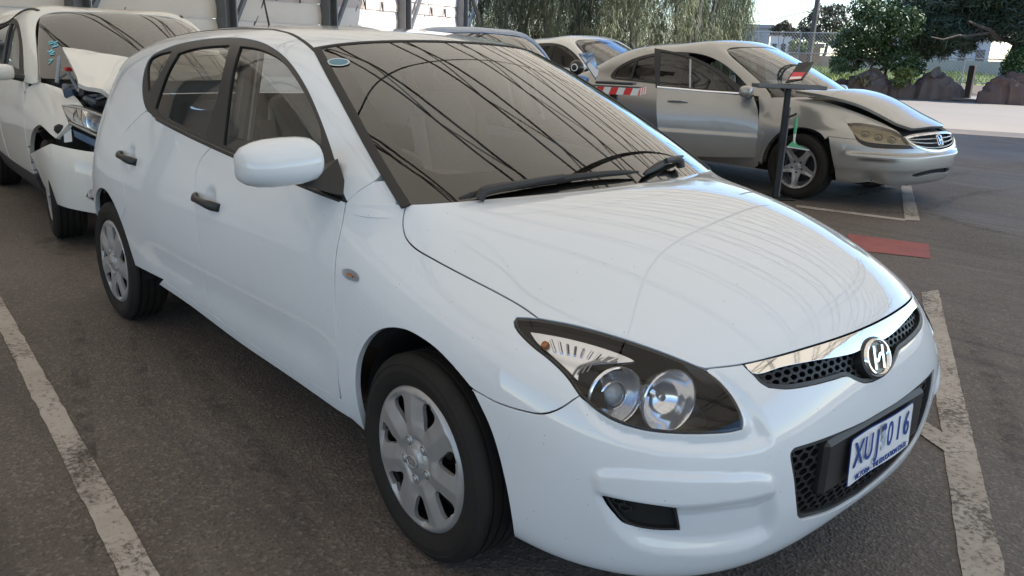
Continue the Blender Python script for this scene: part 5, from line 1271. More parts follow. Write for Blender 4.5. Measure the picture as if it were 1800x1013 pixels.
def sedan_mirror(par, s, c0=(-.66, -.965, 1.05), pm=SILV):
    secs = []
    for y, k in zip((.115, .10, .06, 0., -.06, -.095, -.105), (.4, .75, .95, 1., .95, .75, .4)):
        secs.append((super_sec((c0[0]-.10*y, c0[1]-y, c0[2]), .07*k, .062*k**.7, 2.6, 20, (0, 2)))*[1, s, 1])
    o = loft('door_mirror', secs, pm, par); loft('mirror_foot', [q*[1, s, 1] for q in (super_sec((c0[0], c0[1]+.08, c0[2]-.03), .04, .025, 3, 10, (0, 2)), super_sec((c0[0]+.02, c0[1]+.18, c0[2]-.05), .04, .03, 3, 10, (0, 2)))], BLACKP, par)
    g = super_sec((c0[0]-.058, c0[1], c0[2]), .085, .048, 3, 20, (1, 2)); mesh_obj('mirror_glass', g*[1, s, 1], [tuple(range(20))], mat('mirror_silver'), par); return o
sedan_mirror(door, 1); sedan_mirror(SD, -1)
# glass, tail, running gear, cabin
W2.panel('windscreen', rrect(.004, .996, .0, .995, .001, .001, 1), GLASS_W, SD, h=.08, gap=.001, flange=0)
W2.panel('windscreen_frit', rrect(.004, .996, .0, .995, .001, .001, 1), FRIT, SD, holes=[rrect(.05, .95, .08, .95, .05, .1)], h=.08, gap=.001, flange=0, off=-.005)
def tail2(P_, car, paint, vb, bulge=.2, n=14):
    vs = np.linspace(0, vb, n); E = P_.base(np.stack([np.full(n, .003), vs], 1)); rows = [[(e[0]-bulge*(1-abs(q)**2.4), e[1]*-q, e[2]) for q in np.linspace(-1, 1, 9)] for e in E]
    return Patch(np.swapaxes(np.array(rows), 0, 1), lam=1e-4).panel('tail_panel', sq(), paint, car, h=.1, gap=.001)
tail2(S2, SD, SILV, VC2)
for s in (-1, 1):
    wheel_alloy(SD, (0, s*.80, .333), s, steer=R(3) if s < 0 else R(3)); wheel_alloy(SD, (-2.80, s*.80, .333), s)
MB().box((-1.4, 0, .27), (4.2, 1.35, .1)).build('underbody', FLOOR, SD)
def inner2(patch, car, name, off, keep, both=True, m=SHELL):
    g = np.stack(np.meshgrid(np.linspace(0, 1, 50), np.linspace(0, 1, 40), indexing='ij'), -1).reshape(-1, 2); P = patch.base(g); P2 = P-off*patch.bnorm(g)
    F = [(i*40+j, (i+1)*40+j, (i+1)*40+j+1, i*40+j+1) for i in range(49) for j in range(39)]; F = [f for f in F if keep(P[list(f)].mean(0))]
    for sgn in ((1, -1) if both else (1,)): mesh_obj(name, P2*[1, sgn, 1], F, m, car, smooth=True)
inner2(F2, SD, 'front_lining', .05, lambda P: not (P[0] < .47 and P[2] < .74 and abs(P[1]) > .5), False)
inner2(S2, SD, 'side_lining', .06, lambda P: P[2] < .95 and not ((P[0] > -1.7) and P[2] > .3 and P[1] > 0) and (P[0]+2.8)**2+(P[2]-.345)**2 > .2 and P[0] < -1.6, True)
for x in (0, -2.8):
    for s in (-1, 1):
        a = np.linspace(R(-5), R(185), 20); V = [(x+.375*math.cos(t), s*y, .345+.375*math.sin(t)) for t in a for y in (.87, .55)]
        mesh_obj('wheel_arch_liner', V+[(x+.375*math.cos(t), s*.55, .345+.375*math.sin(t)) for t in a], [(2*i, 2*i+1, 2*i+3, 2*i+2) for i in range(19)]+[tuple(range(40, 60))], mat('arch_liner'), SD)
def simple_seat(car, x, y, top=1.2):
    secs = [super_sec((x-.28*(z-.45), y, z), d, w, 3, 20, (0, 1)) for z, d, w in ((.45, .07, .24), (.75, .08, .26), (1.0, .07, .23), (1.05, .05, .14), (1.09, .05, .14), (top, .045, .13))]
    loft('seat', secs, SEAT, car)
for y in (-.38, .38): simple_seat(SD, -1.45, y); simple_seat(SD, -2.35, y, 1.15)
MB().box((-.75, 0, .90), (.45, 1.45, .22), None, .06).build('dashboard', DASH, SD, smooth=True)
MB().box((-1.6, 0, .33), (2.6, 1.5, .03)).build('cabin_floor', DASH, SD)
# ================================================================== the damaged white SUV behind the hatchback
XM = pose(-4.68, .184, -2.7, .953)
XT = thing('suv_car', 'white SUV with a crumpled bonnet and hanging bumper behind the hatchback', 'car', (-4.68, .184, 0), R(-2.7)); XT.scale = (.953,)*3
WHT = mat('pearl_white_paint', (.70, .69, .655), .5, 0, 1., spec=.05, noise=(4, .9, (.66, .65, .61)))
xx_ = np.array([(-3.23,-3.72),(-2.78,-3.2),(-2.42,-2.75),(-2.0,-2.2),(-1.05,-1.18),(-.47,-.62),(-.24,-.40),(0,0),(.4,.45),(.888,.93)])
zz_ = np.array([(.17,.22),(.34,.42),(.64,.76),(.88,1.03),(1.0,1.14),(1.2,1.36),(1.482,1.69)])
def to_suv(P): Q = np.array(P, float).copy(); Q[..., 0] = np.interp(P[..., 0], xx_[:, 0], xx_[:, 1]); Q[..., 2] = np.interp(P[..., 2], zz_[:, 0], zz_[:, 1]); Q[..., 1] = Q[..., 1]*1.025; return Q
FH3 = to_suv(FH); F3p = Patch(np.concatenate([(FH3*[1, -1, 1])[::-1], FH3[1:]], 0), lam=3e-4); F3p.Mx = XM
SH3 = to_suv(SHh)
for i, (b, k) in enumerate(((0, 1), (0, 1), (0, 1), (0, 1), (0, 1.02), (0, 1.12), (0, 1.35), (0, 1.9))):
    z9 = SH3[i, 9, 2]; nb = [1.14, 1.10, 1.11, 1.13, 1.15, 1.17, 1.18, 1.18][i]; SH3[i, 9:, 2] = nb+(SH3[i, 9:, 2]-z9)*k*(1.69-nb)/(1.69-1.15)
    SH3[i, 9:, 2] = np.minimum(SH3[i, 9:, 2], 1.69-.0*i)
SH3[:, 9:, 1] *= 1.04; SH3[:, -2:, 1] *= -1; SH3 = SH3*[1, -1, 1]
S3 = Patch(SH3[::-1], lam=3e-4); S3.Mx = XM; VC3 = vc_of(S3)
W3 = make_ws(FH3, (SH3*[1, -1, 1])[0, 9:18], .025); W3.Mx = XM

XI = np.linalg.inv(XM)
def x_at(px, py, lx):
    """point of the line of sight in the SUV's own frame at a given station"""
    p0 = XM@np.array([lx, 0, 0, 1]); P = at_plane(px, py, p0[:3], XM[:3, 0]); return (XI@np.r_[P, 1])[:3]
G3 = lambda L: S3.find(np.array(L, float))
TF = lambda L, n=4, **k: F3p.trace(L, n, **{**NR, **k})
GREYC = mat('grey_cladding', (.03, .03, .031), .6, bump=(200, .2))
# sides
dlo3 = G3(spline([(-.70,1.135,1),(-.86,1.28),(-1.06,1.43),(-1.28,1.535),(-1.55,1.575),(-2.2,1.575),(-2.8,1.53),(-3.2,1.40),(-3.28,1.28),(-3.15,1.24,1),(-2.2,1.19),(-1.4,1.155)], 5, True))
wf3 = G3(spline([(-.92,1.185,1),(-1.08,1.37),(-1.28,1.495),(-1.50,1.535,1),(-1.62,1.535,1),(-1.64,1.20,1)], 4, True)); wr3 = G3(spline([(-1.76,1.21,1),(-1.74,1.535,1),(-2.2,1.535),(-2.55,1.50,1),(-2.66,1.25,1)], 4, True)); wq3 = G3(spline([(-2.74,1.26,1),(-2.64,1.48,1),(-3.0,1.42),(-3.15,1.32),(-3.1,1.27,1)], 4, True))
fd3 = G3(spline([(-.70,1.13,1),(-.60,1.0),(-.56,.75),(-.58,.42,1),(-1.1,.40),(-1.62,.40,1),(-1.66,.75),(-1.70,1.17,1),(-1.2,1.145)], 5, True))
RC3 = np.array([-2.705, .38]); arc3 = lambda a0, a1, n=18: G3(np.stack([RC3[0]+.42*np.cos(np.radians(np.linspace(a0, a1, n))), RC3[1]+.42*np.sin(np.radians(np.linspace(a0, a1, n)))], 1))
rd3 = joinl(G3(spline([(-1.72,1.17,1),(-1.68,.75),(-1.64,.40,1),(-2.22,.42,1)], 5)), arc3(25, 70, 8), G3(spline([(-2.62,.95),(-2.72,1.20,1),(-2.2,1.185)], 4)))
dt3 = np.stack([np.linspace(.992, .004, 30), np.full(30, S3.vs[13]+.01)], 1)
side3 = joinl(np.stack([np.full(16, .995), np.linspace(v9s-.01, dt3[0, 1], 16)], 1), dt3, [[.004, .3], [.004, .06]], arc3(178, 4), G3([(-2.25, .40), (-1.6, .385), (-.60, .385)]), G3([(-.565, .60), (-.58, .95), (-.66, 1.10)]), [[.96, v9s-.01]])
for mir in (False, True):
    S3.panel('body_side', side3, WHT, XT, holes=[dlo3, fd3], h=.07, gap=.002, flange=.03, mirror=mir)
    S3.panel('front_door', fd3, WHT, XT, h=.06, gap=.004, flange=.03, mirror=mir)
    S3.panel('rear_door', rd3, WHT, XT, h=.07, gap=.003, flange=.012, off=.002, mirror=mir)
    S3.panel('window_frame', dlo3, BLACKP, XT, holes=[wf3, wr3, wq3], h=.07, gap=.001, flange=.02, off=-.004, mirror=mir)
    for q in (wf3, wr3, wq3): S3.panel('side_window', S3.shrink(q, -.005), GLASS_D, XT, h=.1, gap=0, flange=0, off=-.014, mirror=mir)
    S3.panel('sill_cladding', joinl(G3([(-.55, .39), (-1.6, .385), (-2.28, .40), (-2.3, .24), (-1.6, .23), (-.55, .23)])), GREYC, XT, h=.08, gap=0, flange=.03, off=.004, mirror=mir)
S3.panel('roof', joinl(np.stack([np.full(10, .995), np.linspace(VC3, dt3[0, 1], 10)], 1), dt3[1:], np.stack([np.full(10, .004), np.linspace(dt3[-1, 1], VC3, 10)], 1)[1:], np.stack([np.linspace(.004, .995, 30), np.full(30, VC3)], 1)[1:-1]), WHT, XT, h=.08, gap=0, flange=.01, both=True)
for mir in (False, True): S3.strip('roof_rail', dt3[1:26], .03, .008, GREYC, XT, mirror=mir)
tail2(S3, XT, WHT, VC3, .25)
W3.panel('windscreen', rrect(.004, .996, .0, .995, .001, .001, 1), GLASS_W, XT, h=.08, gap=.001, flange=0)
W3.panel('windscreen_frit', rrect(.004, .996, .0, .995, .001, .001, 1), FRIT, XT, holes=[rrect(.06, .94, .12, .93, .05, .1)], h=.08, gap=.001, flange=0, off=-.006)
inner2(S3, XT, 'side_lining', .06, lambda P: P[2] < 1.1 and (P[0]+2.705)**2+(P[2]-.38)**2 > .22 and P[0] < -.6, True)
# torn front fender
fen3 = joinl(TF([(82,147,1),(108,156),(132,170),(147,188,1),(128,184),(108,186,1),(121,217,1),(98,244,1),(87,235),(78,226),(70,220),(62,224),(56,234),(53,250),(53,275,1)]), F3p.find([(-.575, .48), (-.575, .75), (-.585, .95), (-.60, 1.06), (-.52, 1.105)], hi=(.45, 1)))
F3p.panel('front_fender', fen3, WHT, XT, h=.04, gap=.002, flange=.03)
for px, sz in (((70, 232), .03), ((52, 258), .02)):
    P = F3p.base(F3p.cast([px], **NR))[0]; MB().box(P, (sz, sz, sz*.6), None, .004).build('broken_clip', GLOSSB, XT)
# crumpled bonnet: a folded sheet standing off its hinges
rows = []
for (a_, b_, lx0, lx1) in (((109, 85), (246, 108), -.22, -.10), ((119, 105), (236, 128), .05, .10), ((131, 128), (222, 150), .28, .34), ((139, 149), (203, 173), .46, .58)):
    rows.append([x_at(a_[0]+(b_[0]-a_[0])*f, a_[1]+(b_[1]-a_[1])*f+3*math.sin(f*math.pi)*(-1), lx0+(lx1-lx0)*f+.05*math.sin(f*math.pi)) for f in np.linspace(0, 1, 6)])
HP = Patch(np.swapaxes(np.array(rows), 0, 1), lam=1e-4, extra=1); HP.flip = HP.bnorm(np.array([[.5, .5]]))[0][0] < 0 and True
if HP.bnorm(np.array([[.5, .5]]))[0]@np.array([.5, 0, .8]) < 0: HP.flip = not HP.flip
HP.disps.append(lambda uv, P: .012*np.sin(uv[:, 0]*9+uv[:, 1]*3)*uv[:, 1]+.01*np.abs(np.sin(uv[:, 0]*4+1.2)))
HP.panel('crumpled_bonnet', sq(.004), WHT, XT, h=.04, gap=0, flange=.03)
# hanging bumper
FB = _cp.copy(F3p); FB._g = None; FB.C = F3p.C*[1, 1.05, 1]+[.02, 0, -.05]
bo3 = FB.trace([(53,271,1),(72,261),(89,253,1),(119,260.5),(150,266),(172,268.5),(230,276,1),(230,385,1),(166,375),(139,370),(117,365),(97,358,1),(87,341),(77,325),(69,306),(62,289)], 4, True, **dict(hi=(.7, 1)))
fo3 = FB.trace([(150,346,1),(156,336),(168,331),(200,334,1),(200,352,1),(166,356)], 3, True, hi=(.7, 1))
FB.panel('hanging_bumper', bo3, WHT, XT, holes=[fo3], h=.03, gap=0, flange=.02); FB.panel('fog_recess', fo3, SHELL, XT, h=.05, gap=0, flange=0, off=-.05)
q = FB.cast([(153, 348), (160, 341)], hi=(.7, 1)); P = FB.base(q)-.02*FB.bnorm(q)
MB().box(P[1], (.03, .06, .06), None, .006).build('fog_bracket', mat('pale_bracket', (.5, .5, .48), .5), XT)
# smashed lamp unit pushed out of line
LQ = [[x_at(px, py, lx) for px, py, lx in r] for r in ([(110, 186, .40), (140, 190, .56), (166, 199, .66), (190, 209, .72)], [(115, 201, .43), (142, 209, .60), (166, 219, .70), (190, 229, .76)], [(122, 216, .45), (145, 227, .60), (168, 238, .70), (190, 247, .75)])]
LQ = np.array(LQ); LPt = Patch(np.repeat(np.swapaxes(LQ, 0, 1), 1, 0), lam=1e-5, extra=1) if False else None
mk = lambda off: (LQ+np.array([-off, .3*off, 0])).reshape(-1, 3)
gf = [(r*4+c, r*4+c+1, (r+1)*4+c+1, (r+1)*4+c) for r in range(2) for c in range(3)]
lampx = mesh_obj('headlamp', mk(0), gf, LENSC, XT, smooth=True); mesh_obj('lamp_tray', mk(.09), gf, mat('lamp_tray_grey', (.10, .095, .085), .35, .3), lampx)
rim_ = [0, 1, 2, 3, 7, 11, 10, 9, 8, 4]; Vr = np.vstack([mk(0)[rim_], mk(.09)[rim_]]); mesh_obj('lamp_case', Vr, [(i, (i+1) % 10, 10+(i+1) % 10, 10+i) for i in range(10)], mat('lamp_case', (.16, .15, .13), .4), lampx)
for e_ in (0, 2): MB().tube(LQ[e_], .008, 6).build('lamp_rim', SILVER, lampx, smooth=True)
for f, g, r_ in ((.33, .45, .05), (.50, .45, .055), (.66, .5, .055), (.82, .5, .05)):
    c_ = LQ[0]*(1-g)+LQ[2]*g; k = f*3; i = int(k); P = c_[i]*(1-(k-i))+c_[min(i+1, 3)]*(k-i); MB().lathe([(r_, .01), (r_*.92, .0), (r_*.6, -.03), (.004, -.04)], 14, P+[-.035, .01, 0], (.9, -.35, .05)).build('lamp_reflector', mat('crazed_chrome', (.55, .56, .58), .15, 1., bump=(90, 1.)), lampx, smooth=True)
sk_ = np.array([[x_at(128, 228, .50), x_at(176, 250, .68), x_at(190, 262, .70)], [x_at(131, 241, .48), x_at(174, 262, .66), x_at(190, 272, .68)]]).reshape(-1, 3); mesh_obj('broken_trim', sk_, [(0, 1, 4, 3), (1, 2, 5, 4)], mat('blue_grey_plastic', (.10, .16, .26), .2, coat=.6), XT)
tp_ = np.array([[x_at(148, 186, .38), x_at(190, 204, .55)], [x_at(150, 194, .52), x_at(190, 214, .68)]]).reshape(-1, 3); mesh_obj('slam_panel', tp_, [(0, 1, 3, 2)], mat('brown_bracket', (.12, .10, .085), .6), XT)
MB().box(x_at(112, 236, .35), (.10, .07, .14), Matrix.Rotation(.5, 3, 'X'), .02).build('torn_liner', mat('arch_liner'), XT)
mesh_obj('lamp_bracket', [x_at(112, 238, .46), x_at(125, 226, .50), x_at(127, 249, .50), x_at(113, 251, .46)], [(0, 1, 2, 3)], mat('white_plastic', (.6, .6, .6), .5), XT)
# engine bay jumble
rg = random.Random(4)
MB().box((.0, 0, .72), (.7, 1.3, .12)).build('engine_bay_floor', SHELL, XT)
MB().box((-.42, 0, .95), (.05, 1.35, .40)).build('bulkhead', mat('bulkhead_grey', (.05, .05, .055), .6), XT)
for k in range(80):
    px = rg.uniform(95, 208); py = rg.uniform(max(120, 118+(px-110)*.42), min(196, 150+(px-95)*.62))
    P = x_at(px, py, rg.uniform(-.2, .38)); c = rg.choice([(.02, .02, .022), (.03, .035, .04), (.16, .17, .18), (.30, .31, .32), (.04, .07, .12), (.012, .012, .012)])
    if P[2] < .66 or P[2] > 1.10 or P[1] < -.70: continue
    MB().box(P, (rg.uniform(.03, .15), rg.uniform(.03, .15), rg.uniform(.015, .07)), Matrix.Rotation(rg.uniform(-.5, .5), 3, 'X') @ Matrix.Rotation(rg.uniform(-.6, .6), 3, 'Z'), .012).build('engine_part', mat('engine_%02d%02d' % (int(c[0]*99), int(c[2]*99)), c, .4), XT, smooth=True)
MB().box(x_at(124, 122, -.12), (.05, .08, .03), None, .008).build('red_cap', mat('red_plastic', (.55, .03, .02), .4), XT)
for pts in ([(104, 100), (103, 120), (100, 145)], [(160, 172), (172, 168), (182, 164)], [(140, 175), (158, 168), (178, 176)], [(98, 140), (120, 128), (138, 160)]):
    MB().tube([x_at(*p, .0+.05*i) for i, p in enumerate(pts)], .014, 8).build('hose', mat('hose_grey', (.22, .25, .29), .4), XT, smooth=True)
# wheels, mirror, cabin
for s in (-1, 1):
    wheel_alloy(XT, (0, s*.785, .362), s, .362, .228, .225, steer=R(-6)); wheel_alloy(XT, (-2.705, s*.785, .362), s, .362, .228, .225)
for x in (0, -2.705):
    for s in (-1, 1):
        a = np.linspace(R(-5), R(185), 20); V = [(x+.42*math.cos(t), s*y, .38+.42*math.sin(t)) for t in a for y in (.84, .5)]
        mesh_obj('wheel_arch_liner', V+[(x+.42*math.cos(t), s*.5, .38+.42*math.sin(t)) for t in a], [(2*i, 2*i+1, 2*i+3, 2*i+2) for i in range(19)]+[tuple(range(40, 60))], mat('arch_liner'), XT)
MB().box((-1.4, 0, .30), (4.0, 1.3, .1)).build('underbody', FLOOR, XT)
sedan_mirror(XT, 1, (-.74, -1.0, 1.17), WHT); sedan_mirror(XT, -1, (-.74, -1.0, 1.17), WHT)
for y in (-.38, .38): simple_seat(XT, -1.45, y, 1.42); simple_seat(XT, -2.4, y, 1.35)
MB().box((-.78, 0, 1.05), (.42, 1.45, .2), None, .06).build('dashboard', DASH, XT, smooth=True)
# chalked figures on the windscreen
CHALK = mat('blue_chalk', (.25, .62, .72), .6)
for L in ([(85.5, 76), (93, 73.5)], [(86, 79.5), (101, 74)], [(96, 79), (98, 77.5), (101.5, 79), (101, 82), (98, 82), (95.5, 80)], [(101, 82), (92, 84)], [(84, 91.5), (96, 91)], [(86, 94), (92, 88)], [(88, 96), (96, 92)], [(88, 97), (93, 97), (95.5, 96)], [(86, 107), (94, 105)], [(86, 113), (92, 106)]):
    q = W3.cast(L); MB().tube(W3.base(q)+.004*W3.bnorm(q), .0045, 5).build('chalk_stroke', CHALK, XT)
# ================================================================== cars glimpsed behind
def basic_car(name, label, anchor_local, anchor_px, depth, head, scale, paint, zmul=1., group=None):
    """a whole car of the same family of shapes, set so that one known point lies where the photo shows it"""
    d = ray(*anchor_px); P = CAM+d*depth/(d@AF); A = pose(0, 0, head, scale); off = A[:3, :3]@np.array(anchor_local); x, y = P[0]-off[0], P[1]-off[1]
    A = pose(x, y, head, scale); CR = thing(name, label, 'car', (x, y, 0), R(head)); CR.scale = (scale,)*3
    Fh = to_sedan(FH); Fh[..., 2] *= zmul; Sh = SHs.copy(); Sh[..., 2] *= zmul
    Fp = Patch(np.concatenate([(Fh*[1, -1, 1])[::-1], Fh[1:]], 0), lam=3e-4); Sp = Patch(Sh[::-1], lam=3e-4); Wp = make_ws(Fh, (Sh*[1, -1, 1])[0, 9:18]); vc = vc_of(Sp); f = lambda L: Sp.find(np.array(L, float)*[1, zmul])
    Fp.panel('front_body', joinl(np.stack([np.linspace(.02, .98, 40), np.full(40, .02)], 1), np.stack([np.linspace(.98, .02, 40), np.full(40, .995)], 1)), paint, CR, h=.08, gap=0, flange=.02)
    for mir in (False, True): Fp.panel('headlamp', lampo, mat('lamp_gloss', (.30, .30, .31), .08, .5, 1.), CR, h=.06, gap=.004, flange=.006, off=.004, mirror=mir)
    Fp.panel('grille', gr2, GRILL, CR, h=.06, gap=.002, flange=.004, off=.004); Fp.panel('lower_grille', in2, GRILL, CR, h=.06, gap=.001, flange=.004, off=.004)
    D = f(dlo2); dt = np.stack([np.linspace(.992, .004, 30), np.full(30, Sp.vs[13]+.012)], 1)
    sb = joinl(np.stack([np.full(16, .995), np.linspace(.03, dt[0, 1], 16)], 1), dt, [[.004, .3], [.004, .05]], f(np.stack([-2.8+.37*np.cos(np.radians(np.linspace(178, 4, 16))), .345+.37*np.sin(np.radians(np.linspace(178, 4, 16)))], 1)), f([(-2.3, .25), (-1.6, .245), (-.6, .245)]))
    w1 = f(spline([(-.86,1.045,1),(-.94,1.15),(-1.12,1.28),(-1.35,1.365),(-1.60,1.378,1),(-1.60,1.065,1)], 4, True)); w2 = f(spline([(-1.72,1.065,1),(-1.72,1.375,1),(-1.95,1.365),(-2.25,1.315),(-2.62,1.19,1),(-2.6,1.09,1)], 4, True))
    for mir in (False, True):
        Sp.panel('body_side', sb, paint, CR, holes=[D], h=.09, gap=.001, flange=.02, mirror=mir); Sp.panel('window_frame', D, BLACKP, CR, holes=[w1, w2], h=.09, gap=0, flange=.01, off=-.004, mirror=mir)
        for q in (w1, w2): Sp.panel('side_window', q, GLASS_D, CR, h=.12, gap=0, flange=0, off=-.012, mirror=mir)
    Sp.panel('roof', joinl(np.stack([np.full(10, .995), np.linspace(vc, dt[0, 1], 10)], 1), dt[1:], np.stack([np.full(10, .004), np.linspace(dt[-1, 1], vc, 10)], 1)[1:], np.stack([np.linspace(.004, .995, 30), np.full(30, vc)], 1)[1:-1]), paint, CR, h=.09, gap=0, flange=.01, both=True)
    Wp.panel('windscreen', rrect(.004, .996, .0, .995, .001, .001, 1), GLASS_W, CR, h=.1, gap=.001, flange=0); Wp.panel('windscreen_frit', rrect(.004, .996, .0, .995, .001, .001, 1), FRIT, CR, holes=[rrect(.04, .96, .08, .95, .05, .1)], h=.1, gap=.001, flange=0, off=-.006)
    tail2(Sp, CR, paint, vc); sedan_mirror(CR, 1, (-.66, -.965, 1.05*zmul), paint); sedan_mirror(CR, -1, (-.66, -.965, 1.05*zmul), paint)
    for s in (-1, 1):
        for xx in (0, -2.8): wheel_alloy(CR, (xx, s*.80, .333), s)
    for yy in (-.38, .38): simple_seat(CR, -1.45, yy, 1.2*zmul)
    MB().box((-1.4, 0, .29), (4.2, 1.35, .1)).build('underbody', FLOOR, CR); MB().box((-.75, 0, .88*zmul), (.45, 1.45, .22), None, .06).build('dashboard', DASH, CR, smooth=True)
    return CR
NAVY = mat('navy_sky_tint', (.05, .15, .34), .3, .4, 1.)  # dark gloss car; the blue of the reflected sky is put into its paint
basic_car('blue_car', 'blue car with sky reflection painted in, whose glossy roof shows just above the hatchback roof', (-1.27, .56, 1.40), (926, 70), 9.4, -25., 1.03, NAVY, 1.0)
basic_car('coupe_car', 'white car with a sloping roof between the hatchback and silver sedan', (-1.27, -.57, 1.43), (1008, 88), 15., -4., 1.06, mat('coupe_white', (.74, .73, .70), .3, 0, 1.))
# ================================================================== portable work stands
def stand(label, gx, gy, rz, tray_w, tray_d, z):
    T_ = thing('work_stand', label, 'stand', (gx, gy, 0), rz, 'work stands between the cars')
    BK = mat('black_steel', (.016, .017, .019), .45, .2)
    MB().box((0, 0, z/2), (.055, .055, z), None, .006).build('post', BK, T_); MB().box((.035, .0, z*.42), (.016, .05, z*.84), None, .003).build('post_sleeve', mat('galvanised_grey'), T_)
    MB().box((0, 0, .012), (.34, .30, .02), None, .008).build('base_plate', BK, T_)
    tr = MB().box((0, 0, z+.014), (tray_w, tray_d, .014), None, .004).build('tray', BK, T_)
    for q in ((0, tray_d/2, tray_w, .012), (0, -tray_d/2, tray_w, .012)): MB().box((q[0], q[1], z+.028), (q[2], q[3], .034), None, .003).build('tray_lip', mat('galvanised_grey'), tr)
    for sx in (-1, 1): MB().box((sx*tray_w/2, 0, z+.028), (.012, tray_d, .034), None, .003).build('tray_lip', mat('galvanised_grey'), tr)
    return T_
SDP = 8.15; g0 = CAM+ray(1386, 157)*SDP/(ray(1386, 157)@AF); zt = float(g0[2])
ST1 = stand('slim black work stand with a tray in front of the silver sedan wheel', g0[0], g0[1], R(44), .66, .30, zt)
xr = lambda px, py, dep: CAM+ray(px, py)*dep/(ray(px, py)@AF)
bd = MB(); q = np.array([xr(1381, 147, SDP+.02), xr(1412, 141, SDP-.04), xr(1432, 111, SDP+.18), xr(1404, 112, SDP+.22)]); nn = np.cross(q[1]-q[0], q[3]-q[0]); nn /= np.linalg.norm(nn); V = np.vstack([q, q+nn*.012])
bdo = bd.add(V, [(0, 1, 2, 3), (4, 5, 6, 7), (0, 1, 5, 4), (1, 2, 6, 5), (2, 3, 7, 6), (3, 0, 4, 7)]).build('clip_board', mat('black_steel'), None); tag(bdo, 'tilted black board with a red label on the black work stand', 'board')
nf = nn if nn@(CAM-q[0]) > 0 else -nn; off_ = (.014 if nf@nn > 0 else .002)
lq = np.array([q[0]*(1-a)*(1-b)+q[1]*a*(1-b)+q[2]*a*b+q[3]*(1-a)*b for a, b in ((.08, .10), (.86, .02), (.86, .40), (.08, .50))])+nf*off_; mesh_obj('board_label', lq, [(0, 1, 2, 3)], mat('label_red', (.62, .03, .05), .4), bdo)
LF = np.eye(4); LF[:3, 0] = (lq[1]-lq[0])/np.linalg.norm(lq[1]-lq[0]); LF[:3, 2] = nf; LF[:3, 1] = np.cross(nf, LF[:3, 0])
wl_ = np.array([lq[0]*(1-a)*(1-b)+lq[1]*a*(1-b)+lq[2]*a*b+lq[3]*(1-a)*b for a, b in ((.05, .05), (.95, .05), (.95, .38), (.05, .38))])+nf*.001; mesh_obj('label_stripe', wl_, [(0, 1, 2, 3)], mat('label_white', (.75, .74, .72), .5), bdo)
# squeegee hooked on the post
SQ = thing('squeegee', 'green and white window squeegee hanging on the black stand', 'squeegee', tuple(xr(1398, 262, 8.02)))
sl = lambda px, py, dp=8.02: xr(px, py, dp)-np.array(SQ.location)
MB().tube([sl(1400, 207), sl(1399, 220), sl(1397, 236)], [.016, .018, .014], 8).build('handle', mat('green_plastic', (.06, .32, .16), .4), SQ, smooth=True)
MB().tube([sl(1397, 236), sl(1396, 245), sl(1396, 252)], [.014, .011, .012], 8).build('neck', mat('white_plastic', (.6, .6, .6), .5), SQ, smooth=True)
tri = np.array([sl(1396, 246), sl(1384, 257), sl(1421, 263), sl(1402, 255)]); nv = (CAM-xr(1398, 255, 8.02)); nv = nv/np.linalg.norm(nv)*.01
MB().add(np.vstack([tri, tri+nv]), [(0, 1, 3), (1, 2, 3), (4, 7, 5), (5, 7, 6), (0, 1, 5, 4), (1, 2, 6, 5), (2, 3, 7, 6), (3, 0, 4, 7)]).build('head', mat('green_plastic'), SQ); MB().beam(sl(1383, 258), sl(1422, 264), .012, .012).build('blade', mat('white_plastic'), SQ)
MB().tube([sl(1386, 206), sl(1395, 203), sl(1400, 200)], .012, 8).build('hook', mat('black_steel'), SQ, smooth=True)
# second stand: tray bound with red and white tape, screen and round camera on it
g1 = xr(1080, 152, 6.0); z1 = float(g1[2]); TZ = np.array([0, 0, 1.])
ST2 = stand('work stand with red and white striped tray beside the sedan rear door', g1[0], g1[1], R(30), .40, .28, z1-.045)
mw = {0: mat('tape_red', (.62, .025, .02), .35), 1: mat('tape_white', (.70, .69, .67), .35)}
for sx, ax in ((-1, 0), (1, 0), (-1, 1), (1, 1)):
    nseg = 8 if ax == 0 else 6; ln = .414 if ax == 0 else .294
    for k in range(nseg):
        c_ = (k+.5)/nseg*ln-ln/2; p_ = (c_, sx*.1485, z1-.025) if ax == 0 else (sx*.2085, c_, z1-.025); dm = (ln/nseg-.002, .006, .05) if ax == 0 else (.006, ln/nseg-.002, .05)
        sk = np.array([[1, 0, .35 if ax == 0 else 0], [0, 1, .35 if ax == 1 else 0], [0, 0, 1]]); MB().box(p_, dm, sk).build('tape_stripe', mw[k % 2], ST2)
q = np.array([xr(1018, 94, 5.9), xr(1043, 92, 6.05), xr(1052, 124, 6.1), xr(1049, 141, 6.0)]); nn = np.cross(q[1]-q[0], q[3]-q[0]); nn /= np.linalg.norm(nn); V = np.vstack([q, q+nn*.008])
tb = MB().add(V, [(0, 1, 2, 3), (4, 5, 6, 7), (0, 1, 5, 4), (1, 2, 6, 5), (2, 3, 7, 6), (3, 0, 4, 7)]).build('tablet_screen', mat('screen_sky_blue', (.10, .18, .30), .03, coat=1.), None); tag(tb, 'tilted glossy screen with painted blue sky reflection standing on the striped tray', 'screen')  # reflected sky is painted in as the screen's blue base colour
bc = xr(1014, 119, 5.75); BC = thing('dome_camera', 'round black camera ball sitting beside the blue screen', 'camera', tuple(bc)); ic = MB()
ic.lathe([(.052*math.cos(a), .052*math.sin(a)) for a in np.linspace(-1.5, 1.5, 14)], 24); ic.build('ball', GLOSSB, BC, smooth=True)
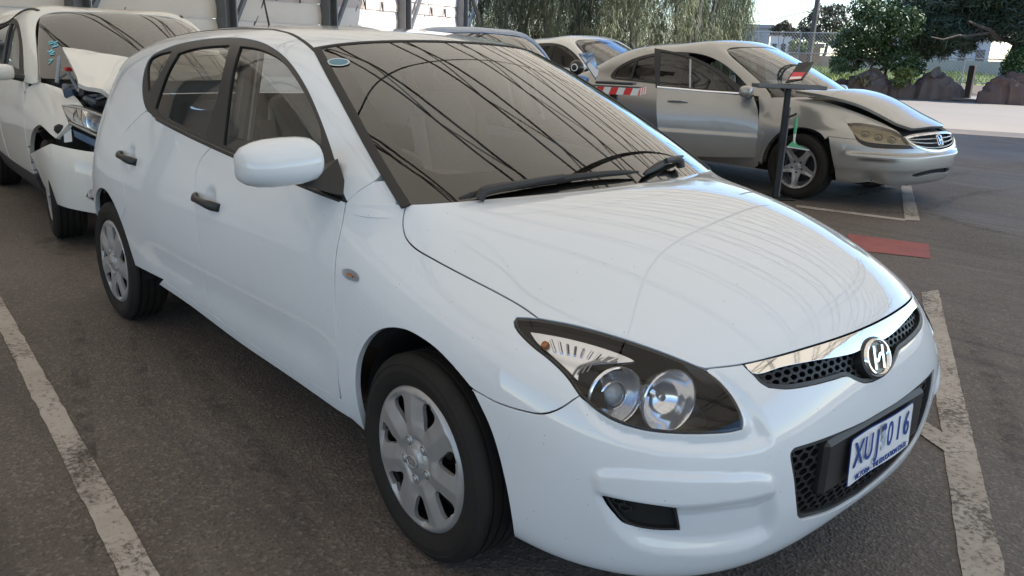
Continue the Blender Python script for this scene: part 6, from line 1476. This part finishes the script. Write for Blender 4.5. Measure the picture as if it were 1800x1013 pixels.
cdn = (CAM-bc)/np.linalg.norm(CAM-bc); cdn = cdn+np.array([-.3, -.3, 0]); cdn /= np.linalg.norm(cdn); MB().lathe([(.026, .046), (.024, .049), (.020, .049), (.018, .046)], 24, (0, 0, 0), cdn).build('lens_ring', mat('label_white'), BC, smooth=True); MB().lathe([(.020, -.09), (.014, -.04)], 12).build('stem', GLOSSB, BC)
kb = MB(); kc = xr(1083, 146, 6.0); kb.box(kc, (.28, .16, .018), Matrix.Rotation(R(30), 3, 'Z'), .004); tag(kb.build('keyboard', mat('dark_keys', (.02, .02, .024), .5), None), 'flat black keyboard lying in the striped tray', 'keyboard')
# ================================================================== yard beyond the shed
LEAF_A = mat('casuarina_green', (.085, .108, .056), .7, noise=(2.2, 1., (.135, .15, .085)))
LEAF_P = mat('casuarina_pale', (.21, .22, .115), .7, noise=(2., 1., (.155, .17, .085)))
LEAF_D = mat('dark_leaf', (.035, .072, .028), .5, noise=(3, 1., (.075, .12, .035)))
LEAF_N = mat('pine_needle', (.032, .055, .036), .6, noise=(3, 1., (.06, .088, .048)))
LEAF_E = mat('gum_leaf', (.055, .065, .045), .6, noise=(3, 1., (.11, .085, .055)))
LEAF_Y = mat('dry_leaf', (.20, .145, .07), .7, noise=(3, 1., (.13, .12, .055)))
LEAF_B = mat('ivy_leaf', (.030, .075, .022), .45, noise=(4, 1., (.055, .11, .03)))
BARK = mat('bark_brown', (.10, .075, .058), .9, noise=(14, 1., (.05, .04, .033)), bump=(30, 1.))
BARKG = mat('bark_grey', (.11, .10, .092), .9, noise=(12, 1., (.10, .085, .075)), bump=(30, 1.))
def leaves(name, C, L, W, D, m, parent, jit=.5):
    """one small bent leaf quad per centre C, along directions D"""
    n = len(C); D = D+RNG.normal(0, jit, (n, 3)); D /= np.linalg.norm(D, axis=1)[:, None]; A = np.cross(D, RNG.normal(0, 1, (n, 3))); A /= np.linalg.norm(A, axis=1)[:, None]
    l = L*RNG.uniform(.6, 1.4, (n, 1)); w = W*RNG.uniform(.7, 1.3, (n, 1))
    V = np.stack([C-A*w/2, C+A*w/2, C+D*l+A*w/2*.4, C+D*l-A*w/2*.4], 1).reshape(-1, 3); me = bpy.data.meshes.new(name)
    me.vertices.add(4*n); me.vertices.foreach_set('co', V.ravel()); me.loops.add(4*n); me.loops.foreach_set('vertex_index', np.arange(4*n)); me.polygons.add(n); me.polygons.foreach_set('loop_start', np.arange(0, 4*n, 4)); me.polygons.foreach_set('loop_total', np.full(n, 4))
    me.update(); me.validate(); me.materials.append(m); return link(bpy.data.objects.new(name, me), parent)
def limb(mb, a, b, r0, r1, wob=.1, n=6):
    t = np.linspace(0, 1, n)[:, None]; P = a+(b-a)*t+RNG.normal(0, wob, (n, 3))*np.sin(t*math.pi); mb.tube(P, np.linspace(r0, r1, n), 7); return P
def blob_pts(n, c, r, shell=.55):
    d = RNG.normal(0, 1, (n, 3)); d /= np.linalg.norm(d, axis=1)[:, None]; return np.array(c)+d*np.array(r)*RNG.uniform(shell, 1, (n, 1))
def tree(name, label, base, clumps, m, nl, L, W, trunk, bark=BARK, droop=(0, 0, -.2), group=None, jit=.6, cat='tree'):
    """clumps: (offset from base, radii); trunk: list of (from, to, r0, r1)"""
    base = np.array(base, float); T_ = thing(name, label, cat, tuple(base), 0, group); mb = MB()
    for a, b, r0, r1 in trunk: limb(mb, np.array(a, float), np.array(b, float), r0, r1)
    for c, r in clumps:
        if len(trunk): limb(mb, np.array(trunk[0][1], float)*.8, np.array(c, float), trunk[0][3]*.6, .012, .12)
    mb.build('trunk', bark, T_, smooth=True)
    vol = np.array([r[0]*r[1]*r[2] for c, r in clumps])**.67; vol = vol/vol.sum()
    C = np.vstack([blob_pts(max(4, int(nl*v)), c, r) for (c, r), v in zip(clumps, vol)])
    leaves('crown', C, L, W, np.tile(np.array(droop, float), (len(C), 1)), m, T_, jit); return T_
# --- casuarina belt: drooping needles to the ground
cas = [(812, 33, .0), (868, 31, 0), (925, 34, 0), (985, 32, .0), (1040, 33, .3), (1100, 31, 1.), (1160, 33, .8), (1215, 35, .4), (1262, 40, .6)]
desc = ['rising behind the dark blue roof', 'just right of the shed end column', 'above the blue reflecting windscreen', 'over the white coupe roof', 'between the white coupe and the silver sedan', 'with pale olive tips behind the silver sedan', 'with pale foliage over the sedan roof', 'thinning out near the patch of sky', 'at the sky end of the belt']
order = [1, 0, 2, 3, 4, 5, 6, 7, 8]
labs = ['dark drooping casuarina right beside the last shed column', 'dark drooping casuarina above the blue car roof', 'grey-green casuarina between the blue car roof and white coupe', 'grey-green casuarina standing directly over the white coupe roof', 'olive casuarina rising above the gap between coupe and silver sedan', 'pale olive casuarina behind the open sedan door', 'pale feathery casuarina directly over the silver sedan roof', 'thinner casuarina behind the sedan windscreen, second from the sky gap', 'last casuarina of the row, edging the patch of sky']
for k, ((px, d, pale), lb) in enumerate(zip(cas, labs)):
    b = at_d(px, 85, d); b[2] = 0; H = 7.5 if k < 8 else 5.; T_ = thing('casuarina_tree', lb, 'tree', tuple(b), 0, 'casuarinas along the yard edge'); mb = MB()
    for q in range(3):
        o = np.array([RNG.normal(0, .5), RNG.normal(0, .5), 0]); limb(mb, o, o+[RNG.normal(0, .3), RNG.normal(0, .3), H], .10, .04, .12, 8)
    for q in range(16):
        z = RNG.uniform(.8, H); a = RNG.uniform(0, 6.28); limb(mb, np.array([0, 0, z]), np.array([1.2*math.cos(a), 1.2*math.sin(a), z+.6]), .03, .01, .1)
    mb.build('trunk', BARKG, T_, smooth=True)
    n = 17000; w = np.array([1.25, 1.25, 1]); nc = 85
    cc = np.stack([RNG.normal(0, .75, nc), RNG.normal(0, .75, nc), RNG.uniform(.5, H, nc)], 1); cid = RNG.integers(0, nc, n)
    C = cc[cid]+RNG.normal(0, 1, (n, 3))*[.22, .22, .42]; pc = RNG.random(nc) < (.28+.6*pale); ip = pc[cid]
    leaves('crown', C[~ip], .30, .016, np.tile([0, 0, -1.], ((~ip).sum(), 1)), LEAF_A, T_, .35)
    if ip.any(): leaves('pale_crown', C[ip], .32, .018, np.tile([0, 0, -1.], (ip.sum(), 1)), LEAF_P, T_, .35)
# --- trees round the far side of the yard
def P_(px, py, d): return at_d(px, py, d)
def clump_px(base, L, d):
    """clumps given by photo position and radius in pixels at distance d"""
    o = []
    for px, py, rx, ry in L:
        dd = d+RNG.uniform(-.8, .8); c = at_d(px, py, dd)-np.array(base); s = dd/FPX; o.append((c, (rx*s, rx*s, ry*s)))
    return o
b = at_d(1540, 150, 36); b[2] = .35
tree('broadleaf_tree', 'dense dark green bushy tree behind the silver sedan bonnet', b, clump_px(b, [(1500, 75, 34, 26), (1535, 50, 40, 30), (1570, 70, 38, 30), (1490, 105, 28, 20), (1580, 105, 34, 20), (1530, 88, 40, 24), (1550, 25, 36, 24), (1520, 15, 26, 20), (1595, 40, 26, 26), (1475, 115, 16, 14), (1605, 118, 20, 14)], 36), LEAF_D, 15000, .11, .06, [((0, 0, 0), (0, .1, 1.4), .09, .06), ((.1, .15, 0), (.3, .5, 1.6), .07, .03), ((-.1, -.1, 0), (-.4, -.4, 1.5), .07, .03)], droop=(0, 0, -.3), jit=.8)
b = at_d(1772, 160, 37); b[2] = .25
pt = tree('pine_tree', 'big dark pine with a thick leaning trunk at the right edge', b, clump_px(b, [(1600, 30, 40, 20), (1650, 50, 44, 22), (1690, 25, 44, 24), (1735, 40, 44, 26), (1640, 75, 30, 15), (1610, 60, 24, 14), (1680, 68, 28, 14), (1780, 20, 40, 26), (1830, 40, 50, 40), (1630, 8, 50, 20), (1720, -10, 70, 30), (1800, -20, 60, 40), (1655, 88, 16, 10), (1700, 82, 14, 10), (1625, 95, 12, 8)], 37), LEAF_N, 42000, .24, .042, [((0, 0, -.2), (.1, .1, 3.6), .34, .22), ((0, 0, 1.6), (.4, 1.6, 3.4), .16, .07), ((0, 0, 1.9), (-1.0, -2.4, 2.6), .12, .04), ((-.5, -1.1, 2.3), (-1.6, -3.9, 2.0), .06, .02)], jit=.9, droop=(0, 0, -.1))
b = at_d(1445, 90, 62); b[2] = 0
tree('gum_tree', 'tall grey-green gum tree behind the wooden power pole', b, clump_px(b, [(1420, 45, 16, 14), (1445, 25, 22, 14), (1470, 18, 20, 10), (1478, 40, 16, 14), (1450, 55, 26, 14), (1430, 62, 20, 12), (1405, 58, 12, 10), (1480, 62, 16, 10)], 62), LEAF_E, 3600, .22, .09, [((0, 0, 0), (.2, .2, 3.), .16, .08)], droop=(0, 0, -.5))
b = at_d(1283, 95, 46); b[2] = 0
tree('yellowing_tree', 'small yellow-brown tree standing alone against the sky', b, clump_px(b, [(1282, 40, 13, 16), (1275, 55, 12, 14), (1292, 58, 12, 14), (1284, 72, 14, 10), (1281, 26, 7, 8)], 46), LEAF_Y, 2200, .13, .05, [((0, 0, 0), (0, 0, 2.4), .06, .03)])
b = at_d(1375, 95, 58); b[2] = 0
tree('round_tree', 'small round brownish tree left of the power pole', b, clump_px(b, [(1378, 45, 10, 7), (1365, 52, 9, 7), (1388, 55, 9, 7)], 58), LEAF_E, 900, .2, .09, [((0, 0, 0), (0, 0, 2.2), .08, .04)])
b = at_d(1240, 95, 44); b[2] = 0
tree('slender_tree', 'slender olive tree between the casuarinas and the yellow tree', b, clump_px(b, [(1232, 30, 14, 24), (1245, 60, 14, 16), (1228, 8, 10, 16)], 44), LEAF_P, 1900, .24, .03, [((0, 0, 0), (0, 0, 3), .06, .03)], droop=(0, 0, -.8))
# shrubs
def shrub(name, label, px, py, d, rx, ry, m, n, L=.10, W=.055):
    b = at_d(px, py, d); s = d/FPX; T_ = thing(name, label, 'shrub', tuple(b)); mb = MB()
    for k in range(5): limb(mb, np.zeros(3), np.array([RNG.normal(0, rx*s*.5), RNG.normal(0, rx*s*.5), ry*s]), .02, .006, .03)
    mb.build('stem', BARK, T_); cl = [((RNG.normal(0, rx*s*.45), RNG.normal(0, rx*s*.45), RNG.uniform(.1, 1.4)*ry*s), (rx*s*.5, rx*s*.5, ry*s*.5)) for k in range(7)]
    C = np.vstack([blob_pts(n//7, c, r, .4) for c, r in cl]); leaves('foliage', C, L, W, np.tile([0, 0, -.2], (len(C), 1)), m, T_, .8)
shrub('ivy_shrub', 'glossy green ivy shrub round the pine trunk foot', 1790, 150, 36.5, 34, 36, LEAF_B, 3600)
shrub('leafy_shrub', 'low yellow-green shrub beside the triangular boulder', 1592, 150, 35.5, 22, 14, mat('bright_leaf', (.11, .15, .03), .5, noise=(4, 1., (.17, .19, .05))), 1400)
shrub('dry_shrub', 'low dry shrub between the boulders behind the sedan bonnet', 1520, 152, 35.2, 16, 10, LEAF_Y, 700)
shrub('far_hedge', 'pale green hedge seen through the fence left of the pole', 1400, 92, 50, 22, 10, mat('bright_leaf'), 1100, .16, .09)
shrub('far_bush', 'rounded light green bush behind the fence beside the dark tree', 1468, 80, 48, 20, 12, mat('bright_leaf'), 1100, .16, .09)
# raised bed, boulders, mulch
ROCK = mat('brown_rock', (.21, .15, .115), .9, noise=(3.5, 1., (.09, .065, .055)), bump=(6, 1.)); ROCKR = mat('red_rock', (.19, .125, .098), .9, noise=(3.5, 1., (.11, .07, .055)), bump=(6, 1.))
SOIL = mat('mulch_soil', (.075, .058, .046), .95, noise=(5, 1., (.13, .10, .08)), bump=(18, 1.)); GRASS = mat('verge_grass_soil', (.10, .15, .03), .9, noise=(6, 1., (.17, .20, .05)))
e0 = [at_z(px, py)[:2] for px, py in ((1420, 162), (1500, 164), (1580, 167), (1680, 168), (1800, 170), (1960, 174))]; V = []
for p in e0:
    d = p-CAM[:2]; d /= np.linalg.norm(d)
    for r, z in ((-.1, .0), (.8, .18), (3., .40), (7., .62), (14., .75), (30, .9)): V.append((*(p+d*r), z+RNG.normal(0, .02)))
k = 6
tag(mesh_obj('garden_bed', V, [(i*k+j, i*k+j+1, (i+1)*k+j+1, (i+1)*k+j) for i in range(len(e0)-1) for j in range(2)], SOIL, smooth=True), kind='structure')
tag(mesh_obj('grass_verge', V, [(i*k+j, i*k+j+1, (i+1)*k+j+1, (i+1)*k+j) for i in range(len(e0)-1) for j in range(2, 5)], GRASS, smooth=True), kind='structure')
gp = np.array([V[i*k+2] for i in range(len(e0))]); gq = np.array([V[i*k+4] for i in range(len(e0))]); n = 9000; s_ = RNG.uniform(0, len(e0)-1.001, n); i = s_.astype(int); f = (s_-i)[:, None]; r_ = RNG.uniform(0, 1, (n, 1)); C = (gp[i]*(1-f)+gp[i+1]*f)*(1-r_)+(gq[i]*(1-f)+gq[i+1]*f)*r_
g_ = leaves('verge_grass', C, .22, .035, np.tile([0, 0, 1.], (n, 1)), mat('grass_blade', (.16, .22, .045), .6, noise=(3, 1., (.22, .24, .08))), None, .35); tag(g_, 'bright green grass along the far side of the yard', 'grass', kind='stuff')
def boulder(label, L, d, m, seed):
    """outline points in the photo (left to right over the top) set at a distance, given depth"""
    rg_ = np.random.default_rng(seed); L = np.array(L, float); s = d/FPX; x0, x1 = L[:, 0].min(), L[:, 0].max(); yb = L[:, 1].max(); c = at_d((x0+x1)/2, yb, d); rx = (x1-x0)/2*s
    dirr = (c-CAM)[:2]; dirr /= np.linalg.norm(dirr); side = np.array([dirr[1], -dirr[0]]); nu, nv = 36, 30
    uu, vv = np.meshgrid(np.linspace(-1, 1, nu), np.linspace(-1, 1, nv), indexing='ij'); u, v = uu.ravel(), vv.ravel()
    top = np.interp((u+1)/2, (L[:, 0]-x0)/(x1-x0), (yb-L[:, 1])*s*.72); z = top*np.clip(1-np.abs(v)**3, 0, 1)**.55
    P3 = np.stack([u*rx, v*rx*.62*np.sqrt(np.clip(1.05-u*u*.7, 0, 1)), z], 1); nz = np.zeros((len(u), 3))
    for o in range(16):
        w = rg_.normal(0, 1, 3)*(2.2+o*.9)/rx; nz += np.outer(np.sin(P3@w+rg_.uniform(0, 6)), rg_.normal(0, 1, 3))*rx*.055/(1+o*.12)
    P3 = P3+nz; P3[:, 2] = np.where(z < .02, -.6, P3[:, 2]); o = np.zeros_like(P3); o[:, :2] = np.outer(P3[:, 0], side)+np.outer(P3[:, 1], dirr); o[:, 2] = P3[:, 2]
    F = [(i*nv+j, i*nv+j+1, (i+1)*nv+j+1, (i+1)*nv+j) for i in range(nu-1) for j in range(nv-1)]
    ob = MB().add(o, F).build('boulder', m, None, smooth=True, angle=R(16)); ob.location = c; tag(ob, label, 'boulder', 'boulders edging the yard'); return ob
boulder('tall triangular brown boulder left of the short timber post', [(1605, 160), (1618, 146), (1632, 128), (1640, 118), (1652, 122), (1662, 136), (1675, 148), (1682, 160)], 36, ROCK, 1)
boulder('rounded red-brown boulder under the ivy at the right edge', [(1736, 162), (1742, 145), (1752, 132), (1772, 126), (1790, 128), (1805, 138), (1815, 160)], 35.5, ROCKR, 2)
boulder('low brown boulder below the dark bushy tree', [(1492, 156), (1500, 138), (1515, 126), (1532, 122), (1545, 130), (1556, 154)], 35.5, ROCK, 3)
boulder('small brown boulder between the dark tree and the triangular boulder', [(1552, 158), (1560, 142), (1575, 134), (1590, 140), (1600, 157)], 35.7, ROCK, 4)
boulder('flat dark boulder partly behind the sedan bonnet', [(1462, 154), (1468, 142), (1478, 136), (1490, 140), (1496, 154)], 36, ROCK, 5)
for k, (px, w_) in enumerate(((1628, 22), (1690, 34))):
    A, B = at_d(px-w_, 160, 35.6), at_d(px+w_, 162, 35.4); A[2] = B[2] = .07
    lg = MB(); lg.tube([A, (A+B)/2+[0, 0, .02], B], [.05, .06, .045], 9); tag(lg.build('timber_log', mat('grey_timber', (.17, .14, .115), .9), None, smooth=True), ['weathered log lying under the triangular boulder', 'long weathered log lying below the short timber post'][k], 'log', 'logs along the garden edge')
p = at_d(1704, 150, 38); po = MB(); po.beam(p+[0, 0, -.5], p+[0, 0, .76], .22, .22, bev=.02); tag(po.build('timber_post', mat('dark_timber', (.05, .042, .036), .9), None), 'short dark timber post standing in the grass', 'post')
# --- chain-link fence on its line, posts, rails, wire
GALV = mat('fence_galvanised', (.36, .37, .37), .5, .5)
FN = thing('chain_link_fence', 'galvanised chain-link fence along the far side of the yard', 'fence')
fa, fb = at_d(1320, 95, 47)[:2], at_d(1830, 95, 43)[:2]; fl_ = np.linalg.norm(fb-fa); fd = (fb-fa)/fl_; fp = lambda s, z: np.array([*(fa+fd*s), z])
zf0, zf1 = .55, 2.6
for s in np.arange(0, fl_, 2.6): MB().tube([fp(s, .2), fp(s, zf1+.05)], .035, 8).build('fence_post', GALV, FN, smooth=True)
for z in (zf0, 1.60, zf1): MB().tube([fp(0, z), fp(fl_, z)], .026, 6).build('fence_rail', GALV, FN, smooth=True)
wr = MB(); st = .16
for s in np.arange(0, fl_-1.9, st):
    for d_ in (0, 1):
        a_ = fp(s+(0 if d_ else 2.05), zf0); b_ = fp(s+(2.05 if d_ else 0), zf1); wr.beam(a_, b_, .010, .010)
tag(wr.build('fence_wire', GALV, FN), kind='stuff')
# --- things beyond the fence
CONC = mat('pale_concrete', (.36, .355, .35), .85, noise=(1.5, 1., (.29, .285, .28)))
w0, w1 = at_d(1330, 95, 60), at_d(1900, 95, 55); wm = MB(); w0[2] = w1[2] = 0
wm.beam(w0+[0, 0, .75], w1+[0, 0, .75], .3, 1.55); tag(wm.build('concrete_wall', CONC, None), 'low grey concrete wall beyond the chain-link fence', 'wall')
def building(name, label, px0, px1, ytop, d, m, depth=8, windows=0, roofm=None, cat='building'):
    a, b_ = at_d(px0, 90, d), at_d(px1, 90, d); z = at_d((px0+px1)/2, ytop, d)[2]; c = (a+b_)/2; u = (b_-a)[:2]; w = np.linalg.norm(u); u /= w; v = np.array([-u[1], u[0]]); v = v if v@(c[:2]-CAM[:2]) > 0 else -v
    T_ = thing(name, label, cat, (c[0], c[1], 0)); Rm = np.array([[u[0], v[0], 0], [u[1], v[1], 0], [0, 0, 1]])
    MB().box(np.array([*(v*depth/2), z/2]), (w, depth, z), Rm).build('wall', m, T_)
    MB().box(np.array([*(v*depth/2), z+.08]), (w+.4, depth+.4, .22), Rm).build('roof', roofm or CONC, T_)
    for k in range(windows):
        x = (k+.5)/windows*w-w/2; q = u*x-v*.03; MB().box(np.array([*q, z*.62]), (w/windows*.5, .06, z*.3), Rm).build('window', mat('far_window', (.05, .06, .08), .15), T_)
    return T_
building('warehouse', 'plain grey warehouse seen between the yellow tree and the pole', 1302, 1350, 48, 62, mat('grey_cladding_far', (.33, .34, .36), .7), 10)
building('white_house', 'small white house beyond the fence left of the pole', 1352, 1400, 62, 78, mat('white_render', (.62, .61, .60), .7), 6, 3, mat('roof_rust', (.22, .15, .12), .8), 'house')
building('brick_shed', 'low orange-brown brick shed behind the fence by the pole', 1392, 1442, 82, 54, mat('orange_brick', (.34, .19, .11), .85, noise=(8, 1., (.26, .15, .10))), 4, 0, mat('roof_rust'), 'shed')
building('pale_depot', 'pale depot building glimpsed under the pine branches', 1560, 1740, 70, 85, mat('pale_depot_wall', (.48, .50, .53), .7), 12, 6)
p0 = at_d(1421, 100, 46); p0[2] = 0; pp = MB(); pp.tube([p0, p0+[0, 0, 9.5]], [.15, .10], 10); PO = thing('power_pole', 'tall timber power pole rising beyond the fence', 'pole', tuple(p0)); MB().tube([(0, 0, 0), (.12, .2, 9.5)], [.15, .10], 10).build('shaft', BARKG, PO, smooth=True); MB().box((.1, .2, 8.6), (.12, 2.2, .12)).build('crossarm', BARK, PO)
for (a_, b_, z) in ((1180, 1421, 6), (1421, 1700, 6)):
    A, B = at_d(a_, 29, 46+(4 if a_ < 1400 else 0)), at_d(b_, 12 if b_ > 1500 else 20, 46); t = np.linspace(0, 1, 14)[:, None]; P = A+(B-A)*t; P[:, 2] -= .5*np.sin(t[:, 0]*math.pi); tag(MB().tube(P, .018, 5).build('power_line', RUBBER, None), ['thin power cable running left from the timber pole', 'thin power cable running right from the timber pole'][0 if a_ < 1400 else 1], 'cable')
sg = at_d(1617, 92, 44.6); s_o = MB(); s_o.box(sg, (.42, .05, .26), None, .01); so = tag(s_o.build("warning_sign", mat("orange_sign", (.65, .22, .03), .5), None), "small orange sign fixed to the chain-link fence", "sign")
